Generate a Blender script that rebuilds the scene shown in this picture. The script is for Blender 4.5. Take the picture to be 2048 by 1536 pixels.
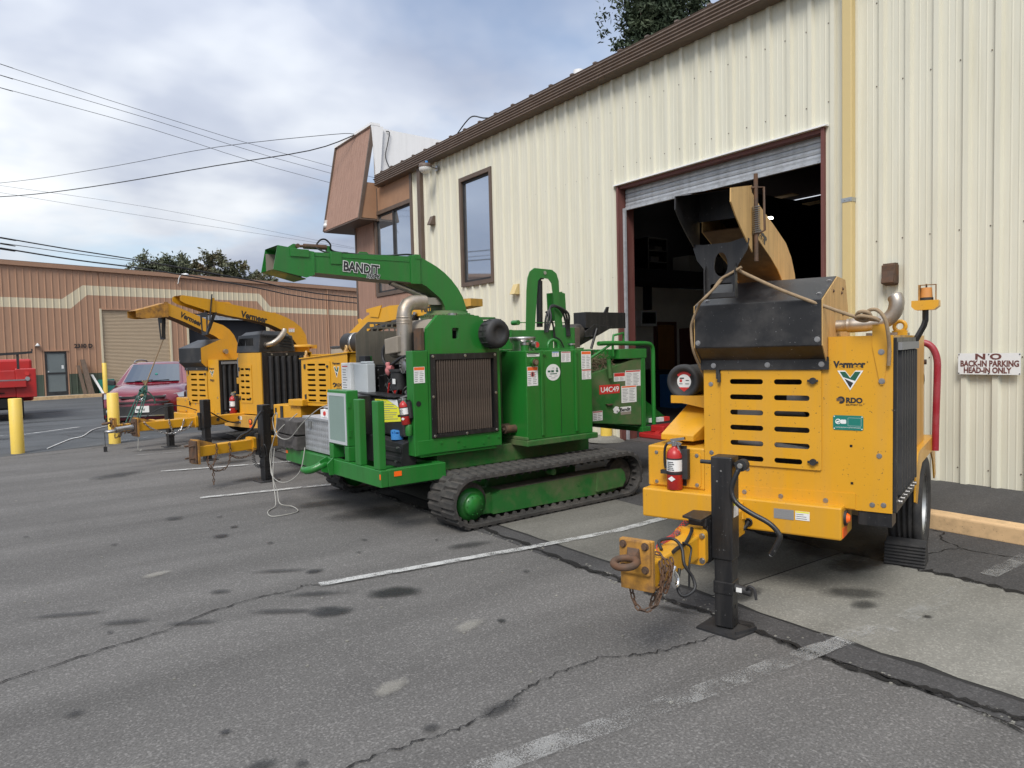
import bpy, math, random
from mathutils import Vector, Matrix
from mathutils.geometry import tessellate_polygon
R = math.radians
for o in list(bpy.data.objects): bpy.data.objects.remove(o)
sc = bpy.context.scene
# ------------------------------------------------------------------ camera
YAW, PITCH, ROLL, EYE = R(35.262), R(-2.825), 0.024, 1.76
fw = Vector((math.sin(YAW)*math.cos(PITCH), math.cos(YAW)*math.cos(PITCH), math.sin(PITCH)))
r0 = Vector((math.cos(YAW), -math.sin(YAW), 0)); u0 = r0.cross(fw)
rt = r0*math.cos(ROLL)-u0*math.sin(ROLL); up = u0*math.cos(ROLL)+r0*math.sin(ROLL)
cam = bpy.data.cameras.new('camera'); cam.sensor_width = 36; cam.lens = 1420/2048*36
cam.clip_start = .05; cam.clip_end = 3000
co = bpy.data.objects.new('camera', cam); sc.collection.objects.link(co)
m = Matrix((rt, up, -fw)).transposed().to_4x4(); m.translation = (0, 0, EYE); co.matrix_world = m
sc.camera = co
# ------------------------------------------------------------------ world: Nishita sky behind a broken cloud deck
SUN_EL, SUN_AZ = R(48), R(232)          # azimuth clockwise from +Y
w = bpy.data.worlds.new('World'); sc.world = w; w.use_nodes = True
nt = w.node_tree; nt.nodes.clear()
def N(tree, t, **k):
    n = tree.nodes.new(t)
    for a, b in k.items(): setattr(n, a, b)
    return n
sky = N(nt, 'ShaderNodeTexSky', sky_type='NISHITA', sun_disc=False, sun_elevation=SUN_EL, sun_rotation=SUN_AZ)
bg1 = N(nt, 'ShaderNodeBackground'); bg1.inputs[1].default_value = .075
nt.links.new(sky.outputs[0], bg1.inputs[0])
tc = N(nt, 'ShaderNodeTexCoord'); sx = N(nt, 'ShaderNodeSeparateXYZ'); nt.links.new(tc.outputs['Generated'], sx.inputs[0])
def M(tree, op, a, b=None, clamp=False):
    n = N(tree, 'ShaderNodeMath', operation=op, use_clamp=clamp)
    for i, v in enumerate((a, b)):
        if v is None: continue
        if isinstance(v, (int, float)): n.inputs[i].default_value = v
        else: tree.links.new(v, n.inputs[i])
    return n.outputs[0]
zz = M(nt, 'ADD', M(nt, 'MAXIMUM', sx.outputs[2], 0.0), .22)
cx = N(nt, 'ShaderNodeCombineXYZ')
nt.links.new(M(nt, 'DIVIDE', sx.outputs[0], zz), cx.inputs[0]); nt.links.new(M(nt, 'DIVIDE', sx.outputs[1], zz), cx.inputs[1])
def wnoise(scale, detail, rough, off, dist=0.0):
    mp = N(nt, 'ShaderNodeMapping'); mp.inputs[1].default_value = off
    nt.links.new(cx.outputs[0], mp.inputs[0])
    n = N(nt, 'ShaderNodeTexNoise'); n.inputs['Scale'].default_value = scale; n.inputs['Detail'].default_value = detail
    n.inputs['Roughness'].default_value = rough; n.inputs['Distortion'].default_value = dist
    nt.links.new(mp.outputs[0], n.inputs['Vector']); return n.outputs[0]
def ramp(tree, src, stops, interp='LINEAR'):
    n = N(tree, 'ShaderNodeValToRGB'); e = n.color_ramp.elements; n.color_ramp.interpolation = interp
    while len(e) > 1: e.remove(e[0])
    e[0].position = stops[0][0]; e[0].color = (*stops[0][1], 1)
    for p, c in stops[1:]:
        k = e.new(p); k.color = (*c, 1)
    tree.links.new(src, n.inputs[0]); return n.outputs[0]
n1 = wnoise(.85, 5, .45, (3.1, 1.7, 0), .15); n2 = wnoise(2.3, 4, .48, (7.7, 2.2, 0), .1)
mixn = M(nt, 'ADD', M(nt, 'MULTIPLY', n1, .74), M(nt, 'MULTIPLY', n2, .26))
ccol = ramp(nt, mixn, [(.35, (.50, .515, .53)), (.43, (.40, .42, .45)), (.50, (.275, .30, .355)), (.58, (.195, .222, .285)), (.68, (.26, .285, .345)), (.78, (.42, .44, .47))])
lum = M(nt, 'ADD', .78, M(nt, 'MULTIPLY', M(nt, 'MAXIMUM', sx.outputs[2], 0.0), .95))     # overcast skies brighten towards the zenith
bg2 = N(nt, 'ShaderNodeBackground'); lk_ = nt.links.new; lk_(lum, bg2.inputs[1]); lk_(ccol, bg2.inputs[0])
n3 = wnoise(.62, 6, .55, (13.0, 15.8, 0), .2)
cov = ramp(nt, n3, [(.36, (.15, .15, .15)), (.50, (1, 1, 1))])
ms = N(nt, 'ShaderNodeMixShader'); nt.links.new(cov, ms.inputs[0]); nt.links.new(bg1.outputs[0], ms.inputs[1]); nt.links.new(bg2.outputs[0], ms.inputs[2])
wo = N(nt, 'ShaderNodeOutputWorld'); nt.links.new(ms.outputs[0], wo.inputs[0])
# ------------------------------------------------------------------ sun behind thin cloud
sl = bpy.data.lights.new('sun', 'SUN'); sl.energy = 1.5; sl.angle = R(24); sl.color = (1, .96, .9)
so = bpy.data.objects.new('sun', sl); sc.collection.objects.link(so)
sd = Vector((math.sin(SUN_AZ)*math.cos(SUN_EL), math.cos(SUN_AZ)*math.cos(SUN_EL), math.sin(SUN_EL)))
so.rotation_euler = (-sd).to_track_quat('-Z', 'Y').to_euler(); so.location = (-20, -10, 40)
vs = sc.view_settings; sc.display_settings.display_device = 'sRGB'
vs.view_transform = 'Standard'; vs.look = 'None'; vs.gamma = 1; vs.use_curve_mapping = False; vs.exposure = 1.12
sc.render.engine = 'CYCLES'
rnd = random.Random(7)
# ------------------------------------------------------------------ materials
def lk(t, a, b): t.links.new(a, b)
def mat(name, col, rough=.5, metal=0., var=.12, ns=3., dirt=None, da=.0, dsc=2.5, streak=False, bump=0., bs=60., chip=0., chipcol=(.05,.04,.03), spec=.5, coat=0., world=False, emit=None, fine=0., fs=200., transmission=0., dthr=.5):
    m = bpy.data.materials.new(name); m.use_nodes = True; t = m.node_tree; b = t.nodes['Principled BSDF']
    b.inputs['Roughness'].default_value = rough; b.inputs['Metallic'].default_value = metal
    b.inputs['Specular IOR Level'].default_value = spec; b.inputs['Coat Weight'].default_value = coat
    b.inputs['Base Color'].default_value = (*col, 1)
    if transmission: b.inputs['Transmission Weight'].default_value = transmission
    if emit:
        b.inputs['Emission Color'].default_value = (*emit[0], 1); b.inputs['Emission Strength'].default_value = emit[1]
    tc = N(t, 'ShaderNodeTexCoord')
    if world:
        g = N(t, 'ShaderNodeNewGeometry'); v = g.outputs['Position']
    else: v = tc.outputs['Object']
    def noise(sc_, det=4, rg=.6, vec=None):
        n = N(t, 'ShaderNodeTexNoise'); n.inputs['Scale'].default_value = sc_; n.inputs['Detail'].default_value = det; n.inputs['Roughness'].default_value = rg
        lk(t, vec or v, n.inputs['Vector']); return n.outputs[0]
    cur = None
    if var:
        f = M(t, 'ADD', M(t, 'MULTIPLY', M(t, 'SUBTRACT', noise(ns), .5), 2.6*var), 1.0)
        hv = N(t, 'ShaderNodeVectorMath', operation='SCALE'); hv.inputs[0].default_value = col; lk(t, f, hv.inputs['Scale']); cur = hv.outputs[0]
    if fine:
        f = M(t, 'ADD', M(t, 'MULTIPLY', M(t, 'SUBTRACT', noise(fs, 2, .7), .5), 2.6*fine), 1.0)
        hv = N(t, 'ShaderNodeVectorMath', operation='SCALE'); 
        if cur is None: hv.inputs[0].default_value = col
        else: lk(t, cur, hv.inputs[0])
        lk(t, f, hv.inputs['Scale']); cur = hv.outputs[0]
    def mixin(fac, c2):
        nonlocal cur
        mx = N(t, 'ShaderNodeMix', data_type='RGBA'); lk(t, fac, mx.inputs[0])
        if cur is None: mx.inputs[6].default_value = (*col, 1)
        else: lk(t, cur, mx.inputs[6])
        mx.inputs[7].default_value = (*c2, 1); cur = mx.outputs[2]
    if dirt and da:
        vec = v
        if streak:
            mp = N(t, 'ShaderNodeMapping'); mp.inputs[3].default_value = (5, 5, .35); lk(t, v, mp.inputs[0]); vec = mp.outputs[0]
        f = ramp(t, noise(dsc, 6, .68, vec), [(dthr-.06, (0, 0, 0)), (dthr+.26, (da, da, da))]); mixin(f, dirt)
        rr = N(t, 'ShaderNodeMix'); lk(t, f, rr.inputs[0]); rr.inputs[2].default_value = rough; rr.inputs[3].default_value = .85; lk(t, rr.outputs[0], b.inputs['Roughness'])
    if chip:
        f = ramp(t, noise(55, 3, .75), [(.70-chip*.1, (0, 0, 0)), (.72-chip*.1, (1, 1, 1))]); mixin(f, chipcol)
    if cur is not None: lk(t, cur, b.inputs['Base Color'])
    if bump:
        bp = N(t, 'ShaderNodeBump'); bp.inputs['Strength'].default_value = bump; bp.inputs['Distance'].default_value = .004
        lk(t, noise(bs, 3, .7), bp.inputs['Height']); lk(t, bp.outputs[0], b.inputs['Normal'])
    return m
DUST = (.30, .25, .18); RUST = (.16, .07, .03)
mm = {}
mm['yellow'] = mat('yellow_paint', (.62, .305, .013), .38, var=.08, ns=2.2, dirt=(.44, .25, .06), da=.4, dsc=1.6, streak=True, chip=.25, coat=.15)
mm['yellowold'] = mat('faded_yellow_paint', (.56, .30, .055), .55, var=.15, ns=4, dirt=(.25, .15, .05), da=.6, dsc=2.5, streak=True, chip=.3)
mm['yellowtan'] = mat('dusty_yellow_paint', (.56, .35, .13), .6, var=.13, ns=5, dirt=(.22, .13, .06), da=.55, dsc=3, streak=True, chip=.2)
mm['green'] = mat('green_paint', (.014, .16, .022), .36, var=.16, ns=2.5, dirt=(.05, .09, .03), da=.45, dsc=1.7, streak=True, chip=.12, coat=.2)
mm['greendirty'] = mat('dusty_green_paint', (.016, .125, .022), .5, var=.2, ns=3, dirt=(.17, .13, .08), da=.8, dsc=2.2, chip=.2, dthr=.46)
mm['black'] = mat('black_paint', (.012, .012, .013), .38, var=.3, ns=4, dirt=(.10, .09, .08), da=.28, dsc=3.5, streak=True, chip=.18, chipcol=(.2, .2, .2))
mm['blackhood'] = mat('black_hood_paint', (.014, .014, .015), .36, var=.25, ns=4, dirt=(.13, .12, .11), da=.45, dsc=2.2, chip=.2, chipcol=(.25, .25, .25))
mm['blackmatte'] = mat('black_plastic', (.018, .018, .019), .62, var=.25, ns=6, dirt=(.09, .085, .08), da=.35, dsc=3)
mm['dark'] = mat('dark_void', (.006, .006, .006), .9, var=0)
mm['grime'] = mat('engine_grime', (.035, .03, .026), .7, var=.6, ns=14, dirt=(.16, .13, .10), da=.7, dsc=9)
mm['rubber'] = mat('rubber', (.022, .022, .023), .82, var=.25, ns=9, dirt=(.11, .10, .09), da=.45, dsc=6, bump=.3, bs=90)
mm['trackrubber'] = mat('track_rubber', (.036, .034, .032), .85, var=.25, ns=7, dirt=(.13, .115, .10), da=.7, dsc=4, bump=.3, bs=70)
mm['steel'] = mat('bare_steel', (.45, .44, .43), .34, 1., var=.15, ns=6, dirt=(.2, .16, .12), da=.5, dsc=5)
mm['zinc'] = mat('zinc', (.5, .5, .48), .4, 1., var=.1)
mm['rusty'] = mat('rusty_steel', (.10, .065, .045), .7, .3, var=.4, ns=18, dirt=RUST, da=.9, dsc=9)
mm['rustyyellow'] = mat('rust_worn_yellow', (.5, .24, .03), .6, var=.2, ns=8, dirt=(.09, .05, .03), da=1., dsc=8, dthr=.44)
mm['chutein'] = mat('chute_underside', (.13, .075, .035), .8, var=.4, ns=6, dirt=(.30, .19, .09), da=.6, dsc=4)  # brown of grime, with the shade under the chute put into the colour
mm['dustpanel'] = mat('dusty_panel_inside', (.12, .108, .085), .8, var=.3, ns=5, dirt=(.24, .20, .15), da=.7, dsc=2, streak=True)
mm['chrome'] = mat('chrome', (.75, .75, .76), .15, 1., var=0)
mm['exhaust'] = mat('exhaust_metal', (.44, .39, .33), .38, .85, var=.2, ns=8, dirt=(.22, .14, .07), da=.7, dsc=5)
mm['heat'] = mat('heat_wrap', (.27, .235, .19), .85, var=.15, ns=12, dirt=(.12, .09, .06), da=.5, dsc=6)
mm['rope'] = mat('tan_rope', (.30, .215, .13), .9, var=.25, ns=30, bump=.6, bs=150)
mm['ropegreen'] = mat('green_rope', (.03, .09, .07), .9, var=.25, ns=30)
mm['red'] = mat('red_paint', (.42, .022, .02), .35, var=.1, dirt=(.2, .05, .04), da=.3, dsc=4)
mm['darkred'] = mat('dark_red_paint', (.30, .018, .03), .38, var=.1, dirt=(.35, .2, .2), da=.3, dsc=6, chip=.2, chipcol=(.5,.4,.4))
mm['white'] = mat('white_paint', (.75, .75, .73), .5, var=.06, dirt=(.4, .37, .3), da=.3, dsc=4)
mm['label'] = mat('label_white', (.72, .72, .70), .5, var=.05, ns=20)
mm['labelred'] = mat('label_red', (.55, .03, .025), .5, var=0)
mm['labelorange'] = mat('label_orange', (.80, .14, .03), .5, var=0)
mm['labelblue'] = mat('label_blue', (.05, .2, .5), .5, var=0)
mm['labelgreen'] = mat('label_green', (.01, .17, .13), .4, var=.05)
mm['labelyellow'] = mat('label_yellow', (.75, .72, .05), .55, var=.05)
mm['ink'] = mat('ink', (.02, .02, .022), .5, var=0)
mm['inkgrey'] = mat('ink_grey', (.22, .22, .22), .6, var=0)
mm['darkgreenink'] = mat('dark_green_ink', (.012, .09, .05), .5, var=0)
mm['orange'] = mat('orange_reflector', (.95, .14, .01), .3, var=0, coat=.5)
mm['amber'] = mat('amber_lens', (.60, .25, .06), .35, var=.1, coat=.3, dirt=(.3, .17, .06), da=.6, dsc=10)
mm['grey'] = mat('grey_enclosure', (.46, .49, .50), .5, var=.04, dirt=(.3, .3, .28), da=.3)
mm['mesh'] = mat('grey_green_mesh', (.20, .27, .24), .6, var=.08, ns=5, fine=.25, fs=300)
mm['brownfin'] = mat('dusty_brown_fin', (.075, .055, .042), .75, var=.25, ns=9, dirt=(.15, .11, .08), da=.5, dsc=5)
mm['wood'] = mat('dark_timber', (.05, .045, .042), .85, var=.4, ns=12, dirt=(.11, .10, .095), da=.6, dsc=6, bump=.6, bs=40)
mm['oldwood'] = mat('weathered_timber', (.15, .105, .075), .85, var=.35, ns=8, dirt=(.07, .05, .04), da=.6, dsc=4, streak=True, bump=.5, bs=40)
mm['blue'] = mat('blue_cap', (.06, .26, .62), .45, var=.08)
mm['cable'] = mat('grey_cable', (.33, .32, .29), .6, var=.1)
mm['blackcable'] = mat('black_cable', (.015, .015, .016), .5, var=.1)
mm['pink'] = mat('faded_red_plastic', (.45, .15, .15), .55, var=.1)
mm['debris'] = mat('wood_debris', (.12, .085, .05), .9, var=.5, ns=30)
mm['leafdry'] = mat('dry_leaves', (.15, .14, .07), .9, var=.5, ns=30)
# ------------------------------------------------------------------ mesh builder
class MB:
    def __init__(s): s.v = []; s.f = []; s.mi = []; s.sm = []; s.k = 0; s.smooth = False
    def add(s, vs, fs, smooth=None):
        b = len(s.v); s.v += [tuple(q) for q in vs]
        for q in fs: s.f.append([b+i for i in q]); s.mi.append(s.k); s.sm.append(s.smooth if smooth is None else smooth)
    def box(s, x0, x1, y0, y1, z0, z1):
        if x0 > x1: x0, x1 = x1, x0
        if y0 > y1: y0, y1 = y1, y0
        if z0 > z1: z0, z1 = z1, z0
        s.add([(x0,y0,z0),(x1,y0,z0),(x1,y1,z0),(x0,y1,z0),(x0,y0,z1),(x1,y0,z1),(x1,y1,z1),(x0,y1,z1)],
              [(3,2,1,0),(4,5,6,7),(0,1,5,4),(1,2,6,5),(2,3,7,6),(3,0,4,7)]); return s
    def hexa(s, p):   # 8 points, bottom ring then top ring (counter-clockwise from above)
        s.add(p, [(3,2,1,0),(4,5,6,7),(0,1,5,4),(1,2,6,5),(2,3,7,6),(3,0,4,7)]); return s
    def prism(s, pts, ax, a0, a1, holes=(), smooth=False):
        loops = [pts]+list(holes)
        def to(p, a): return (a, p[0], p[1]) if ax == 'x' else (p[0], a, p[1]) if ax == 'y' else (p[0], p[1], a)
        tri = tessellate_polygon([[Vector((p[0], p[1], 0)) for p in l] for l in loops])
        flat = [p for l in loops for p in l]; n = len(flat)
        def area(l): return sum(l[i-1][0]*l[i][1]-l[i][0]*l[i-1][1] for i in range(len(l)))
        flip = (ax == 'y')
        vs = [to(p, a0) for p in flat]+[to(p, a1) for p in flat]; fs = []
        if a1 < a0: flip = not flip
        for t in tri:
            a, b, c = t
            ar = (flat[b][0]-flat[a][0])*(flat[c][1]-flat[a][1])-(flat[c][0]-flat[a][0])*(flat[b][1]-flat[a][1])
            if ar < 0: a, c = c, a
            if not flip: fs += [(c, b, a), (a+n, b+n, c+n)]
            else: fs += [(a, b, c), (c+n, b+n, a+n)]
        s.add(vs, fs, False)
        b0 = 0; fs = []
        for li, l in enumerate(loops):
            m_ = len(l); ccw = area(l) > 0
            if li: ccw = not ccw
            for i in range(m_):
                j = (i+1) % m_; q = (b0+i, b0+j, b0+j+n, b0+i+n)
                if (not ccw) ^ flip: q = q[::-1]
                fs.append(q)
            b0 += m_
        s.add(vs, fs, smooth); return s
    def strip(s, A, B, smooth=False):
        n = len(A); s.add(list(A)+list(B), [(i, i+1, n+i+1, n+i) for i in range(n-1)], smooth); return s
    def tube(s, pts, r, n=8, closed=False, caps=True):
        P = [Vector(p) for p in pts]; k = len(P); rr = r if isinstance(r, (list, tuple)) else [r]*k
        T = []
        for i in range(k):
            a = P[i-1] if (i or closed) else P[0]; b = P[(i+1) % k] if (i < k-1 or closed) else P[-1]
            d = (b-a); T.append(d.normalized() if d.length > 1e-9 else Vector((0, 0, 1)))
        ref = Vector((0, 0, 1)) if abs(T[0].z) < .9 else Vector((1, 0, 0))
        nx = (ref-T[0]*ref.dot(T[0])).normalized(); vs = []
        for i in range(k):
            nx = (nx-T[i]*nx.dot(T[i])).normalized(); by = T[i].cross(nx)
            for j in range(n):
                a = 2*math.pi*j/n; vs.append(P[i]+(nx*math.cos(a)+by*math.sin(a))*rr[i])
        fs = []
        for i in range(k if closed else k-1):
            for j in range(n):
                a = i*n+j; b = i*n+(j+1) % n; i2 = (i+1) % k; fs.append((a, b, i2*n+(j+1) % n, i2*n+j))
        s.add(vs, fs, n > 5)
        if caps and not closed: s.add(vs, [tuple(range(n-1, -1, -1)), tuple(range((k-1)*n, k*n))], False)
        return s
    def cyl(s, p0, p1, r, n=16, r1=None): return s.tube([p0, p1], [r, r if r1 is None else r1], n)
    def lathe(s, prof, org, ax=(0, 0, 1), n=24, smooth=True):
        org = Vector(org); ax = Vector(ax).normalized(); ref = Vector((0, 0, 1)) if abs(ax.z) < .9 else Vector((1, 0, 0))
        a1 = (ref-ax*ref.dot(ax)).normalized(); a2 = ax.cross(a1); vs = []
        for r, h in prof:
            for j in range(n):
                a = 2*math.pi*j/n; vs.append(org+ax*h+(a1*math.cos(a)+a2*math.sin(a))*max(r, 1e-4))
        fs = []
        for i in range(len(prof)-1):
            for j in range(n): fs.append((i*n+j, i*n+(j+1) % n, (i+1)*n+(j+1) % n, (i+1)*n+j))
        s.add(vs, fs, smooth); return s
    def torus(s, c, ax, Rr, r, n=20, m_=8):
        c = Vector(c); ax = Vector(ax).normalized(); ref = Vector((0, 0, 1)) if abs(ax.z) < .9 else Vector((1, 0, 0))
        a1 = (ref-ax*ref.dot(ax)).normalized(); a2 = ax.cross(a1)
        return s.tube([c+(a1*math.cos(2*math.pi*i/n)+a2*math.sin(2*math.pi*i/n))*Rr for i in range(n)], r, m_, closed=True)
    def bolt(s, p, ax, r=.011, h=.008):
        p = Vector(p); ax = Vector(ax).normalized()
        s.cyl(p-ax*.002, p+ax*.002, r*1.35, 12); s.cyl(p, p+ax*h, r, 6); return s
    def chain(s, pts, L=.045, w=.026, r=.0045):
        P = [Vector(p) for p in pts]; d = 0; segs = []
        for a, b in zip(P, P[1:]): segs.append((d, a, b, (b-a).length)); d += (b-a).length
        pitch = L*.72; k = int(d/pitch)
        def at(x):
            for st, a, b, l in segs:
                if x <= st+l: return a+(b-a)*((x-st)/max(l, 1e-6)), (b-a).normalized()
            return P[-1], (P[-1]-P[-2]).normalized()
        for i in range(k):
            c, t = at((i+.5)*pitch); ref = Vector((0, 0, 1)) if abs(t.z) < .8 else Vector((1, .3, 0))
            s1 = t.cross(ref).normalized(); s2 = t.cross(s1)
            ang = R(45 if i % 2 else -45)+rnd.uniform(-.35, .35); sd_ = s1*math.cos(ang)+s2*math.sin(ang)
            loop = []
            for q in range(10):
                a = 2*math.pi*q/10; ca, sa = math.cos(a), math.sin(a)
                loop.append(c+t*(ca*(w/2-r)+(L/2-w/2)*(1 if ca > 0 else -1))+sd_*(sa*(w/2-r)))
            s.tube(loop, r, 5, closed=True)
        return s
    def coil(s, pts, Rr, r, turns, n=8):
        P = [Vector(p) for p in pts]; tot = sum((b-a).length for a, b in zip(P, P[1:])); out = []; K = turns*n
        for i in range(K+1):
            x = tot*i/K; d = 0
            for a, b in zip(P, P[1:]):
                l = (b-a).length
                if x <= d+l+1e-6: c = a+(b-a)*((x-d)/l); t = (b-a).normalized(); break
                d += l
            ref = Vector((0, 0, 1)) if abs(t.z) < .8 else Vector((1, 0, 0)); s1 = t.cross(ref).normalized(); s2 = t.cross(s1)
            a = 2*math.pi*i/n; out.append(c+(s1*math.cos(a)+s2*math.sin(a))*Rr)
        return s.tube(out, r, 4)
    def build(s, name, mats, parent=None, bevel=0., seg=2, kind=None, label=None):
        me = bpy.data.meshes.new(name); me.from_pydata(s.v, [], s.f)
        if not isinstance(mats, (list, tuple)): mats = [mats]
        for q in mats: me.materials.append(mm[q] if isinstance(q, str) else q)
        me.polygons.foreach_set('material_index', s.mi); me.polygons.foreach_set('use_smooth', s.sm); me.update()
        o = bpy.data.objects.new(name, me); sc.collection.objects.link(o)
        if parent: o.parent = parent
        if bevel:
            b = o.modifiers.new('bevel', 'BEVEL'); b.width = bevel; b.segments = seg; b.limit_method = 'ANGLE'; b.angle_limit = R(40); b.harden_normals = False
        if kind: o['kind'] = kind
        if label: o['label'] = label
        return o
def thing(name, label, cat, loc=(0, 0, 0), rz=0., group=None):
    o = bpy.data.objects.new(name, None); sc.collection.objects.link(o); o.location = loc; o.rotation_euler = (0, 0, rz)
    o.empty_display_size = .2; o['label'] = label; o['category'] = cat
    if group: o['group'] = group
    return o
def grp(name, parent):
    o = bpy.data.objects.new(name, None); sc.collection.objects.link(o); o.parent = parent; o.empty_display_size = .1; return o
def tag(o, label, cat, group=None):
    o['label'] = label; o['category'] = cat
    if group: o['group'] = group
    return o
def piece(src, parent, loc=None, name=None):
    c = src.copy(); sc.collection.objects.link(c); c.parent = parent
    if loc is not None: c.location = loc
    return c
def text(s, size, m_, parent, loc, face='front', bold=0., width=None, shear=0., name='lettering', ext=.001, center=False, spacing=1., rot=None):
    cu = bpy.data.curves.new(name, 'FONT'); cu.body = s; cu.size = size; cu.extrude = ext; cu.offset = bold; cu.shear = shear; cu.space_character = spacing
    cu.resolution_u = 3
    if center: cu.align_x = 'CENTER'
    o = bpy.data.objects.new(name, cu); sc.collection.objects.link(o)
    dg = bpy.context.evaluated_depsgraph_get(); me = bpy.data.meshes.new_from_object(o.evaluated_get(dg)); bpy.data.objects.remove(o)
    xs = [v.co.x for v in me.vertices]
    if width and xs:
        k = width/(max(xs)-min(xs)); x0 = min(xs)
        for v in me.vertices: v.co.x = (v.co.x-(0 if center else x0))*k
    me.materials.clear(); me.materials.append(mm[m_])
    o = bpy.data.objects.new(name, me); sc.collection.objects.link(o); o.parent = parent; o.location = loc
    if face == 'front': o.rotation_euler = (R(90), 0, 0)            # reads along +x, faces -y
    elif face == 'right': o.rotation_euler = (R(90), 0, R(90))      # faces +x, reads along +y
    elif face == 'left': o.rotation_euler = (R(90), 0, R(-90))      # faces -x, reads along -y
    if rot: o.rotation_euler = rot
    return o
def decal(parent, plane, a0, a1, z0, z1, at, head='labelred', rows=6, base='label', t=.0015, name='warning_label', cols=2, hh=.18, seed=0):
    """flat printed sticker: plate, header band, rows of tiny print; plane 'x' (faces +x) or 'y' (faces -y)"""
    b = MB(); q = random.Random(seed+int(a0*1000))
    def bx(p0, p1, s0, s1, lvl):
        if plane == 'x': b.box(at, at+t+lvl, p0, p1, s0, s1)
        else: b.box(p0, p1, at-t-lvl, at, s0, s1)
    bx(a0, a1, z0, z1, 0); H = z1-z0; W = a1-a0
    if head: b.k = 1; bx(a0+W*.03, a1-W*.03, z1-H*hh, z1-H*.02, .0005)
    b.k = 2; top = z1-H*(hh+.06) if head else z1-H*.08
    for i in range(rows):
        zc = top-(top-z0-H*.06)*(i+.5)/rows; hgt = (top-z0)/rows*.3
        for c in range(cols):
            x0 = a0+W*(.07+c*(.9/cols)); x1 = x0+W*(.9/cols-.07)*q.uniform(.6, 1)
            bx(x0, x1, zc-hgt/2, zc+hgt/2, .0005)
    return b.build(name, [base, head or base, 'inkgrey'], parent)
def rrect(x0, x1, z0, z1, r, n=4):
    out = []
    for cx_, cz_, a in ((x1-r, z1-r, 0), (x0+r, z1-r, 90), (x0+r, z0+r, 180), (x1-r, z0+r, 270)):
        for i in range(n+1):
            t = R(a+(90*i/n if n else 45)); out.append((cx_+r*math.cos(t), cz_+r*math.sin(t)))
    return out
def smoothpath(pts, k=4):
    P = [Vector(p) for p in pts]; out = []
    for i in range(len(P)-1):
        p0 = P[max(i-1, 0)]; p1 = P[i]; p2 = P[i+1]; p3 = P[min(i+2, len(P)-1)]
        for j in range(k):
            t = j/k; out.append(.5*((2*p1)+(p2-p0)*t+(2*p0-5*p1+4*p2-p3)*t*t+(3*p1-p0-3*p2+p3)*t**3))
    return out+[P[-1]]
# ================================================================== GROUND
def ground_mat(name, base, fine=.55, patches=.12, stain=.5, tint=(.5,.5,.5), fs=150., bump=.35, speck=.35, rough=.92, ps=.45):
    m_ = mat(name, base, rough, var=patches, ns=ps, world=True, dirt=tuple(c*.45 for c in base), da=stain, dsc=.9, fine=fine, fs=fs, bump=bump, bs=fs, spec=.25, dthr=.56)
    t = m_.node_tree; b = t.nodes['Principled BSDF']; g = N(t, 'ShaderNodeNewGeometry')
    n = N(t, 'ShaderNodeTexVoronoi'); n.inputs['Scale'].default_value = 105; lk(t, g.outputs['Position'], n.inputs['Vector'])
    src = b.inputs['Base Color'].links[0].from_socket
    sp = N(t, 'ShaderNodeSeparateColor'); lk(t, n.outputs['Color'], sp.inputs[0])
    f = ramp(t, sp.outputs[0], [(.78, (0, 0, 0)), (.97, (speck, speck, speck))])
    mx = N(t, 'ShaderNodeMix', data_type='RGBA'); lk(t, f, mx.inputs[0]); lk(t, src, mx.inputs[6]); mx.inputs[7].default_value = (*[min(1, c*3.2) for c in base], 1)
    # broad faint streaks of traffic wear
    mp = N(t, 'ShaderNodeMapping'); mp.inputs[3].default_value = (.25, 1.6, 1); mp.inputs[2].default_value = (0, 0, R(12)); lk(t, g.outputs['Position'], mp.inputs[0])
    n2 = N(t, 'ShaderNodeTexNoise'); n2.inputs['Scale'].default_value = 1.1; n2.inputs['Detail'].default_value = 5; lk(t, mp.outputs[0], n2.inputs['Vector'])
    f2 = ramp(t, n2.outputs[0], [(.3, (.80, .80, .80)), (.7, (1.16, 1.16, 1.16))])
    ml = N(t, 'ShaderNodeMix', data_type='RGBA', blend_type='MULTIPLY'); ml.inputs[0].default_value = 1; lk(t, mx.outputs[2], ml.inputs[6]); lk(t, f2, ml.inputs[7])
    lk(t, ml.outputs[2], b.inputs['Base Color']); return m_
mm['asphalt'] = ground_mat('asphalt', (.116, .111, .105), fs=78, speck=.26, fine=.62, bump=.55)
mm['asphaltdark'] = ground_mat('dark_asphalt', (.064, .062, .061), fs=85, speck=.24, bump=.5)
mm['alley'] = ground_mat('alley_asphalt', (.085, .09, .094), fine=.25, fs=90, speck=.12, ps=.25, patches=.2)
mm['concrete'] = ground_mat('concrete', (.215, .208, .182), fine=.3, patches=.16, stain=.6, fs=70, speck=.18, bump=.2, ps=.7)
mm['concretedark'] = ground_mat('stained_concrete', (.150, .144, .126), fine=.3, patches=.22, stain=.8, fs=70, speck=.15, bump=.2, ps=.9)
mm['kerb'] = mat('painted_kerb', (.62, .42, .225), .7, var=.1, ns=5, world=True, dirt=(.2, .14, .08), da=.75, dsc=4, chip=.3, bump=.3, bs=60)
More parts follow.
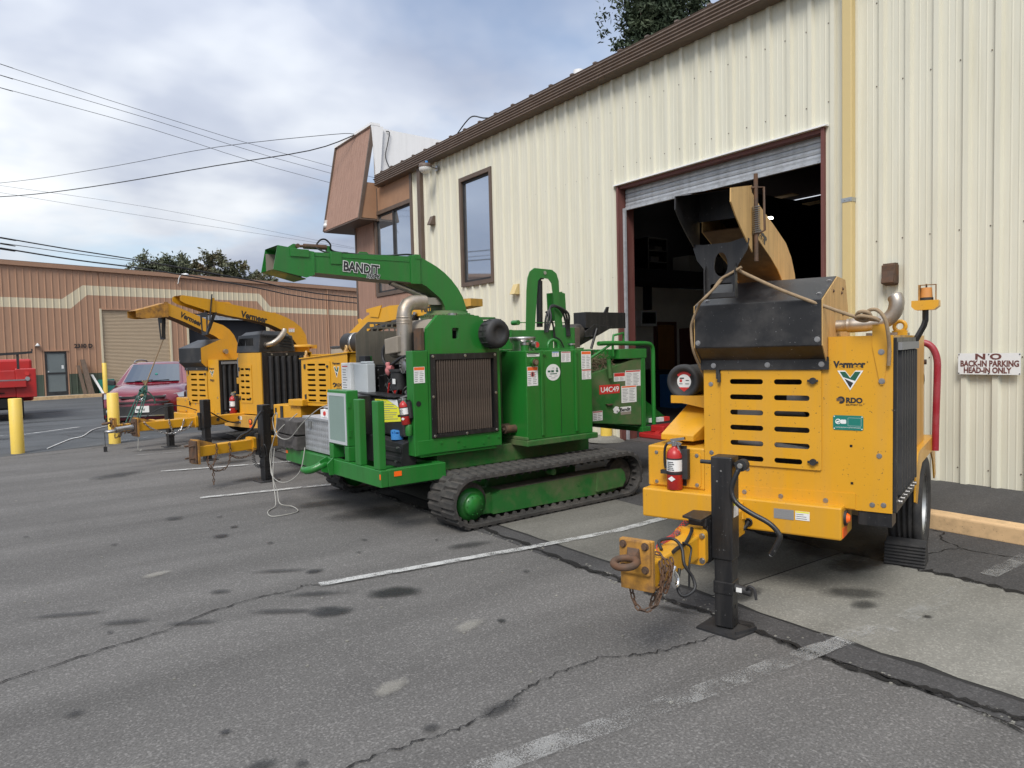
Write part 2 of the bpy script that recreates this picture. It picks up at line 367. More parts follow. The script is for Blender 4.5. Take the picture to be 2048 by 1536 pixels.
def soft(name, col, thr0, thr1, amt, rough, scale, radial=True, fine=False):
    """thin worn film: covers only where noise (and for puddles the distance from the middle) lets it"""
    m_ = bpy.data.materials.new(name); m_.use_nodes = True; t = m_.node_tree; b = t.nodes['Principled BSDF']; out = t.nodes['Material Output']
    b.inputs['Base Color'].default_value = (*col, 1); b.inputs['Roughness'].default_value = rough; b.inputs['Specular IOR Level'].default_value = .3
    g = N(t, 'ShaderNodeNewGeometry'); n = N(t, 'ShaderNodeTexNoise'); n.inputs['Scale'].default_value = scale; n.inputs['Detail'].default_value = 5; n.inputs['Roughness'].default_value = .65
    lk(t, g.outputs['Position'], n.inputs['Vector']); src = n.outputs[0]
    if fine:
        n4 = N(t, 'ShaderNodeTexNoise'); n4.inputs['Scale'].default_value = 130; n4.inputs['Detail'].default_value = 2; lk(t, g.outputs['Position'], n4.inputs['Vector'])
        src = M(t, 'ADD', M(t, 'MULTIPLY', src, .55), M(t, 'MULTIPLY', n4.outputs[0], .45))
    if radial:
        tc = N(t, 'ShaderNodeTexCoord'); vl = N(t, 'ShaderNodeVectorMath', operation='LENGTH'); lk(t, tc.outputs['Object'], vl.inputs[0])
        src = M(t, 'ADD', M(t, 'MULTIPLY', M(t, 'SUBTRACT', 1.0, vl.outputs['Value']), .75), M(t, 'MULTIPLY', src, .6))
    f = ramp(t, src, [(thr0, (0, 0, 0)), (thr1, (amt, amt, amt))])
    tr = N(t, 'ShaderNodeBsdfTransparent'); ms_ = N(t, 'ShaderNodeMixShader'); lk(t, f, ms_.inputs[0]); lk(t, tr.outputs[0], ms_.inputs[1]); lk(t, b.outputs[0], ms_.inputs[2]); lk(t, ms_.outputs[0], out.inputs[0])
    return m_
mm['wornwhite'] = soft('worn_white_paint', (.56, .56, .54), .42, .53, .80, .7, 5, False, True)
mm['fadedwhite'] = soft('faded_white_paint', (.50, .50, .48), .49, .58, .36, .7, 4, False, True)
mm['crack'] = soft('crack', (.014, .013, .012), .33, .50, .92, .95, 14, False, True); mm['joint'] = mat('joint', (.02, .019, .018), .95, var=.3, world=True)
mm['oil'] = soft('oil_stain', (.018, .018, .019), .38, .74, .66, .45, 7)
mm['damp'] = soft('damp_stain', (.03, .03, .03), .42, .80, .5, .6, 6)
mm['pale'] = soft('pale_scuff', (.40, .38, .33), .45, .8, .35, .9, 9)
lot = MB()
ys = [(-160, 0), (17, 0), (19, -.01), (32, -.2), (600, -.2)]
for (a, za), (b, zb) in zip(ys, ys[1:]): lot.add([(-300, a, za), (500, a, za), (500, b, zb), (-300, b, zb)], [(0, 1, 2, 3)])
lot = lot.build('parking_lot', 'asphalt', kind='structure')
al = MB()
seam = [(-60, 9.0), (-12, 13.6), (-3, 15.1), (.52, 16.28), (1.52, 16.55), (2.4, 16.95), (3.2, 17.7), (60, 19)]
def gz(y): 
    for (a, za), (b, zb) in zip(ys, ys[1:]):
        if a <= y <= b: return za+(zb-za)*(y-a)/(b-a)
    return 0
A_ = [(x, y, gz(y)+.004) for x, y in seam]; Bm = [(x, 19.0, gz(19)+.004) for x, y in seam]; Cm = [(x, 32.0, gz(32)+.004) for x, y in seam]; Dm = [(x, 200., -.196) for x, y in seam]
al.strip(A_, Bm); al.strip(Bm, Cm); al.strip(Cm, Dm); al.build('alley_road', 'alley', kind='structure')
def ribbon(pts, w0, z, m_, name, jit=0., wj=.5, sub=6, seed=1, parent=lot):
    q = random.Random(seed); P = [Vector((x, y, z)) for x, y in pts]; L_ = []; Rr = []; pts2 = []
    for a, b in zip(P, P[1:]):
        for i in range(sub): pts2.append(a+(b-a)*(i/sub))
    pts2.append(P[-1])
    for i, p in enumerate(pts2):
        d = pts2[min(i+1, len(pts2)-1)]-pts2[max(i-1, 0)]; n_ = Vector((-d.y, d.x, 0)).normalized()
        c = p+n_*q.gauss(0, jit); hw = w0/2*(1+q.uniform(-wj, wj)); L_.append(c+n_*hw); Rr.append(c-n_*hw)
    b = MB(); b.strip(Rr, L_); return b.build(name, m_, parent, kind='structure')
# concrete apron: one slab after another, edge slightly ragged
q = random.Random(3)
slabs = []
for k, (a, b) in enumerate(((-7., -1.9), (-1.9, 3.19), (3.19, 8.3), (8.3, 13.3), (13.3, 16.9))):
    n = 26; l_ = []; r_ = []
    for i in range(n+1):
        y = a+.007+(b-a-.014)*i/n; l_.append((3.93+q.gauss(0, .014), y, .008)); r_.append((5.58+q.gauss(0, .012), y, .008))
    s = MB(); s.strip(r_, l_); slabs.append(s.build('concrete_slab', 'concretedark' if k in (2, 3) else 'concrete', lot, kind='structure'))
ribbon([(3.80, -7), (3.79, 5.9), (3.80, 17)], .30, .004, 'asphaltdark', 'asphalt_patch', .01, .12, 24)
bed = MB(); bed.add([(3.9, -7, .005), (5.62, -7, .005), (5.62, 17, .005), (3.9, 17, .005)], [(0, 1, 2, 3)]); bed.build('slab_joint', 'joint', lot, kind='structure')
ra = MB(); ra.add([(5.57, -7, .0065), (6.9, -7, .0065), (6.9, 17, .0065), (5.57, 17, .0065)], [(0, 1, 2, 3)]); ra.build('asphalt_strip', 'asphaltdark', lot, kind='structure')
ribbon([(5.60, -3), (5.58, 1.9), (5.60, 2.6), (5.60, 3.3), (5.61, 5.)], .06, .0115, 'crack', 'crack', .02, .8, 18, 9)
ribbon([(3.67, 16), (3.67, 12.86), (3.66, 11), (3.64, 9.1), (3.67, 7.65), (3.71, 6.58), (3.73, 5.89), (3.69, 5), (3.65, 4.28), (3.68, 3.86), (3.62, 3.49), (3.65, 3.07), (3.64, 2.75), (3.62, 2.32), (3.61, 1.97), (3.67, 1.67), (3.7, 1.45), (3.72, 1.26), (3.7, .4), (3.68, -1)], .042, .0125, 'crack', 'crack', .012, .75, 9, 5)
ribbon([(3.62, 2.45), (3.60, 2.2), (3.64, 1.89), (3.65, 1.64), (3.63, 1.41), (3.60, 1.22), (3.58, .6)], .012, .0125, 'crack', 'crack', .008, .7, 8, 6)
ribbon([(-.6, 4.62), (-.12, 4.75), (.11, 4.81), (.36, 4.88), (.71, 4.97), (1.08, 5.15), (1.41, 5.23), (1.66, 5.2), (1.74, 5.28), (1.84, 5.2), (2.3, 5.13), (2.7, 5.12), (3.08, 5.11), (3.43, 5.01), (3.68, 4.99)], .011, .0085, 'crack', 'crack', .008, .7, 9, 7)
ribbon([(.8, 2.8), (1.05, 2.81), (1.29, 2.82), (1.48, 2.8), (1.66, 2.79), (1.92, 2.84), (2.07, 2.9), (2.36, 2.95), (2.64, 2.94), (2.91, 2.81), (3.19, 2.76), (3.42, 2.73), (3.62, 2.7)], .009, .0085, 'crack', 'crack', .009, .8, 9, 8)
ribbon([(6.82, 3.06), (6.84, 2.95), (6.58, 2.87), (6.4, 2.61), (6.41, 2.38), (6.49, 2.21), (6.5, 1.6)], .012, .0105, 'crack', 'crack', .01, .7, 6, 4)
ribbon([(5.9, 2.76), (6.0, 2.73), (6.32, 2.68), (6.4, 2.61)], .009, .0105, 'crack', 'crack', .008, .7, 6, 4)
ribbon([(-3, 15.3), (.5, 15.6), (1.5, 16.2), (2.77, 17.1)], .01, .0085, 'crack', 'crack', .02, .6, 6, 4)
ribbon([(.6, 20.5), (1.6, 17.9), (2.0, 17.75)], .02, .009, 'crack', 'crack', .02, .6, 6, 12)
for k in range(9):
    yy = 20+k*1.9; ribbon([(-8, gz(yy)*0+yy-1.2), (-2, yy-.4), (3, yy), (9, yy+.7)], .05 if k % 3 else .14, gz(yy)+.03, 'crack' if k % 3 == 0 else 'asphaltdark', 'tar_seam', .05, .9, 8, 20+k)
# painted stall lines
def line(pts, m_='wornwhite', wd=.10, z=.0165): ribbon(pts, wd, z, m_, 'parking_line', .002, .04, 10, 11)
line([(1.84, 5.19), (3.66, 4.965), (4.6, 4.885)], 'wornwhite', .088); line([(4.6, 4.885), (5.3, 4.93), (5.9, 5.15), (6.8, 5.6)], 'wornwhite', .10)
line([(1.85, 9.36), (3.61, 9.05), (5.5, 8.75)]); line([(1.83, 11.98), (2.67, 11.75), (5.2, 11.2)]); line([(1.6, 14.35), (3.0, 14.1), (5.2, 13.8)], 'fadedwhite')
line([(1.3, 2.47), (2.17, 2.38), (3.7, 2.24), (4.3, 2.15)], 'fadedwhite', .13); line([(3.84, 2.31), (4.28, 2.16)], 'fadedwhite', .12, .0175); line([(3.68, 2.24), (3.92, 2.22)], 'wornwhite', .11)
line([(4.5, 2.17), (5.1, 2.18), (5.55, 2.2)], 'fadedwhite', .12); line([(5.8, 2.2), (6.86, 2.2)], 'fadedwhite', .12)
line([(1.2, 16.62), (2.6, 17.4)], 'fadedwhite', .10); line([(-.9, 20.6), (.2, 20.4), (1.4, 21.4)], 'wornwhite', .1)
line([(3.9, 12.9), (5.5, 15.2)], 'wornwhite', .1)
def blot(x, y, rx, ry, ang=0., m_='oil', name='oil_stain', z=.0125):
    b = MB(); n = 20; b.add([(0, 0, 0)]+[(math.cos(2*math.pi*i/n), math.sin(2*math.pi*i/n), 0) for i in range(n)], [(0, 1+i, 1+(i+1) % n) for i in range(n)])
    o = b.build(name, m_, lot, kind='structure'); o.location = (x, y, z); o.scale = (rx, ry, 1); o.rotation_euler = (0, 0, R(ang)); return o
for a in [(1.70, 4.62, .20, .13, -30), (2.22, 4.68, .26, .15, -28), (1.44, 4.82, .30, .07, -35, 'damp'), (1.75, 5.02, .34, .07, -30, 'damp'), (1.93, 5.55, .10, .07, 0), (1.70, 5.75, .30, .07, -30, 'damp'),
          (1.25, 12.1, .55, .30, 25, 'damp'), (1.6, 7.24, .10, .09, 0), (1.39, 8.38, .14, .14, 0, 'damp'), (1.2, 5.53, .12, .07, -30, 'damp'), (.9, 5.0, .25, .06, -30, 'damp'), (.55, 5.3, .22, .07, -30, 'damp'), (.27, 5.7, .35, .06, -25, 'damp'),
          (.74, 3.43, .035, .03, 0), (.18, 4.08, .07, .07, 0, 'damp'), (1.88, 2.82, .18, .07, 10, 'damp'), (1.52, 2.87, .06, .05, 0, 'damp'), (4.70, 2.62, .30, .17, -35, 'damp'), (4.55, 2.45, .14, .10, 0, 'damp'), (5.45, 2.95, .5, .22, 0), (5.75, 3.4, .7, .45, 20), (5.0, 3.9, .6, .5, 30, 'damp'),
          (.79, 3.05, .09, .06, 0, 'damp'), (4.65, 2.1, .05, .04, 0), (3.2, 7.2, .7, .4, 0, 'damp'), (3.3, 5.4, .3, .12, -10, 'damp'), (2.9, 8.0, .5, .25, -10, 'damp'), (2.3, 14.9, .7, .25, -10, 'damp'), (3.5, 14.0, .7, .4, 0, 'damp'), (2.9, 12.2, .5, .25, 0, 'damp'), (4.6, 12.6, .4, .35, 0, 'oil'), (2.75, 10.3, .4, .2, 0, 'damp'), (3.52, 3.2, .22, .05, -70, 'damp'), (4.1, 3.05, .25, .1, 10, 'damp')]:
    blot(a[0], a[1], a[2], a[3], a[4] if len(a) > 4 else 0, a[5] if len(a) > 5 else 'oil')
for k in range(16):
    blot(q.uniform(-1.5, 3.4), 2.4+abs(q.gauss(0, 4.5)), q.uniform(.02, .07), q.uniform(.02, .05), q.uniform(0, 180), q.choice(['oil', 'damp', 'damp']))
for x, y in ((1.55, 3.35), (.9, 6.3), (.3, 3.3), (2.3, 3.8)): blot(x, y, .16, .09, 20, 'pale', 'pale_scuff')
tar = MB(); qq = random.Random(2)
for k in range(130):
    x, y = qq.uniform(-2, 3.6), qq.uniform(2.2, 11); s = qq.uniform(.003, .009); tar.box(x, x+s*2, y, y+s*1.6, .0, s*.9)
for k in range(260):
    x, y = 3.66+qq.gauss(0, .05), qq.uniform(-.5, 9); s = qq.uniform(.004, .010); tar.box(x, x+s*1.6, y, y+s*1.4, .0, s)
tar.build('loose_gravel', 'concrete', kind='stuff')
# kerb and pavement along the wall, ramp at the big door
kb = MB(); kb.prism([(6.88, 0), (6.885, .145), (6.90, .155), (7.06, .155), (7.06, 0)], 'y', -12, 4.9); kb.build('kerb', 'kerb', kind='structure', bevel=.012)
pv = MB(); pv.add([(7.06, -12, .15), (8.75, -12, .145), (8.75, 5.05, .145), (7.06, 5.05, .15)], [(0, 1, 2, 3)])
pv.add([(7.06, 5.05, .15), (8.75, 5.05, .145), (8.75, 5.05, 0), (7.06, 5.05, 0)], [(0, 3, 2, 1)])
pv.add([(6.9, 5.05, .01), (9.1, 5.05, .15), (9.1, 16.9, .15), (6.9, 16.9, .01)], [(0, 1, 2, 3)]); pv.build('pavement', 'asphaltdark', kind='structure')
# ================================================================== MAIN BUILDING (cream metal sheeting)
mm['cream'] = mat('cream_sheet_steel', (.66, .64, .525), .45, var=.035, ns=.8, world=True, dirt=(.45, .42, .30), da=.35, dsc=1.6, streak=True, bump=.12, bs=2.5)
mm['tan'] = mat('tan_downspout', (.60, .47, .22), .45, var=.05, ns=3, dirt=(.4, .3, .15), da=.25, dsc=3)
mm['brownsiding'] = mat('brown_siding', (.33, .195, .14), .7, var=.08, ns=3, dirt=(.15, .08, .055), da=.5, dsc=3, streak=True)
mm['brownply'] = mat('brown_plywood', (.33, .185, .105), .7, var=.1, ns=2, dirt=(.2, .12, .08), da=.4, dsc=3)
mm['browntrim'] = mat('dark_brown_trim', (.105, .073, .054), .55, var=.1, ns=4, dirt=(.17, .13, .10), da=.35, dsc=4)
mm['doorframe'] = mat('oxide_red_frame', (.135, .045, .038), .6, var=.12, ns=4, dirt=(.2, .12, .09), da=.35, dsc=4, streak=True)
mm['galv'] = mat('galvanised_door', (.50, .52, .54), .45, .35, var=.1, ns=6, dirt=(.20, .20, .21), da=.8, dsc=5, chip=.35, chipcol=(.2,.2,.2))
mm['glass'] = mat('reflective_glass', (.62, .68, .74), .03, .92, var=0)
mm['parapet'] = mat('white_parapet', (.80, .80, .79), .6, var=.03, dirt=(.6, .6, .58), da=.3, dsc=2, streak=True)
mm['roof'] = mat('roof_steel', (.12, .09, .075), .6, var=.1)
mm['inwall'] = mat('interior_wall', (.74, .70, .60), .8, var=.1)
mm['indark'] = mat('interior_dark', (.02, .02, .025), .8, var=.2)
mm['indoor'] = mat('wooden_door', (.36, .17, .05), .5, var=.2, ns=4, streak=True, dirt=(.2, .08, .02), da=.5)
mm['infloor'] = mat('workshop_floor', (.10, .095, .09), .5, var=.2)
mm['lampon'] = mat('lit_lamp', (.8, .8, .8), .5, var=0, emit=((1, .95, .85), 5))
B = thing('metal_warehouse', 'cream corrugated metal warehouse with brown eaves and an open roll-up door', 'building', (8.6, 0, 0))
P_ = .3048
RIB = [(0, 0), (.026, 0), (.031, .004), (.041, .004), (.046, 0), (.104, 0), (.124, .040), (.178, .040), (.198, 0), (.256, 0), (.261, .004), (.271, .004), (.276, 0)]
Y0 = 3.50-.151-P_*36
def ribx(y):
    t = (y-Y0) % P_; pr_ = RIB+[(P_, 0)]
    for (a, ha), (b, hb) in zip(pr_, pr_[1:]):
        if a <= t <= b: return ha+(hb-ha)*(t-a)/(b-a)
    return 0
def ys_between(a, b):
    out = [a, b]; k = math.floor((a-Y0)/P_)-1
    while Y0+k*P_ < b+P_:
        for t, _ in RIB:
            y = Y0+k*P_+t
            if a+1e-4 < y < b-1e-4: out.append(y)
        k += 1
    return sorted(out)
OPEN = [(5.149, 8.888, .0, 4.48), (12.68, 14.0, 3.2, 5.65)]
cuts = sorted({-7.0, 16.38, *[y for o in OPEN for y in o[:2]], *[Y0+P_*3*k for k in range(0, 40) if -7 < Y0+P_*3*k < 16.38]})
for a, b in zip(cuts, cuts[1:]):
    if b-a < .01: continue
    zs = [(.10, 6.42)]
    for o in OPEN:
        if a >= o[0]-1e-3 and b <= o[1]+1e-3:
            zs = [(z0, z1) for z0, z1 in ((.10, o[2]), (o[3], 6.42)) if z1-z0 > .15]
    for z0, z1 in zs:
        yy = ys_between(a, b); mb = MB()
        mb.strip([(-ribx(y), y, z0) for y in yy], [(-ribx(y), y, z1) for y in yy])
        mb.strip([(-ribx(y), y, z0) for y in yy], [(.02, y, z0) for y in yy]); mb.build('wall_panel', 'cream', B)
sc_ = MB()                                                            # sheet screws in rows
for z in (.32, 1.55, 2.95, 4.78, 5.75):
    k = 0
    while Y0+P_*k < 16.3:
        y = Y0+P_*k+.22
        if y > -3 and not any(o[0]-.1 < y < o[1]+.1 and o[2]-.05 < z < o[3]+.05 for o in OPEN): sc_.cyl((0, y, z), (-.008, y, z), .007, 5)
        k += 1
sc_.build('sheet_screws', 'browntrim', B, kind='stuff')
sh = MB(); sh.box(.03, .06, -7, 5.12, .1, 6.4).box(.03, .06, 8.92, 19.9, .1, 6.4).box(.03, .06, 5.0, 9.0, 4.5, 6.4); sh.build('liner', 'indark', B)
gt = MB()
prof = [(-.03, 6.27), (-.20, 6.28)]
for k in range(5): z = 6.285+k*.054; prof += [(-.235, z+.006), (-.245, z+.018), (-.235, z+.036), (-.225, z+.046)]
prof += [(-.235, 6.57), (-.03, 6.60)]
gt.prism(prof, 'y', -7, 18.1); gt.build('eaves_gutter', 'browntrim', B)
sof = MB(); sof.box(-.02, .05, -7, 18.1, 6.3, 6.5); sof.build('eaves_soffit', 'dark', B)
rf = MB(); rf.prism([(-.1, 6.56), (0, 6.60), (16, 7.25), (16, 7.15), (0, 6.5)], 'y', -7, 18.5); rf.build('roof', 'roof', B)
rs = MB()
k = 0
while -6+k*P_*2 < 18: y = -6+k*P_*2; rs.prism([(-.2, 6.60), (-.19, 6.63), (1.2, 6.70), (1.2, 6.60)], 'y', y-.03, y+.03); k += 1
rs.build('roof_ribs', 'browntrim', B, kind='stuff')
ds = MB(); ds.box(-.135, -.041, 4.72, 4.845, .15, 6.28); ds.build('downspout', 'tan', B, bevel=.012)
for z in (3.46, 5.93):
    st = MB(); st.box(-.14, -.035, 4.715, 4.85, z, z+.05); st.bolt((-.14, 4.75, z+.025), (-1, 0, 0), .008); st.bolt((-.14, 4.81, z+.025), (-1, 0, 0), .008); st.build('downspout_strap', 'zinc', B)
pt = MB(); pt.box(-.14, -.036, 15.70, 15.86, .15, 6.30); pt.build('downspout', 'browntrim', B, bevel=.01, label='dark brown downspout')
# big door
df = MB(); df.box(-.045, .32, 8.86, 8.905, .14, 4.475); df.build('door_jamb', 'doorframe', B)
df = MB(); df.box(-.045, .32, 5.13, 5.175, .14, 4.475); df.build('door_jamb', 'doorframe', B)
df = MB(); df.box(-.01, .32, 5.176, 8.859, 4.42, 4.475); df.build('door_header', 'doorframe', B)
df = MB(); df.box(-.075, .01, 5.09, 8.95, 4.476, 4.495); df.build('header_flashing', 'parapet', B)
for a_, b_ in ((5.18, 5.23), (8.80, 8.85)): jb = MB(); jb.box(.05, .09, a_, b_, .15, 4.1); jb.build('door_track', 'galv', B)
rd = grp('roll_up_door', B)
src = None
for k in range(5):
    z = 4.125+k*.072
    if src is None:
        s = MB(); pr2 = [(.13, .0), (.118, .006), (.112, .036), (.118, .066), (.13, .072), (.14, .072), (.14, 0)]
        s.prism(pr2, 'y', 5.19, 8.84); src = s.build('slat', 'galv', rd); src.location = (0, 0, z)
    else: piece(src, rd, (0, 0, z))
bb = MB(); bb.box(.10, .15, 5.19, 8.84, 4.075, 4.125)
for k in range(19): bb.cyl((.10, 5.3+k*.19, 4.10), (.094, 5.3+k*.19, 4.10), .009, 6)
bb.build('bottom_bar', 'galv', rd)
# plain window
def window(y0, y1, z0, z1, fr, mull=(), depth=.05, name='window'):
    f = MB(); f.prism(rrect(y0, y1, z0, z1, .001, 0), 'x', -.06, .03, holes=[rrect(y0+fr, y1-fr, z0+fr, z1-fr, .001, 0)]); wo_ = f.build(name, 'browntrim', B, bevel=.005)
    s = MB(); s.prism(rrect(y0+fr, y1-fr, z0+fr, z1-fr, .001, 0), 'x', -.01, .03, holes=[rrect(y0+fr+.05, y1-fr-.05, z0+fr+.05, z1-fr-.05, .001, 0)])
    for y in mull: s.box(-.03, .03, y-.04, y+.04, z0+fr, z1-fr)
    s.build('sash', 'blackmatte', wo_)
    e = [y0+fr+.05]+[c for y in mull for c in (y-.04, y+.04)]+[y1-fr-.05]
    for a, b in zip(e[::2], e[1::2]):
        g = MB(); g.box(.012, .018, a, b, z0+fr+.05, z1-fr-.05); g.build('pane', 'glass', wo_)
window(12.68, 14.0, 3.2, 5.65, .09)
# brown-clad far bay with two-light window
s = MB()
ybs = [16.38+i*.18 for i in range(21)]
for a, b in zip(ybs, ybs[1:]):
    b_ = min(b, 19.95)
    if a >= 19.95: break
bd = None
for a in ybs:
    if a >= 19.9: break
    b = min(a+.176, 19.95); z1 = 3.30 if a < 18.55 else 5.46
    mb = MB(); mb.box(-.03, .02, a, b, .1, z1); mb.build('siding_board', 'brownsiding', B, bevel=.003)
window(16.30, 18.60, 3.31, 5.66, .10, (17.45,))
mb = MB(); mb.box(-.03, .02, 16.38, 18.42, 5.66, 6.3); mb.build('plywood_panel', 'brownply', B)
mb = MB(); mb.box(-.07, .02, 16.28, 16.40, 3.2, 6.3); mb.build('corner_trim', 'browntrim', B, bevel=.004)
mb = MB(); mb.box(-.05, .02, 19.90, 20.0, .1, 5.46).box(-.045, .02, 18.38, 18.46, 5.4, 6.3); mb.build('corner_trim', 'browntrim', B, bevel=.004)
mb = MB(); mb.box(.02, 14, 19.9, 19.96, .1, 6.4); mb.build('end_wall', 'brownsiding', B)
# mansard fascia at the far corner, boards leaning back
mb = MB()
def mq(t, y): # lean of the mansard face
    return (-.60+t*.50, y, 5.467+t*2.55)
nb_ = 14
for i in range(nb_):
    a = 18.46+(21.0-18.46)*i/nb_; b = 18.46+(21.0-18.46)*(i+1)/nb_-.006
    k = MB(); k.hexa([mq(0, a), (mq(0, a)[0]+.04, a, 5.467), (mq(0, b)[0]+.04, b, 5.467), mq(0, b), mq(1, a), (mq(1, a)[0]+.04, a, 8.017), (mq(1, b)[0]+.04, b, 8.017), mq(1, b)])
    k.build('mansard_board', 'brownsiding', B)
k = MB(); k.prism([(-.60, 5.45), (-.52, 5.45), (0, 8.0), (-.06, 8.05), (-.12, 8.05)], 'y', 18.40, 18.455); k.prism([(-.63, 5.45), (-.55, 5.45), (-.07, 8.05), (-.15, 8.05)], 'y', 21.0, 21.05); k.build('mansard_trim', 'browntrim', B)
k = MB(); k.prism([(-.57, 5.47), (.02, 5.47), (.02, 6.45), (-.37, 6.45)], 'y', 18.42, 18.45); k.build('mansard_cheek', 'brownply', B)
k = MB(); k.box(-.60, 1.2, 18.4, 21.03, 5.42, 5.45); k.build('mansard_soffit', 'browntrim', B)
k = MB(); k.prism([(-.16, 8.02), (.12, 8.02), (.12, 8.09), (-.16, 8.09)], 'y', 18.38, 21.05); k.prism([(-.14, 8.02), (.22, 8.02), (.06, 6.4), (-.03, 6.4)], 'y', 18.385, 18.42); k.build('mansard_capping', 'parapet', B)
k = MB(); k.prism([(-.02, 6.4), (6, 6.9), (6, 7.85), (.22, 8.0), (-.02, 8.0)], 'y', 18.47, 18.56)
k.build('parapet_wall', 'parapet', B)
k = MB(); k.tube(smoothpath([(.33, 18.44, 7.93), (.42, 18.42, 7.9), (.36, 18.42, 7.6), (.28, 18.42, 7.2), (.45, 18.40, 6.85), (.75, 18.3, 6.66)], 5), .014, 6); k.build('roof_cable', 'blackcable', B)
k = MB(); k.cyl((1.0, 11.0, 6.6), (1.0, 11.0, 7.25), .08, 16).cyl((1.0, 11.0, 7.18), (1.0, 11.0, 7.30), .11, 16); k.build('vent_pipe', 'parapet', B)
k = MB(); k.tube(smoothpath([(.0, 14.2, 6.64), (.1, 13.9, 6.9), (.05, 13.5, 6.93), (0, 13.0, 6.75), (0, 12.6, 6.64)], 5), .015, 6); k.build('roof_cable', 'blackcable', B)
def hood_vent(y, z, m_, sz=.16, nm='wall_vent'):
    k = MB(); k.prism([(-.005, z-sz*.7), (-.16, z-sz*.7), (-.06, z+sz*.7), (-.005, z+sz*.7)], 'y', y-sz*.55, y+sz*.55); k.build(nm, m_, B, bevel=.006)
hood_vent(15.28, 4.92, 'browntrim', .15); hood_vent(11.87, 2.98, 'tan', .15); 
k = MB(); k.box(-.13, -.034, 4.20, 4.36, 2.42, 2.64); k.prism([(-.035, 2.40), (-.16, 2.43), (-.11, 2.66), (-.035, 2.66)], 'y', 4.21, 4.35); k.build('wall_vent', 'rusty', B, bevel=.006, label='rusty brown wall vent hood')
# interior seen through the door
def inner(nm, m_, *bx, lab=None):
    k = MB()
    for b in bx: k.box(*b)
    return k.build(nm, m_, B, label=lab)
inner('workshop_floor', 'infloor', (.05, 16, -6.9, 16.0, .10, .148))
inner('partition', 'inwall', (.1, 16, 13.95, 14.05, .14, 3.38))
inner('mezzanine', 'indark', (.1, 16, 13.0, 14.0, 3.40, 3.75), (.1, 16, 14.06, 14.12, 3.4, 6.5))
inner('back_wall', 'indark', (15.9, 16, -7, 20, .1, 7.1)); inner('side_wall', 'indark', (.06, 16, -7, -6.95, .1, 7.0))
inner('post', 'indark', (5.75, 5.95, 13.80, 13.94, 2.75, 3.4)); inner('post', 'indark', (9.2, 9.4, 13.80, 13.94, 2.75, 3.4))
inner('interior_door', 'indoor', (6.24, 6.9, 13.86, 13.93, .15, 2.33))
inner('door_surround', 'doorframe', (6.14, 6.24, 13.86, 13.94, .15, 2.42), (6.90, 7.0, 13.86, 13.94, .15, 2.42), (6.241, 6.899, 13.86, 13.94, 2.34, 2.42))
inner('window_air_conditioner', 'white', (5.3, 5.92, 13.6, 13.94, 2.29, 2.71)); inner('grille', 'dark', (5.36, 5.86, 13.58, 13.61, 2.36, 2.66))
inner('red_cabinet', 'doorframe', (7.2, 8.5, 13.5, 13.94, .15, 2.23)); inner('shelf_upright', 'steel', (5.90, 5.93, 13.2, 13.9, 3.76, 4.6)); inner('shelf_upright', 'steel', (5.20, 5.23, 13.2, 13.9, 3.76, 4.6))
for z in (3.95, 4.25, 4.57): inner('storage_shelf', 'steel', (5.2, 5.93, 13.2, 13.9, z, z+.03))
for b_ in ((5.4, 5.7, 13.3, 13.6, 3.98, 4.12), (5.55, 5.85, 13.3, 13.6, 4.28, 4.40), (6.7, 8.1, 13.1, 13.7, 3.75, 4.2), (8.5, 10, 13.1, 13.7, 3.75, 4.3)): inner('stored_box', 'inkgrey', b_)
inner('workbench', 'indark', (5.0, 6.1, 12.9, 13.9, .15, 1.1)); inner('blue_drum', 'labelblue', (5.25, 5.75, 12.4, 12.9, .15, 1.0))
for x, y, z in ((6.35, 13.0, 5.28), (6.4, 10.4, 4.72)):
    k = MB(); k.lathe([(.0, 0), (.10, 0), (.08, .04), (0, .05)], (x, y, z), n=12); k.build('ceiling_lamp', 'lampon', B)
for x, y, z in ((6.1, 9.73, 5.10), (6.75, 9.45, 4.95)): inner('ceiling_panel', 'kerb', (x-.14, x+.14, y-.22, y+.22, z, z+.02))
# things fixed to this wall
sg = thing('wall_sign', 'white metal sign with brown lettering forbidding back-in parking', 'sign', (8.52, 3.54, 1.365))
k = MB(); k.box(0, .006, -.592, 0, 0, .228); k.build('sign_plate', 'label', sg)
for t_, sz, y, z, wd in (('N O', .068, -.17, .163, .25), ('BACK-IN PARKING', .070, -.024, .088, .555), ('HEAD-IN ONLY', .066, -.058, .018, .455)):
    text(t_, sz*1.25, 'brownletter' if 'brownletter' in mm else 'doorframe', sg, (-.001, y, z), 'left', bold=.0035, width=wd)
k = MB()
for y in (-.01, -.30, -.585):
    for z in (.012, .216): k.cyl((.0, y, z), (-.006, y, z), .006, 8)
k.build('sign_screws', 'dark', sg)
def barn_light(loc, nm, lab):
    t = thing(nm, lab, 'light', loc)
    k = MB(); k.tube([(0, 0, 0), (-.12, 0, .0), (-.2, .0, 0)], .018, 8); k.box(-.03, 0, -.05, .05, -.06, .06); k.build('arm', 'steel', t)
    k = MB(); k.lathe([(.0, .08), (.13, .07), (.155, .03), (.155, -.02)], (-.33, 0, .0), n=20); k.build('housing', 'browntrim', t)
    k = MB(); k.lathe([(.150, -.02), (.145, -.07), (.10, -.13), (0, -.14)], (-.33, 0, 0), n=20); k.build('lens', 'label', t)
    k = MB(); k.cyl((-.29, 0, .08), (-.29, 0, .14), .035, 12); k.build('photocell', 'blue', t)
barn_light((8.565, 14.98, 6.10), 'wall_light', 'round dusk-to-dawn light with blue cap beside the brown downspout')
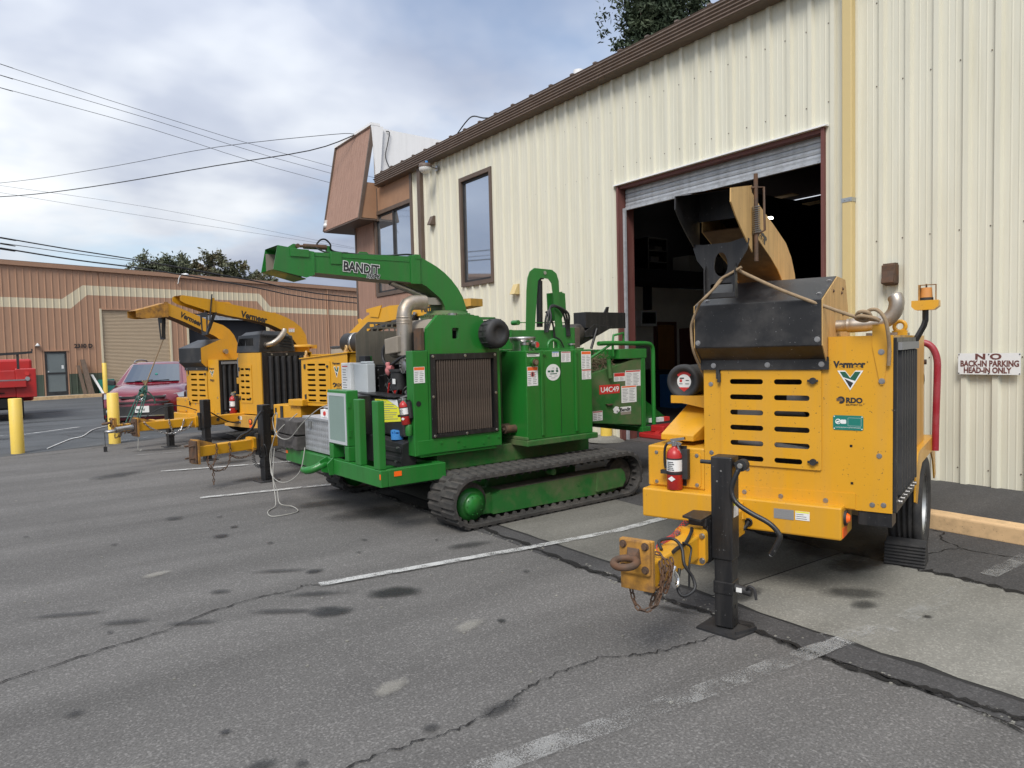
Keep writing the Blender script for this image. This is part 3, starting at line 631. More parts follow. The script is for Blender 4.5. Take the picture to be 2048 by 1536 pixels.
k = MB(); k.lathe([(0, .06), (.06, .05), (.075, 0), (.06, -.05), (0, -.06)], (8.02, 20.9, 5.62), (-1, 0, 0), 14); k.box(8.0, 8.1, 20.86, 20.94, 5.68, 5.78); tag(k.build('security_camera', 'label'), 'small white dome camera at the lower corner of the brown mansard', 'camera')
# ================================================================== FAR BUILDING (brown sheeting with a stepped cream stripe)
mm['fbrown'] = mat('brown_sheet_steel', (.40, .232, .145), .55, var=.06, ns=1.5, dirt=(.28, .16, .11), da=.4, dsc=2, streak=True)
mm['fcream'] = mat('cream_stripe', (.62, .54, .38), .55, var=.05, ns=2, dirt=(.42, .34, .23), da=.35, dsc=2, streak=True)
mm['fgreen'] = mat('green_dado', (.062, .082, .058), .6, var=.1, ns=2, dirt=(.1, .1, .08), da=.4, dsc=3)
mm['shutter'] = mat('beige_shutter', (.48, .37, .25), .55, var=.05, ns=2, dirt=(.35, .26, .18), da=.35, dsc=2)
mm['doorglass'] = mat('dull_door_glass', (.20, .23, .23), .25, .2, var=.12, ns=2)
F = thing('brown_workshop', 'low brown metal workshop across the alley with a stepped cream stripe', 'building', (1.8475, 43.0965, 0), R(-78.8))
FO = [(-.42, .66, -.2, 2.22), (2.28, 5.86, -.2, 4.40), (6.8, 11.75, -.2, 4.26)]
def lerp(x, tab):
    for (a, va), (b, vb) in zip(tab, tab[1:]):
        if a <= x <= b: return va+(vb-va)*(x-a)/(b-a)
    return tab[0][1] if x < tab[0][0] else tab[-1][1]
ST = [(-30, 4.95), (.55, 4.88), (1.52, 5.62), (11.31, 5.57), (12.0, 4.78), (30, 4.5)]
SB = [(-30, 4.46), (.93, 4.40), (1.70, 5.12), (11.12, 5.10), (11.66, 4.44), (30, 4.1)]
RT = [(-30, 7.2), (-2, 6.48), (18.7, 6.02), (30, 5.8)]
fc = sorted({-14.02, 24., *[y for o in FO for y in o[:2]], *[-14.02+.9144*k for k in range(1, 42)]})
FR = [(0, 0), (.02, .030), (.05, .030), (.07, 0)]
def fprof(a, b):
    out = [(a, 0), (b, 0)]; k = math.floor((a+14.02)/P_)
    while -14.02+k*P_ < b:
        for t, h in FR:
            y = -14.02+k*P_+t+.1
            if a < y < b: out.append((y, h))
        k += 1
    return sorted(out)
for a, b in zip(fc, fc[1:]):
    if b-a < .02: continue
    z0 = -.12
    for o in FO:
        if a >= o[0]-1e-3 and b <= o[1]+1e-3: z0 = o[3]
    mb = MB(); pf = fprof(a, b)
    lev = lambda y: [z0, max(z0, 1.02), max(z0, lerp(y, SB)), max(z0, lerp(y, ST)), lerp(y, RT)]
    ex = sorted({*[p for p in pf], *[(y, None) for y in (.55, .93, 1.52, 1.70, 11.31, 11.12, 12.0, 11.66) if a < y < b]}, key=lambda p: p[0])
    pf2 = [(y, h if h is not None else lerp(y, pf)) for y, h in ex]
    for i in range(4):
        mb.k = (1, 0, 2, 0)[i]
        A1 = [(h, y, lev(y)[i]) for y, h in pf2]; B1 = [(h, y, lev(y)[i+1]) for y, h in pf2]
        if max(p[2]-q_[2] for p, q_ in zip(B1, A1)) < 1e-3: continue
        mb.strip(A1, B1)
    mb.build('wall_panel', ['fbrown', 'fgreen', 'fcream'], F)
k = MB()
for a, b in ((-14, 24),): k.hexa([(-.02, a, lerp(a, RT)-.04), (.14, a, lerp(a, RT)-.04), (.14, b, lerp(b, RT)-.04), (-.02, b, lerp(b, RT)-.04), (-.02, a, lerp(a, RT)+.17), (.16, a, lerp(a, RT)+.17), (.16, b, lerp(b, RT)+.17), (-.02, b, lerp(b, RT)+.17)])
k.build('eaves_trim', 'fbrown', F)
k = MB(); k.hexa([(-20, -14, 7.0), (.1, -14, lerp(-14, RT)+.18), (.1, 24, lerp(24, RT)+.18), (-20, 24, 6.8), (-20, -14, 7.1), (.1, -14, lerp(-14, RT)+.2), (.1, 24, lerp(24, RT)+.2), (-20, 24, 6.9)]); k.build('roof', 'roof', F)
k = MB(); k.box(-.5, -.45, -14, 24, -.2, 5.9); k.build('liner', 'indark', F)
# man door
d_ = grp('entrance_door', F)
k = MB(); k.prism([(-.36, -.1), (.60, -.1), (.60, 2.18), (-.36, 2.18)], 'x', -.03, .03, holes=[[(-.28, 1.12), (.52, 1.12), (.52, 2.10), (-.28, 2.10)], [(-.28, .14), (.52, .14), (.52, 1.04), (-.28, 1.04)]]); k.build('door_frame', 'blackmatte', d_, bevel=.004)
k = MB(); k.box(-.01, .0, -.28, .52, 1.12, 2.10); k.build('upper_pane', 'doorglass', d_); k = MB(); k.box(-.01, .0, -.28, .52, .14, 1.04); k.build('lower_pane', 'doorglass', d_)
k = MB(); k.box(.001, .003, .36, .46, 1.30, 1.48).box(.001, .003, -.26, -.2, 1.14, 1.2); k.build('door_stickers', 'label', d_)
k = MB(); k.box(.0, .06, -.44, .68, 2.2, 2.26).box(-.02, .02, -.44, -.37, -.1, 2.2).box(-.02, .02, .61, .68, -.1, 2.2); k.build('door_trim', 'fbrown', F)
k = MB(); z = -.12
while z < 4.34: k.prism([(-.06, z), (-.045, z+.012), (-.035, z+.04), (-.045, z+.066), (-.06, z+.074)], 'y', 2.36, 5.80); z += .0755
k.build('shutter_curtain', 'shutter', F, kind='stuff')
k = MB(); k.box(-.1, .05, 2.24, 2.34, -.12, 4.42).box(-.1, .05, 5.80, 5.90, -.12, 4.42); k.build('shutter_jamb', 'fcream', F); k = MB(); k.box(-.1, .05, 2.34, 5.8, 4.36, 4.42); k.build('shutter_header', 'fbrown', F)
k = MB(); z = 3.9
while z < 4.2: k.prism([(-.06, z), (-.045, z+.012), (-.035, z+.04), (-.045, z+.066), (-.06, z+.074)], 'y', 6.86, 11.7); z += .0755
k.build('raised_shutter', 'galv', F, kind='stuff')
k = MB(); k.box(-.1, .05, 6.76, 6.86, -.12, 4.28).box(-.1, .05, 11.7, 11.86, -.12, 4.28); k.build('doorway_jamb', 'fcream', F)
k = MB(); k.cyl((.05, 16.1, -.1), (.05, 16.1, 6.05), .05, 8); k.build('downspout', 'fbrown', F)
text('2310 D', .29, 'ink', F, (.05, .97, 2.36), 'right', bold=.012, width=.86, name='unit_number')
pvf = MB(); pvf.box(-.5, 1.0, -14, 24, -.3, -.055); pvf.box(.995, 1.14, -14, 24, -.3, -.05); pvf.build('far_pavement', 'concrete', F)
kf = MB(); kf.box(1.141, 1.28, -12, 1.9, -.3, -.035); kf.build('kerb', 'kerb', F, bevel=.01)
kf = MB(); kf.box(1.141, 1.28, 6.0, 24, -.3, -.035); kf.build('kerb', 'kerb', F, bevel=.01)
isl = MB(); isl.prism([(0, 0), (3.2, -.5), (3.2, 1.2), (.6, .35)], 'z', -.2, -.09); o = isl.build('kerb_island', 'kerb', kind='structure', bevel=.02); o.location = (3.1, 33.2, 0)
def Fp(x, s, z):
    t = R(78.8); return Vector((1.8475, 43.0965, 0))+Vector((math.cos(t), -math.sin(t), 0))*x+Vector((math.sin(t), math.cos(t), 0))*s+Vector((0, 0, z))
FR_ = R(-78.8)
t = thing('gooseneck_light', 'cream gooseneck lamp at the eaves above the shutter', 'light', Fp(.04, 6.36, 5.96), FR_)
k = MB(); k.tube(smoothpath([(0, 0, 0), (.08, 0, .02), (.15, .03, .3), (.3, .12, .48), (.45, .2, .5)], 5), .03, 8); k.build('arm', 'label', t)
k = MB(); k.lathe([(.03, .06), (.14, .02), (.17, -.05), (0, -.06)], (.55, .25, .48), n=14); k.build('lamp_head', 'label', t)
t = thing('porch_light', 'small white porch lamp above and left of the workshop door', 'light', Fp(.03, -.66, 2.52), FR_)
k = MB(); k.lathe([(.02, .1), (.04, .06), (.13, -.05), (.0, -.055)], (.08, 0, 0), n=14); k.box(-.03, .08, -.02, .02, .02, .08); k.build('shade', 'label', t)
# timbers and boards against the far wall
k = MB(); k.hexa([(.55, 1.35, -.05), (.75, 1.35, -.05), (.75, 1.62, -.05), (.55, 1.62, -.05), (.12, 1.18, 1.75), (.26, 1.18, 1.75), (.26, 1.38, 1.75), (.12, 1.38, 1.75)]).hexa([(.5, 1.15, -.05), (.62, 1.15, -.05), (.62, 1.30, -.05), (.5, 1.30, -.05), (.10, 1.0, 1.45), (.2, 1.0, 1.45), (.2, 1.14, 1.45), (.1, 1.14, 1.45)])
o = k.build('timber_post', 'oldwood'); o.location = Fp(0, 0, 0); o.rotation_euler = (0, 0, FR_); tag(o, 'weathered brown railway timbers leaning on the far wall', 'timber')
k = MB(); k.hexa([(.6, 1.98, -.05), (.66, 1.98, -.05), (.66, 2.10, -.05), (.6, 2.10, -.05), (.12, 1.62, .95), (.18, 1.62, .95), (.18, 1.74, .95), (.12, 1.74, .95)])
o = k.build('leaning_board', 'label'); o.location = Fp(0, 0, 0); o.rotation_euler = (0, 0, FR_); tag(o, 'narrow white board leaning beside the brown timbers', 'board')
k = MB(); k.hexa([(.35, 1.95, -.05), (.42, 1.95, -.05), (.42, 2.75, -.05), (.35, 2.75, -.05), (.1, 1.95, .65), (.15, 1.95, .65), (.15, 2.75, .68), (.1, 2.75, .68)])
o = k.build('green_panel', 'labelgreen'); o.location = Fp(0, 0, 0); o.rotation_euler = (0, 0, FR_); tag(o, 'dark green panel propped low beside the white board', 'panel')
# ------------------------------------------------------------------ bollards
mm['bollard'] = mat('yellow_bollard_paint', (.74, .52, .085), .5, var=.06, ns=3, dirt=(.5, .38, .2), da=.3, dsc=3, chip=.22, chipcol=(.14, .12, .10))
def bollard(loc, h, lab, r=.11, collar=False):
    k = MB(); k.lathe([(r, -.02), (r, h-.01), (r-.012, h), (0, h+.004)], (0, 0, 0), n=24); o = k.build('bollard', 'bollard')
    if collar:
        c = MB(); c.lathe([(.36, -.02), (.34, .03), (.2, .07), (.0, .075)], (0, 0, 0), n=18); c.build('concrete_collar', 'concrete', o)
    o.location = loc; tag(o, lab, 'bollard', 'yellow steel bollards'); return o
bollard((.06, 16.4, 0), 1.05, 'yellow bollard with a grey chip at its foot, standing alone at left')
bollard((1.715, 16.73, 0), 1.05, 'yellow bollard in front of the maroon car, with a rusty hitch across it')
bollard((8.50, 9.19, .13), 1.0, 'yellow bollard with a concrete collar beside the big open door', .10, True)
bollard((Fp(.5, 2.2, 0).x, Fp(.5, 2.2, 0).y, -.06), 1.6, 'peeling yellow bollard at the left edge of the beige shutter', .11)
# ------------------------------------------------------------------ overhead wires
def wire(pts, r, lab, grp_=None, name='overhead_wire'):
    k = MB(); k.tube(smoothpath(pts, 4), r, 5); o = k.build(name, 'blackcable'); tag(o, lab, 'wire', grp_); return o
W1 = [((-20, 32.7, 9.3), (-1.03, 36.41, 7.01), (-.05, 36.6, 6.91), (2.26, 37.06, 6.65), (5.72, 37.75, 6.31), (10.6, 38.71, 5.73), (17.33, 40.04, 5.02), (40, 44.6, 4.6)),
      ((-20, 32.7, 8.9), (-1.04, 36.41, 6.75), (-.06, 36.6, 6.68), (2.64, 37.14, 6.46), (5.72, 37.75, 6.24), (10.6, 38.71, 5.7), (17.33, 40.04, 4.99), (40, 44.6, 4.5)),
      ((-20, 32.7, 8.6), (-1.05, 36.41, 6.54), (-.07, 36.6, 6.47), (2.62, 37.13, 6.18), (5.49, 37.7, 5.97), (10.05, 38.6, 5.46), (17.32, 40.04, 4.69), (40, 44.6, 4.3))]
for p, r, l in zip(W1, (.028, .016, .033), ('uppermost of the three thick black cables just above the far roof', 'thin middle one of the three cables just above the far roof', 'lowest and thickest black cable just above the far roof')): wire(p, r, l, 'cables above the far roof')
W2 = [((-20, 32.7, 16.6), (-.68, 36.48, 14.21), (.3, 36.67, 14.08), (6.04, 37.81, 13.37), (15.62, 39.71, 12.52), (40, 44.6, 11.2)),
      ((-20, 32.7, 15.9), (-.70, 36.48, 13.73), (.28, 36.67, 13.63), (6.03, 37.81, 13.09), (15.6, 39.7, 12.12), (40, 44.6, 10.9)),
      ((-20, 32.7, 15.3), (-.73, 36.47, 13.22), (.25, 36.66, 13.11), (6.01, 37.8, 12.64), (15.42, 39.67, 11.58), (40, 44.6, 10.4))]
for p, l in zip(W2, ('topmost power line crossing the grey sky', 'second power line from the top of the sky', 'third power line from the top of the sky')): wire(p, .011, l, 'high power lines')
W3 = [((-20, 69.5, 17), (-1.86, 72.94, 16.48), (.11, 73.33, 16.38), (11.7, 75.63, 16.06), (25.98, 78.46, 14.9), (34.93, 80.23, 14.14)), ((-20, 69.5, 16.4), (-1.89, 72.94, 15.92), (.08, 73.33, 15.8), (11.65, 75.62, 15.16), (25.96, 78.45, 14.51), (34.93, 80.23, 14.02))]
for p, l in zip(W3, ('upper of two faint far wires behind the green chute', 'lower of two faint far wires behind the green chute')): wire(p, .012, l, 'faint far wires')
wire([(-.94, 36.43, 8.89), (1.2, 32.5, 8.62), (3.4, 28.4, 8.48), (5.8, 24.2, 8.45), (8.0, 20.2, 8.15), (8.43, 19.5, 8.05)], .009, 'thin upper service drop running to the top of the mansard', 'service drops')
wire([(-.96, 36.42, 8.39), (1.1, 32.6, 8.05), (3.3, 28.5, 7.88), (5.7, 24.3, 7.86), (7.6, 20.9, 7.8), (8.43, 19.5, 8.02)], .016, 'thick twisted service drop running to the top of the mansard', 'service drops')
# ------------------------------------------------------------------ trees
mm['bark'] = mat('bark', (.12, .09, .07), .9, var=.3, ns=8)
def leafmat(n, c, c2):
    m_ = mat(n, c, .65, var=.45, ns=.9, dirt=c2, da=.9, dsc=.7, spec=.3); return m_
mm['leaf1'] = leafmat('grey_green_leaves', (.105, .115, .065), (.14, .085, .045)); mm['leaf2'] = leafmat('dark_green_leaves', (.032, .05, .026), (.065, .08, .04)); mm['leaf3'] = leafmat('olive_leaves', (.085, .10, .055), (.12, .115, .07))
def tree(name, lab, loc, h, clumps, leaf, nleaf, lsz, seed, trunk_r=.3, cat='tree', grp_=None):
    q = random.Random(seed); t = thing(name, lab, cat, loc, group=grp_)
    k = MB(); base = Vector((0, 0, -1)); top = Vector((0, 0, h*.62)); k.tube([base, Vector((.1, .05, h*.3)), top], [trunk_r, trunk_r*.75, trunk_r*.4], 8)
    for c, r_ in clumps:
        c = Vector(c); st = Vector((0, 0, max(h*.25, c.z*.6))); mid = (st+c)*.5+Vector((q.uniform(-.4, .4), q.uniform(-.4, .4), .3)); k.tube(smoothpath([st, mid, c], 3), [trunk_r*.35]*3+[trunk_r*.25]*3+[trunk_r*.1], 5)
        for _ in range(3):
            e = c+Vector((q.gauss(0, 1), q.gauss(0, 1), q.gauss(0, 1))).normalized()*r_*.8; k.tube([mid.lerp(c, .6), e], [trunk_r*.12, trunk_r*.03], 4)
    k.build('trunk', 'bark', t)
    k = MB(); tot = sum(r_**2 for c, r_ in clumps)
    for c, r_ in clumps:
        c = Vector(c); n = int(nleaf*r_**2/tot)
        subs = [(c+Vector((q.gauss(0, .5), q.gauss(0, .5), q.gauss(0, .42)))*r_, r_*q.uniform(.16, .34)) for _ in range(max(10, n//45))]
        for _ in range(n):
            s0, sr = q.choice(subs); p = s0+Vector((q.gauss(0, .55), q.gauss(0, .55), q.gauss(0, .5)))*sr
            a = Vector((q.gauss(0, 1), q.gauss(0, 1), q.gauss(0, 1))).normalized(); b = a.cross(Vector((q.gauss(0, 1), q.gauss(0, 1), q.gauss(0, 1)))).normalized(); s = lsz*q.uniform(.6, 1.3)
            k.add([p-a*s, p+b*s*.38, p+a*s, p-b*s*.38], [(0, 1, 2, 3)])
    k.build('crown', leaf, t); return t
G_ = lambda px, d: (d*math.sin(math.atan((px-1024)/1420)+YAW), d*math.cos(math.atan((px-1024)/1420)+YAW))
x, y = G_(345, 74); tree('broadleaf_tree', 'rounded grey-green tree behind the far roof, left of the pair', (x, y, -.2), 12, [((-1.9, 0, 9.6), 1.4), ((-.6, .3, 10.2), 1.5), ((.8, 0, 10.1), 1.5), ((2.0, .5, 9.5), 1.3), ((-3, .2, 8.4), 1.1), ((0, 0, 8.3), 2.2), ((2.6, 0, 7.8), 1.6)], 'leaf3', 15000, .17, 4, .35)
x, y = G_(452, 70); tree('gum_tree', 'taller loose tree with brownish patches behind the far roof', (x, y, -1), 13, [((-1.4, 0, 10.6), 1.1), ((-.6, .3, 11.2), 1.2), ((.7, 0, 10.6), 1.2), ((1.7, 0, 11.0), .6), ((2.3, .4, 9.8), 1.2), ((-1.7, 0, 9.4), 1.1), ((3.3, .2, 9.0), 1.2), ((.7, .5, 9.3), 1.4), ((-.4, 0, 8.3), 1.2)], 'leaf1', 9000, .17, 9, .3)
x, y = G_(528, 72); tree('gum_tree', 'smaller loose tree behind the green chute tip', (x, y, -1), 11, [((-.8, 0, 9.4), 1.0), ((.6, .3, 9.6), 1.1), ((1.7, 0, 8.6), 1.2), ((-1.5, 0, 8.3), 1.1), ((2.8, 0, 7.8), .9), ((.2, 0, 8.2), 1.2)], 'leaf1', 5500, .16, 12, .25)
x, y = G_(1335, 36); tree('evergreen_tree', 'tall dark evergreen rising behind the eaves of the metal warehouse', (x, y, 0), 24, [((.3, 0, 21), 1.5), ((.2, .2, 19.4), 1.7), ((-.4, 0, 18.2), 1.4), ((.9, 0, 18.0), 1.3), ((-1.0, .2, 17.0), 1.3), ((.2, 0, 16.5), 1.6), ((1.3, 0, 16.3), .9), ((-1.5, .1, 16.0), 1.0), ((-1.0, 0, 15.0), 1.2), ((.6, 0, 14.6), 1.5), ((-2.0, 0, 14.3), .7), ((-2.4, 0, 13.4), .7), ((-.8, 0, 13), 1.8), ((.5, 0, 23), 1.0)], 'leaf2', 46000, .13, 21, .4)
# ================================================================== YELLOW CHIPPERS (front faces -y, +x to the right seen from the front, +y towards the feed end)
def fire_ext(loc, rz, lab, s=1., small=False):
    t = thing('fire_extinguisher', lab, 'extinguisher', loc, rz); t.scale = (s, s, s)
    k = MB(); k.lathe([(.052, 0), (.058, .006), (.058, .255), (.05, .285), (.03, .305), (.018, .315), (.018, .33)], (0, 0, 0), n=20); k.build('cylinder', 'red', t)
    k = MB(); k.lathe([(.0588, .14), (.0588, .235)], (0, 0, 0), n=20); k.build('label_wrap', 'label', t)
    k = MB(); k.lathe([(.0592, .225), (.0592, .237)], (0, 0, 0), n=20)
    for i in range(5): k.box(-.03, .02-.006*(i % 3), -.0605, -.0585, .15+i*.014, .155+i*.014)
    k.build('label_print', 'ink', t)
    k = MB(); k.prism([(-.028, .085), (.0, .105), (.03, .085), (.0, .065)], 'y', -.0605, -.058); k.build('emblem', 'label', t)
    k = MB(); k.cyl((0, 0, .325), (0, 0, .36), .022, 12).hexa([(-.02, -.012, .355), (.085, -.012, .375), (.085, .012, .375), (-.02, .012, .355), (-.03, -.012, .375), (.08, -.012, .395), (.08, .012, .395), (-.03, .012, .375)])
    k.hexa([(-.05, -.012, .335), (.0, -.012, .34), (.0, .012, .34), (-.05, .012, .335), (-.05, -.012, .35), (0, -.012, .36), (0, .012, .36), (-.05, .012, .35)])
    k.hexa([(.02, -.01, .335), (.05, -.01, .33), (.05, .01, .33), (.02, .01, .335), (.03, -.01, .36), (.06, -.01, .35), (.06, .01, .35), (.03, .01, .36)])
    k.hexa([(.04, -.01, .28), (.055, -.01, .275), (.055, .01, .275), (.04, .01, .28), (.015, -.01, .36), (.03, -.01, .355), (.03, .01, .355), (.015, .01, .36)]); k.build('valve_lever', 'chrome', t)
    if not small:
        k = MB(); k.tube(smoothpath([(-.01, 0, .345), (-.05, 0, .34), (-.075, 0, .30), (-.078, 0, .20), (-.07, 0, .15)], 4), .010, 8); k.build('hose', 'blackcable', t)
    k = MB(); k.lathe([(.0605, .115), (.0615, .118), (.0615, .135), (.0605, .138)], (0, 0, 0), n=20); k.box(-.105, -.05, -.02, .02, .112, .14).box(.05, .10, .0, .05, .08, .30).box(-.03, .07, .055, .07, .02, .32); k.build('bracket', 'blackmatte', t)
    return t
def tyre(k, c, r, wd, ax=(1, 0, 0), grooves=4, n=40):
    h = wd/2; pr = [(r*.60, -h*.8), (r*.72, -h), (r*.93, -h*.98), (r*.985, -h*.8)]
    for i in range(grooves):
        x = -h*.8+(i+1)*(h*1.6)/(grooves+1); pr += [(r, x-.011), (r-.014, x-.008), (r-.014, x+.008), (r, x+.011)]
    pr += [(r*.985, h*.8), (r*.93, h*.98), (r*.72, h), (r*.60, h*.8)]
    k.lathe(pr, c, ax, n)
def wheel(parent, c, r, wd, sgn=1):
    g = grp('wheel', parent); k = MB(); tyre(k, c, r, wd); k.build('tyre', 'rubber', g)
    c = Vector(c); ax = Vector((sgn, 0, 0)); k = MB(); k.lathe([(r*.62, wd*.42), (r*.60, wd*.36), (r*.56, wd*.1), (r*.50, -wd*.02), (r*.30, .0), (r*.26, wd*.12), (r*.18, wd*.14), (r*.15, wd*.3), (0, wd*.32)], c, ax, 28)
    for i in range(8): a = 2*math.pi*i/8; p = c+Vector((0, math.cos(a), math.sin(a)))*r*.22+ax*wd*.12; k.cyl(p, p+ax*.025, .011, 6)
    k.build('rim', 'zinc', g); return g
def arc(cy, cz, r, a0, a1, n=8): return [(cy+r*math.cos(R(a0+(a1-a0)*i/n)), cz+r*math.sin(R(a0+(a1-a0)*i/n))) for i in range(n+1)]
def slot(x0, x1, zc, h=.036): return rrect(x0, x1, zc-h/2, zc+h/2, h*.49, 5)
def duct(k, outer, inner, x0, x1, t=.006, yw=None):
    """hollow rectangular chute: two side plates and the sheets along the outer and inner curve, both ends open"""
    poly = list(outer)+list(inner)[::-1]
    k.prism(poly, 'x', x0, x0+t); k.prism(poly, 'x', x1-t, x1)
    for c, s in ((outer, -1), (inner, 1)):
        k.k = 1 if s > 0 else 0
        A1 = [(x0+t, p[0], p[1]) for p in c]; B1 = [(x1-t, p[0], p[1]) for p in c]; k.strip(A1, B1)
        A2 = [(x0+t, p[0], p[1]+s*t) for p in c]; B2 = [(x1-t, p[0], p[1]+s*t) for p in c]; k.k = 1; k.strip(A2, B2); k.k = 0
def vlogo(parent, xc, zt, w_, h_, y):
    k = MB(); out = [(-.5, 0), (-.20, 0), (0, -.33), (.20, 0), (.5, 0), (0, -1)]
    k.prism([(xc+a*w_, zt+b*h_) for a, b in out], 'y', y-.0015, y); g = k.build('emblem', 'label', parent)
    k = MB(); kk = .86
    def sc2(a, b): return (xc+a*w_*kk, zt-.055*h_+b*h_*kk)
    k.prism([sc2(a, b) for a, b in [(-.47, 0), (-.22, 0), (0, -.37), (.22, 0), (.47, 0), (.22, -.54), (-.22, -.36), (-.32, -.32)]], 'y', y-.0025, y-.0016); k.build('emblem_top', 'darkgreenink', g)
    k = MB(); k.prism([sc2(a, b) for a, b in [(-.26, -.40), (.14, -.66), (0, -.97)]], 'y', y-.0025, y-.0016); k.build('emblem_foot', 'ink', g)
def jack(parent, x, y, z1, zs, foot, handle=True, detail=True, gz_=0., w_=.066):
    j = grp('jack', parent)
    k = MB(); k.box(x-w_, x+w_, y, y+.13, zs, z1); k.build('outer_tube', 'black', j, bevel=.008)
    zm = zs-(zs-foot)*.42
    k = MB(); k.box(x-.052, x+.058, y+.01, y+.12, foot+.02, zs).box(x-.058, x+.064, y+.004, y+.126, zm-.03, zm+.05)
    k.build('inner_leg', 'black', j, bevel=.006)
    k = MB()
    for i in range(6):
        z = foot+.07+i*.075
        if z < zm-.04: k.cyl((x+.0575, y+.065, z), (x+.0595, y+.065, z), .012, 10)
    k.build('pin_holes', 'dark', j, kind='stuff')
    k = MB(); k.prism([(x-.15, y-.05), (x+.11, y-.10), (x+.18, y+.10), (x+.13, y+.20), (x-.12, y+.21)], 'z', foot, foot+.012); k.prism([(x+.10, y-.05), (x+.18, y+.1), (x+.17, y+.11), (x+.09, y-.04)], 'z', foot+.012, foot+.03); k.build('foot_plate', 'blackmatte', j, bevel=.003)
    if detail:
        k = MB(); k.cyl((x-.15, y+.06, z1-.045), (x+.12, y+.06, z1-.05), .013, 10).cyl((x+.11, y+.03, z1-.05), (x+.11, y+.09, z1-.05), .036, 14); k.build('gear_shaft', 'blackmatte', j)
        k = MB(); k.tube(smoothpath([(x+.115, y+.02, z1-.045), (x+.085, y, z1-.12), (x+.068, y-.01, z1-.20), (x+.10, y-.02, z1-.265), (x+.18, y-.02, z1-.315), (x+.29, y-.02, z1-.365), (x+.345, y-.02, z1-.42), (x+.345, y-.02, z1-.46), (x+.30, y-.02, z1-.55)], 4), .0155, 10); h = k.build('crank_handle', 'black', j)
        k = MB(); k.bolt((x+.115, y-.0, z1-.045), (0, -1, 0), .012); k.cyl((x+.30, y-.02, z1-.55), (x+.296, y-.021, z1-.556), .011, 10); k.build('crank_bolt', 'zinc', h)
        k = MB(); k.cyl((x+.05, y+.06, zm+.012), (x+.16, y+.06, zm-.005), .026, 14).tube(smoothpath([(x+.13, y+.06, zm-.01), (x+.145, y+.03, zm+.03), (x+.165, y+.02, zm+.045), (x+.19, y+.02, zm+.03), (x+.2, y+.02, zm-.03)], 4), .009, 8); pn = k.build('spring_pin', 'blackmatte', j)
        k = MB(); k.box(x+.075, x+.11, y+.0325, y+.034, zm-.008, zm+.02); k.build('pin_label', 'label', pn)
        k = MB(); k.box(x+w_, x+w_+.0015, y+.03, y+.11, z1-.37, z1-.30); k.k = 1; k.box(x+w_, x+w_+.0015, y+.03, y+.11, z1-.30, z1-.27); k.build('side_label', ['label', 'labelyellow'], j)
        k = MB()
        for a, b in ((-.0, z1-.085), (-.025, z1-.15)): k.cyl((x+a, y, b), (x+a, y-.003, b), .006, 8)
        k.build('rivets', 'zinc', j)
    return j
XC = -.16
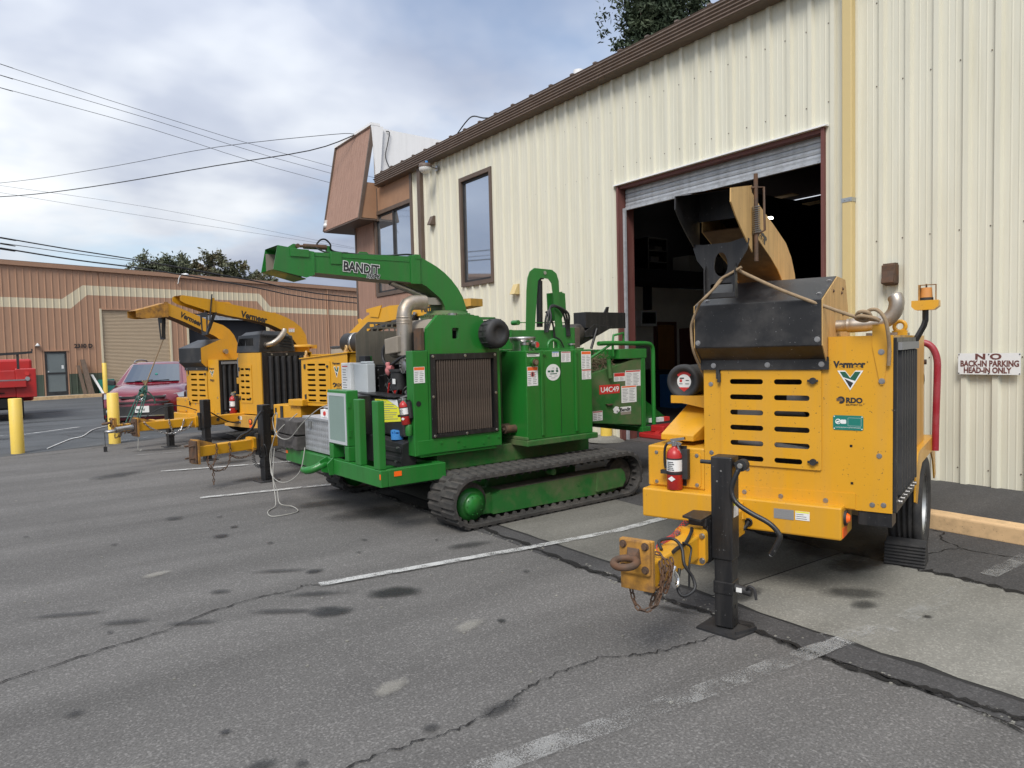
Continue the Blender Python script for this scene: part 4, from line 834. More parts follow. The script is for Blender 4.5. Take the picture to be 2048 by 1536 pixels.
def chipper(o, deg, dz, lab, near, jx=0., jz=1.075, jzs=.441, chy=0., chz=0.):
    T = thing('wood_chipper', lab, 'wood chipper', (o[0], o[1], dz), R(-deg), 'yellow tow-behind wood chippers')
    gz_ = -dz
    # chassis, bumper, tongue
    k = MB(); k.box(-.86, .54, 0, .34, .468, .684); k.build('bumper', 'yellow', T, bevel=.012)
    for x in (-.52, .10): k = MB(); k.box(x, x+.10, .341, 3.7, .42, .60); k.build('frame_rail', 'yellowold', T, bevel=.006)
    k = MB(); k.box(XC-.08, XC+.08, -.75, .0, .435, .615); k.build('tongue_socket', 'yellow', T, bevel=.008)
    k = MB(); k.box(XC-.06, XC+.055, -1.47, -.40, .455, .60); k.build('tongue', 'yellow', T, bevel=.012)
    k = MB(); k.prism(rrect(XC-.10, XC+.095, .42, .635, .03), 'y', -.80, -.755)
    k.build('tongue_flange', 'yellow', T, bevel=.004)
    for a, b in ((-.08, .60), (.075, .60), (.075, .45), (-.08, .45)):
        k = MB(); k.bolt((XC+a, -.80, b), (0, -1, 0), .014, .012); k.build('bolt', 'steel', T)
    if near:
        k = MB(); k.box(XC-.02, -.066, -.78, -.60, .655, .70).box(-.10, -.066, -.75, -.58, .42, .655).prism([(XC-.05, -.80), (XC+.09, -.86), (XC+.09, -.6), (XC-.05, -.62)], 'z', .70, .712); k.build('jack_bracket', 'black', T, bevel=.004)
    k = MB(); k.box(-.275, -.085, -1.50, -1.47, .455, .73).box(-.265, -.10, -1.47, -1.30, .45, .46)
    k.build('hitch_plate', 'rustyyellow', T, bevel=.005)
    k = MB(); k.box(-.272, -.092, -1.523, -1.501, .545, .735); k.build('pintle_plate', 'rustyyellow', T, bevel=.012)
    for a, b in ((-.245, .705), (-.118, .705), (-.118, .58), (-.245, .58)):
        k = MB(); k.bolt((a, -1.523, b), (0, -1, 0), .016, .014); k.build('bolt', 'rusty', T)
    k = MB(); k.torus((-.185, -1.622, .636), (0, -.14, 1), .060, .019, 28, 10); k.hexa([(-.215, -1.552, .625), (-.155, -1.552, .625), (-.14, -1.523, .61), (-.23, -1.523, .61), (-.205, -1.552, .655), (-.165, -1.552, .655), (-.15, -1.523, .69), (-.22, -1.523, .69)])
    k.build('pintle_ring', 'rusty', T)
    k = MB(); ch = [[(-.09, -1.40, .60), (-.07, -1.42, .52), (-.075, -1.44, .43), (-.10, -1.46, .37), (-.15, -1.48, .345), (-.20, -1.47, .36), (-.235, -1.45, .42), (-.24, -1.44, .46)],
                    [(-.18, -1.34, .61), (-.11, -1.34, .62), (-.085, -1.36, .55), (-.09, -1.38, .45), (-.115, -1.40, .38), (-.14, -1.42, .355), (-.12, -1.40, .42), (-.09, -1.37, .50), (-.08, -1.33, .56)],
                    [(-.13, -1.30, .60), (-.075, -1.30, .55), (-.075, -1.32, .47), (-.09, -1.33, .42), (-.08, -1.30, .48), (-.075, -1.27, .55), (-.1, -1.25, .6)]]
    for c in ch: k.chain(smoothpath(c, 3), .046, .03, .005)
    k.build('safety_chain', 'rusty', T, kind='stuff')
    if near:
        k = MB(); k.tube(smoothpath([(-.09, -1.22, .50), (-.075, -1.2, .46), (-.07, -1.22, .42), (-.075, -1.26, .43), (-.08, -1.27, .5), (-.075, -1.24, .53)], 4), .012, 8); k.build('chain_hook', 'chrome', T)
        k = MB()
        k.tube(smoothpath([(-.15, -.80, .64), (-.13, -.86, .63), (-.11, -1.0, .60), (-.11, -1.12, .60), (-.10, -1.2, .60)], 4), .011, 8)
        k.tube(smoothpath([(-.16, -1.22, .61), (-.20, -1.16, .64), (-.15, -1.08, .64), (-.09, -1.10, .60), (-.06, -1.14, .52), (-.02, -1.12, .45), (-.0, -1.14, .39), (-.04, -1.2, .36), (-.075, -1.2, .40), (-.08, -1.16, .50)], 4), .0095, 8)
        k.tube(smoothpath([(-.1, -1.06, .62), (-.075, -1.0, .58), (-.07, -1.04, .5), (-.065, -1.06, .36)], 4), .007, 6)
        k.build('trailer_cable', 'blackcable', T)
        k = MB(); k.coil([(-.22, -.70, .66), (-.23, -.9, .60), (-.21, -1.1, .62)], .014, .0016, 15); k.tube(smoothpath([(-.21, -1.1, .62), (-.2, -1.2, .62), (-.14, -1.3, .61)], 3), .003, 5); k.build('breakaway_coil', 'labelred', T)
        k = MB(); k.tube(smoothpath([(-.055, 0, .525), (-.09, -.03, .47), (-.16, -.1, .45), (-.18, -.16, .44)], 4), .014, 8); k.torus((-.057, -.005, .52), (0, 1, 0), .024, .006); k.build('bumper_cable', 'blackcable', T)
        k = MB(); k.cyl((-.057, -.002, .52), (-.057, .0, .52), .022, 14); k.build('cable_hole', 'dark', T)
        k = MB(); k.hexa([(-.15, -.07, .55), (-.07, -.07, .55), (-.07, 0, .53), (-.15, 0, .53), (-.13, -.05, .655), (-.09, -.05, .655), (-.09, 0, .66), (-.13, 0, .66)]); k.build('tongue_gusset', 'yellow', T, bevel=.006)
        decal(T, 'y', .115, .245, .57, .637, -.001, None, 4, 'inkgrey', name='rating_plate'); decal(T, 'y', .255, .345, .575, .635, -.001, 'labelyellow', 3, cols=1)
        k = MB(); k.cyl((.54, .10, .60), (.555, .10, .60), .05, 16); k.k = 1; k.cyl((.555, .10, .60), (.575, .10, .60), .035, 14, .02); k.box(.5402, .544, .03, .16, .48, .545); k.build('side_reflector', ['blackmatte', 'orange'], T)
    jack(T, jx, -.70, jz, jzs, gz_+.0, detail=near)
    # left box, cover, shelf and air cleaner
    k = MB(); k.box(-.865, -.415, .12, .75, .684, .995); k.build('battery_box', 'yellow', T, bevel=.012)
    k = MB(); k.prism(rrect(-.82, -.44, .70, .96, .03), 'y', .112, .12); k.build('box_lid', 'yellow', T, bevel=.003)
    for a, b in ((-.79, .945), (-.47, .94), (-.79, .72), (-.47, .72)):
        k = MB(); k.bolt((a, .112, b), (0, -1, 0), .011); k.build('bolt', 'steel', T)
    if near:
        k = MB(); k.hexa([(-.80, .22, 1.03), (-.53, .20, 1.03), (-.40, .75, 1.03), (-.75, .75, 1.03), (-.80, .22, 1.075), (-.53, .20, 1.075), (-.40, .62, 1.30), (-.72, .62, 1.30)]); k.build('hose_cover', 'yellow', T, bevel=.006)
        k = MB(); k.prism([(-.80, 1.30), (-.80, 1.36), (-.42, 1.36), (-.42, 1.245), (-.70, 1.30)], 'y', .42, .80); k.build('filter_shelf', 'yellow', T, bevel=.004)
        g = grp('air_cleaner', T); cx_, cz_ = -.705, 1.468
        k = MB(); k.lathe([(0, .035), (.085, .03), (.095, .0), (.125, -.005), (.138, .02), (.138, .06), (.13, .075), (.13, .5), (0, .5)], (cx_, .43, cz_), (0, 1, 0), 36); k.build('drum', 'blackmatte', g)
        k = MB(); k.cyl((cx_, .462, cz_), (cx_, .4615, cz_), .058, 28); k.k = 1; k.cyl((cx_, .463, cz_), (cx_, .4625, cz_), .066, 24)
        k.prism([(cx_+.08*math.sin(R(a)), cz_+.08*math.cos(R(a))) for a in range(-48, 49, 12)]+[(cx_+.060*math.sin(R(a)), cz_+.060*math.cos(R(a))) for a in range(48, -49, -12)], 'y', .4600, .4612); k.prism([(cx_-.045, cz_-.045), (cx_+.045, cz_-.045), (cx_, cz_-.08)], 'y', .4600, .4612)
        k.box(cx_-.036, cx_-.016, .4600, .4612, cz_-.004, cz_+.018); k.k = 2
        for i, (a, b) in enumerate(((-.036, .0), (.014, .04), (-.04, -.012), (.01, .042))): k.box(cx_+a, cx_+b, .4600, .4612, cz_+(.022, .006, -.02, -.02)[i], cz_+(.032, .013, -.015, -.015)[i])
        k.build('filter_label', ['label', 'labelred', 'ink'], g)
        k = MB(); k.lathe([(.028, 0), (.028, .02), (.01, .05), (0, .052)], (cx_, .46, cz_-.125), (0, 0, -1), 12); k.build('dust_valve', 'grey', g)
        k = MB(); k.box(-.50, -.42, .6, .9, 1.60, 1.78); k.build('switch_box', 'grey', T, bevel=.01)
    # sheet-metal body
    D0, D1, E0, E1 = -.283, .392, .90, 1.572
    k = MB(); body = [(-.413, .655), (.815, .655), (.818, 1.79), (.44, 1.79), (.44, 1.60), (-.413, 1.60)]
    k.prism(body, 'y', .12, .128, holes=[[(D0, E0), (D1, E0), (D1, E1), (D0, E1)]]); k.build('front_panel', 'yellow', T)
    k = MB(); k.box(-.412, -.405, .1285, 1.9, .655, 1.60).box(.80, .806, .1285, 1.9, .655, 1.79).box(-.40, .80, 1.893, 1.9, .655, 1.6); k.prism([(-.405, 1.594), (.44, 1.594), (.44, 1.784), (.80, 1.784), (.80, 1.79), (.434, 1.79), (.434, 1.60), (-.405, 1.60)], 'y', .1285, 1.9); k.build('body_shell', 'yellow', T)
    k = MB(); k.box(-.36, .75, .34, 1.6, .66, 1.55); k.build('engine_block', 'grime', T)
    if near:
        k = MB(); k.box(-.2, -.02, .22, .335, 1.22, 1.3).cyl((.0, .3, 1.28), (.25, .3, 1.28), .04, 10).box(.15, .3, .2, .335, 1.34, 1.45).tube([(-.2, .26, 1.05), (.3, .24, 1.0)], .03, 8); k.build('engine_hoses', 'inkgrey', T)
    rows = [1.491, 1.382, 1.273, 1.165, 1.056, .948]; holes = []
    for i, z in enumerate(rows): holes += [slot(-.216, .016, z), slot(.09, .274 if i in (0, 5) else .322, z)]
    k = MB(); k.prism(rrect(D0, D1+.004, E0, E1, .012), 'y', .106, .112, holes=holes); k.box(D0+.01, D0+.016, .112, .13, E0+.01, E1-.01).box(D1-.016, D1-.01, .112, .13, E0+.01, E1-.01)
    dr = k.build('engine_door', 'yellow', T)
    for z in (1.50, .955):
        k = MB(); k.cyl((.345, .106, z), (.345, .085, z), .022, 14); k.hexa([(.31, .088, z-.008), (.38, .088, z-.008), (.38, .094, z-.008), (.31, .094, z-.008), (.31, .088, z+.008), (.38, .088, z+.008), (.38, .094, z+.008), (.31, .094, z+.008)]); h = k.build('latch', 'blackmatte', dr, bevel=.004)
    for z in (1.53, .89): k = MB(); k.cyl((D0-.008, .098, z-.045), (D0-.008, .098, z+.02), .013, 10).box(D0-.03, D0-.005, .096, .118, z-.02, z+.045); k.build('hinge', 'blackmatte', dr)
    k = MB(); k.prism([(-.19, .742), (.602, .765), (.602, .664), (-.19, .655)], 'y', .112, .12); k.build('lower_panel', 'yellow', T, bevel=.003)
    k = MB(); k.box(.614, .812, .13, .30, .56, .652); k.build('skirt', 'black', T, bevel=.004)
    bl = [(-.36, .12, 1.47), (-.36, .12, .97), (.13, .112, .70), (.42, .112, .70), (-.12, .112, .705), (.70, .12, .70), (.765, .12, .705), (.74, .12, 1.02), (-.1, .12, .87), (.36, .12, 1.56)]
    for p in bl[:9]: k = MB(); k.bolt(p, (0, -1, 0), .0125); k.build('bolt', 'steel', T)
    if near:
        k = MB()
        for p in ((.575, .10, 1.22-.145), (.58, .10, .83)): k.box(p[0]-.008, p[0]+.008, .1185, .12, p[2]-.008, p[2]+.008)
        k.build('punched_holes', 'dark', T)
        k = MB(); k.prism([(.70, 1.86), (.792, 1.86), (.80, 1.77), (.765, 1.475), (.745, 1.475), (.70, 1.72)], 'y', .112, .12); k.build('rope_bracket', 'yellow', T, bevel=.003)
        for p in ((.752, .112, 1.685), (.755, .112, 1.50)): k = MB(); k.bolt(p, (0, -1, 0), .014); k.build('bolt', 'steel', T)
    # hood
    hp = [(-.02, 1.735), (-.02, 2.035), (.43, 2.212), (.43, 1.66), (.105, 1.635)]
    k = MB(); k.prism(hp, 'x', -.42, .425); k.build('hood', 'blackhood', T, bevel=.006)
    k = MB(); k.prism([(.095, 1.575), (.108, 1.575), (.108, 1.64), (.095, 1.66)], 'x', -.425, .445); k.build('hood_lip', 'blackhood', T)
    yp = [(-.012, 1.735), (-.012, 2.03), (.435, 2.208), (.70, 2.20), (.86, 1.83), (.86, 1.601), (.125, 1.601)]
    for x in (-.432, .4255): k = MB(); k.prism(yp, 'x', x, x+.006); k.build('hood_side', 'yellowtan' if near else 'yellow', T)
    k = MB(); k.box(-.425, .425, .4305, .70, 2.17, 2.20); k.hexa([(-.425, .70, 1.83), (.425, .70, 1.83), (.425, .86, 1.83), (-.425, .86, 1.83), (-.425, .69, 2.2), (.425, .69, 2.2), (.425, .70, 2.2), (-.425, .70, 2.2)]); k.build('hood_back', 'yellow', T)
    for p in ((-.40, -.02, 1.77), (.40, -.02, 1.775), (-.33, .095, 1.605), (.05, .095, 1.608), (.40, .095, 1.61)): k = MB(); k.bolt(p, (0, -1, 0), .014); k.build('bolt', 'steel', T)
    if near:
        for p in ((-.36, .06), (.39, .08), (.40, .33)): z = 2.035+(p[1]+.02)*.394; k = MB(); k.bolt((p[0], p[1], z), (0, -.36, .93), .013); k.build('bolt', 'steel', T)
        for p in ((.30, 2.10), (.56, 2.10), (.60, 1.95), (.33, 1.97), (.60, 2.13)): k = MB(); k.bolt((.4315, p[0], p[1]), (1, 0, 0), .009); k.build('bolt', 'rusty', T)
        k = MB(); k.tube(smoothpath([(.40, .40, 1.865), (.52, .40, 1.865), (.64, .40, 1.87), (.73, .40, 1.885), (.785, .40, 1.94), (.80, .40, 2.01), (.785, .41, 2.05)], 5), [.040]*5+[.049]*5+[.047]*20+[.044], 18, caps=False); k.lathe([(.047, 0), (.047, .02)], (.50, .40, 1.865), (1, 0, 0)); k.build('exhaust_pipe', 'exhaust', T)
        k = MB(); k.torus((.80, .55, 1.85), (0, 1, 0), .034, .013, 24, 8); k.box(.755, .845, .53, .57, 1.79, 1.822); k.build('lifting_eye', 'yellow', T)
        k = MB(); k.box(.60, .79, .5, 1.15, 1.791, 1.81); k.build('top_plate', 'steel', T)
    else:
        k = MB(); k.tube(smoothpath([(.44, .5, 1.95), (.5, .5, 1.95)], 3), .05, 12); k.build('exhaust_stub', 'exhaust', T)
    # radiator on the right flank
    g = grp('radiator', T)
    k = MB(); k.prism([(.125, .66), (1.06, .66), (1.06, 1.775), (.125, 1.775)], 'x', .819, .838, holes=[[(.17, .74), (1.02, .74), (1.02, 1.70), (.17, 1.70)]]); k.build('radiator_frame', 'black', g, bevel=.004)
    k = MB(); k.box(.807, .8185, .13, 1.05, .68, 1.76); k.build('radiator_core', 'dark', g)
    k = MB(); f = None; nf = 7
    for i in range(nf):
        y = .235+i*.12
        if f is None: m_ = MB(); m_.hexa([(.822, -.04, .76), (.858, -.02, .76), (.858, .015, .76), (.822, .03, .76), (.822, -.04, 1.69), (.858, -.02, 1.69), (.858, .015, 1.69), (.822, .03, 1.69)]); f = m_.build('fin', 'blackmatte', g, bevel=.004); f.location.y = y
        else: piece(f, g, (0, y, 0))
    k = MB(); k.box(.839, .862, .17, 1.04, 1.695, 1.745); k.build('bolt_strip', 'inkgrey', g)
    k = MB()
    for i in range(7): k.bolt((.838, .235+i*.12, .715), (1, 0, 0), .014, .02)
    k.build('fin_bolts', 'steel', g)
    # wheels and fenders
    for s in (-1, 1):
        xc_ = XC+s*.885; wheel(T, (xc_, 1.75, .41+gz_), .41, .235, s)
        fo = [(1.02, .76), (1.02, .56), (1.13, .53), (1.28, .74), (1.42, .80), (2.08, .80), (2.24, .70), (2.36, .52), (2.45, .55), (2.30, .915), (1.20, .915)]
        k = MB(); x0 = XC+s*1.0; k.prism(fo, 'x', x0-.006, x0+.006); k.box(XC+s*.62, x0-s*.0065, 1.10, 2.32, .905, .914); k.build('fender', 'yellow', T, bevel=.003)
    k = MB(); k.cyl((XC-.8, 1.75, .41+gz_), (XC+.8, 1.75, .41+gz_), .05, 12); k.build('axle', 'grime', T)
    # feed end
    k = MB(); k.hexa([(-.75, 2.45, .62), (.43, 2.45, .62), (.62, 3.7, .62), (-.94, 3.7, .62), (-.75, 2.45, 1.72), (.43, 2.45, 1.72), (.62, 3.7, 1.72), (-.94, 3.7, 1.72)]); k.build('infeed_hopper', 'yellow', T, bevel=.01)
    k = MB(); k.box(-.70, .40, 1.901, 2.449, .601, 1.76); k.build('feed_housing', 'yellow', T, bevel=.01)
    if near:
        k = MB(); k.box(.44, .62, 2.1, 2.40, .93, 1.62); k.build('side_sheet', 'white', T); k = MB(); k.box(.60, .68, 2.2, 2.3, 1.50, 1.75); k.build('control_bracket', 'yellow', T, bevel=.01)
        k = MB(); k.tube(smoothpath([(.66, 2.25, 1.56), (.74, 2.25, 1.56), (.79, 2.25, 1.56)], 3), .022, 10); k.cyl((.72, 2.25, 1.56), (.76, 2.25, 1.56), .05, 14); k.tube(smoothpath([(.75, 2.2, 1.52), (.77, 2.2, 1.4), (.73, 2.2, 1.2), (.74, 2.2, .98)], 4), .012, 8); k.build('control_linkage', 'rusty', T)
        k = MB(); k.tube(smoothpath([(.55, 2.15, 1.735), (.74, 2.15, 1.735), (.83, 2.15, 1.70), (.875, 2.15, 1.60), (.88, 2.15, 1.45), (.872, 2.15, 1.1), (.868, 2.15, .80)], 5), .028, 14); b = k.build('feed_control_bar', 'darkred', T)
        k = MB(); k.cyl((.80, 2.15, .86), (.86, 2.15, .86), .014, 8); k.build('bar_pin', 'yellow', b)
        t2 = grp('beacon_mast', T)
        k = MB(); k.tube([(.80, 1.2, 1.40), (.80, 1.2, 1.70), (.815, 1.2, 1.74), (.875, 1.2, 1.86), (.885, 1.2, 1.90), (.885, 1.2, 1.98)], .021, 4); k.build('mast', 'black', t2)
        k = MB(); k.prism([(.80, 2.045), (.80, 2.00), (.825, 1.975), (.945, 1.975), (.975, 2.00), (.975, 2.045)], 'y', 1.13, 1.27); k.build('beacon_box', 'yellow', t2, bevel=.004)
        k = MB(); k.cyl((.89, 1.2, 2.065), (.89, 1.2, 2.14), .042, 18, .037); k.build('beacon_lens', 'amber', t2)
        k = MB(); k.cyl((.89, 1.2, 2.045), (.89, 1.2, 2.067), .046, 18).cyl((.89, 1.2, 2.14), (.89, 1.2, 2.168), .006, 8); k.build('beacon_base', 'blackmatte', t2)
        k = MB(); k.box(.84, .852, 1.17, 1.23, 2.045, 2.162).box(.949, .954, 1.18, 1.22, 2.045, 2.162).box(.84, .954, 1.185, 1.215, 2.158, 2.163); k.build('beacon_guard', 'rustyyellow', t2)
    # discharge chute
    out = [(1.10, 1.9), (1.07, 2.14), (1.0, 2.30), (.90, 2.42), (.75, 2.515), (.45, 2.605), (.1+chy*.6, 2.70+chz*.7), (-.12+chy, 2.78+chz)]
    inn = [(.74, 1.9), (.73, 2.10), (.68, 2.19), (.60, 2.255), (.52, 2.30), (.35, 2.37), (.08+chy*.6, 2.46+chz*.7), (-.12+chy, 2.53+chz)]
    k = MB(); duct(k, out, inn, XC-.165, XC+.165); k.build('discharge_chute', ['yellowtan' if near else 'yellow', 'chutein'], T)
    k = MB(); k.lathe([(.30, 0), (.30, .04), (.26, .05), (.26, .26), (.31, .26), (.31, .29), (0, .29)], (XC, .92, 1.6), n=28); k.build('turret', 'yellow', T)
    h0 = -.12+chy
    if near:
        k = MB(); poly = [(h0, 2.80), (-.53, 2.715), (-.535, 2.63), (-.45, 2.56), (-.36, 2.50), (h0, 2.36)]
        k.prism(poly, 'x', XC+.172, XC+.18); k.strip([(XC-.18, h0, 2.80), (XC-.18, -.53, 2.72)], [(XC+.172, h0, 2.80), (XC+.172, -.53, 2.72)]); k.strip([(XC-.18, h0, 2.792), (XC-.18, -.53, 2.712)], [(XC+.172, h0, 2.792), (XC+.172, -.53, 2.712)]); df_ = k.build('deflector', 'yellowtan', T)
        k = MB(); k.prism(poly, 'x', XC-.188, XC-.18); k.box(XC-.18, XC+.172, h0-.01, h0+.01, 2.60, 2.79); k.strip([(XC-.18, h0-.01, 2.788), (XC-.18, -.528, 2.708)], [(XC+.171, h0-.01, 2.788), (XC+.171, -.528, 2.708)]); k.build('deflector_lining', 'black', df_)
        k = MB(); k.cyl((XC+.205, h0, 2.30), (XC+.205, h0, 2.87), .014, 10); k.tube([(XC+.18, h0-.02, 2.78), (XC+.25, h0+.02, 2.78), (XC+.255, h0+.02, 2.5), (XC+.2, h0, 2.47)], .008, 6); k.build('hinge_rod', 'rusty', T)
        k = MB(); k.coil([(XC+.205, h0, 2.48), (XC+.205, h0, 2.66)], .024, .0045, 13); k.build('spring', 'steel', T)
        ppl = [(XC-.19, 2.50), (XC-.19, 2.41), (XC-.165, 2.33), (XC-.12, 2.27), (XC-.105, 2.20), (XC-.10, 2.065), (XC+.10, 2.065), (XC+.10, 2.25), (XC+.135, 2.31), (XC+.175, 2.37), (XC+.19, 2.44), (XC+.19, 2.55)]
        hole = [(XC+.0+.048*math.cos(R(a))*(1 if math.sin(R(a)) < 0 else .95), 2.285+(.085 if a < 180 else .075)*math.sin(R(a))) for a in range(0, 360, 24)]
        hole2 = rrect(XC-.075, XC+.08, 2.095, 2.165, .02)
        top = [(XC-.19, 2.50), (XC-.12, 2.44), (XC+.12, 2.44), (XC+.19, 2.53)]
        ppl2 = [(XC-.19, 2.47), (XC-.16, 2.40), (XC-.10, 2.425), (XC+.05, 2.43), (XC+.13, 2.425), (XC+.19, 2.48)]
        poly2 = ppl[1:6]+ppl[6:11]+[(XC+.17, 2.455), (XC+.06, 2.43), (XC-.12, 2.43), (XC-.185, 2.44)]
        k = MB(); k.prism(poly2, 'y', -.215, -.205, holes=[hole, hole2]); k.prism([(-.2, 2.065), (-.25, 2.065), (-.25, 2.25), (-.205, 2.30)], 'x', XC+.1, XC+.106); k.prism([(-.2, 2.065), (-.25, 2.065), (-.25, 2.25), (-.205, 2.30)], 'x', XC-.106, XC-.1); k.box(XC-.1, XC+.1, -.25, -.216, 2.065, 2.10); k.build('deflector_handle', 'black', T, bevel=.003)
        text('meer', .115, 'ink', T, (XC+.1665, -.02, 2.52), 'right', bold=.006, width=.27, rot=(R(90), R(17), R(90)))
    else:
        k = MB(); tip = -1.06; poly = [(h0, 2.95), (tip, 2.77), (tip, 2.645), (-.9, 2.62), (h0-.02, 2.66)]
        k.prism(poly, 'x', XC+.172, XC+.18); k.prism(poly, 'x', XC-.18, XC-.172); k.strip([(XC-.172, h0, 2.95), (XC-.172, tip, 2.77)], [(XC+.172, h0, 2.95), (XC+.172, tip, 2.77)]); k.strip([(XC-.172, h0, 2.944), (XC-.172, tip, 2.764)], [(XC+.172, h0, 2.944), (XC+.172, tip, 2.764)]); k.box(XC+.18, XC+.19, h0-.06, h0+.02, 2.66, 2.96); k.build('deflector', 'rustyyellow', T)
        k = MB(); k.prism([(XC-.15, 2.66), (XC-.10, 2.30), (XC-.09, 2.22), (XC+.09, 2.22), (XC+.10, 2.30), (XC+.15, 2.66)], 'y', h0-.03, h0-.02, holes=[[(XC-.06, 2.28), (XC+.06, 2.28), (XC+.08, 2.55), (XC-.08, 2.55)]]); k.prism([(h0-.02, 2.22), (h0-.10, 2.26), (h0-.08, 2.66), (h0-.02, 2.66)], 'x', XC+.1, XC+.108); k.build('deflector_handle', 'black', T)
        text('Vermeer', .155, 'ink', T, (XC+.1665, -.20, 2.68), 'right', bold=.006, width=.50, rot=(R(90), R(24), R(90)))
    # print on the front
    text('Vermeer', .058, 'ink', T, (.468, .1185, 1.588), 'front', bold=.003, width=.192); 
    if near: text('R', .012, 'ink', T, (.668, .1185, 1.618), 'front')
    vlogo(T, .57, 1.567, .155, .128, .1195)
    text('RDO', .046, 'ink', T, (.545, .1185, 1.358), 'front', bold=.0022, width=.098); text('EQUIPMENT CO.', .013, 'ink', T, (.545, .1185, 1.340), 'front', width=.098)
    k = MB(); ring = [( .514+.024*math.cos(R(a)), 1.375+.024*math.sin(R(a))) for a in range(-120, 181, 20)]+[(.514+.010*math.cos(R(a)), 1.375+.010*math.sin(R(a))) for a in range(180, -121, -20)]
    k.prism(ring, 'y', .1175, .1195); k.k = 1
    for i in range(3): k.box(.487, .520, .117, .1195, 1.368+i*.007, 1.372+i*.007)
    k.build('dealer_mark', ['ink', 'oldwood'], T)
    if near:
        k = MB(); k.prism(rrect(.466, .648, 1.178, 1.274, .012), 'y', .1165, .1195); g2 = k.build('registration_plate', 'labelgreen', T)
        k = MB(); k.torus((.497, .116, 1.232), (0, 1, 0), .015, .003, 20, 6); k.prism([(.484, 1.226), (.497, 1.224), (.508, 1.233), (.510, 1.239), (.497, 1.238), (.486, 1.231)], 'y', .1155, .1164); k.prism(rrect(.513, .546, 1.219, 1.246, .006), 'y', .1158, .1164)
        for p in ((.474, 1.266), (.64, 1.266), (.474, 1.187), (.64, 1.187)): k.cyl((p[0], .1165, p[1]), (p[0], .115, p[1]), .004, 8)
        k.build('plate_emblem', 'label', g2)
        k = MB(); 
        for a in ((.556, .636, 1.258, 1.2595), (.556, .636, 1.206, 1.2075), (.556, .5575, 1.206, 1.2595), (.6345, .636, 1.206, 1.2595)): k.box(a[0], a[1], .1158, .1164, a[2], a[3])
        k.build('plate_border', 'grey', g2)
        text('PORTABLE EQUIPMENT REGISTRATION PROGRAM', .0085, 'label', g2, (.482, .116, 1.192), 'front', width=.15)
    return T
CA = chipper((4.158, 2.994), 71.2, 0., 'nearest yellow wood chipper with black hood, roped chute and jack, beside the sign', True)
def AW(x, y, z): # a point in the near chipper's frame, in the world
    return CA.matrix_basis @ Vector((x, y, z))
fire_ext(AW(-.62, .055, .687), R(-71.2), 'red fire extinguisher on the bumper of the nearest yellow chipper')
# D: same machine, leftmost
tD = R(72); uD = Vector((math.sin(tD), math.cos(tD))); vD = Vector((math.cos(tD), -math.sin(tD)))
oD = Vector((2.462, 15.246))+uD*.70-vD*.26
CD = chipper((oD.x, oD.y), 72, -.10, 'leftmost yellow wood chipper with black hood, parked by the maroon car', False, jx=.26, jz=.95, jzs=.5, chy=-.33, chz=.17)
# chock under the near wheel
k = MB(); k.hexa([(-.14, 0, 0), (.14, 0, 0), (.14, .26, 0), (-.14, .26, 0), (-.14, .05, .17), (.14, .05, .17), (.14, .16, .19), (-.14, .16, .19)])
for i in range(7): z = .012+i*.0235; y = .05*z/.17; k.box(-.142, .142, y-.012, y+.02, z, z+.013)
o = k.build('wheel_chock', 'rubber', bevel=.004); o.location = AW(.745, 1.24, .004); o.rotation_euler = (0, 0, R(-71.2)); tag(o, 'ribbed black rubber chock against the near chipper wheel', 'wheel chock')
# ropes on the near chipper
def rope(pts, r, lab, m_='rope', k4=5):
    k = MB(); P = smoothpath(pts, k4); 
    k.tube(P, r, 8); 
    tw = []; n = len(P)
    for s in (0,):
        for i, p in enumerate(P):
            pass
    return k, lab, m_
k = MB()
k.tube(smoothpath([AW(.745, .10, 1.885), AW(.62, .06, 1.91), AW(.42, .0, 1.995), AW(.2, -.1, 2.10), AW(.02, -.16, 2.20), AW(-.06, -.20, 2.25)], 5), .0115, 8)
k.tube(smoothpath([AW(-.13, -.20, 2.22), AW(-.2, -.24, 2.13), AW(-.28, -.26, 2.05), AW(-.36, -.1, 2.03), AW(-.43, -.05, 1.92), AW(-.445, -.03, 1.85), AW(-.44, -.01, 1.72), AW(-.435, .10, 1.6), AW(-.425, .2, 1.48), AW(-.425, .22, 1.33)], 5), .0095, 8)
k.tube(smoothpath([AW(-.02, -.22, 2.26), AW(-.10, -.222, 2.22), AW(-.16, -.22, 2.19), AW(-.2, -.24, 2.13)], 5), .0095, 8)
k.tube(smoothpath([AW(.61, .07, 1.905), AW(.64, .03, 1.94), AW(.69, .02, 1.935), AW(.70, .05, 1.90), AW(.66, .07, 1.885), AW(.62, .05, 1.90), AW(.65, .02, 1.915), AW(.72, .03, 1.90), AW(.755, .04, 1.88)], 5), .0125, 8)
k.tube(smoothpath([AW(.66, .05, 1.92), AW(.70, .03, 1.95), AW(.745, .02, 1.945), AW(.785, .02, 1.89), AW(.80, .04, 1.80), AW(.802, .08, 1.70), AW(.795, .10, 1.60)], 5), .0115, 8)
for a in (0, 60, 120, 200, 280): k.tube([AW(-.425, .22, 1.335), AW(-.425+.02*math.cos(R(a)), .21, 1.335+.02*math.sin(R(a))-.01)], .005, 5)
tag(k.build('tie_rope', 'rope'), 'tan rope tied from the chute handle to the body of the nearest chipper', 'rope')
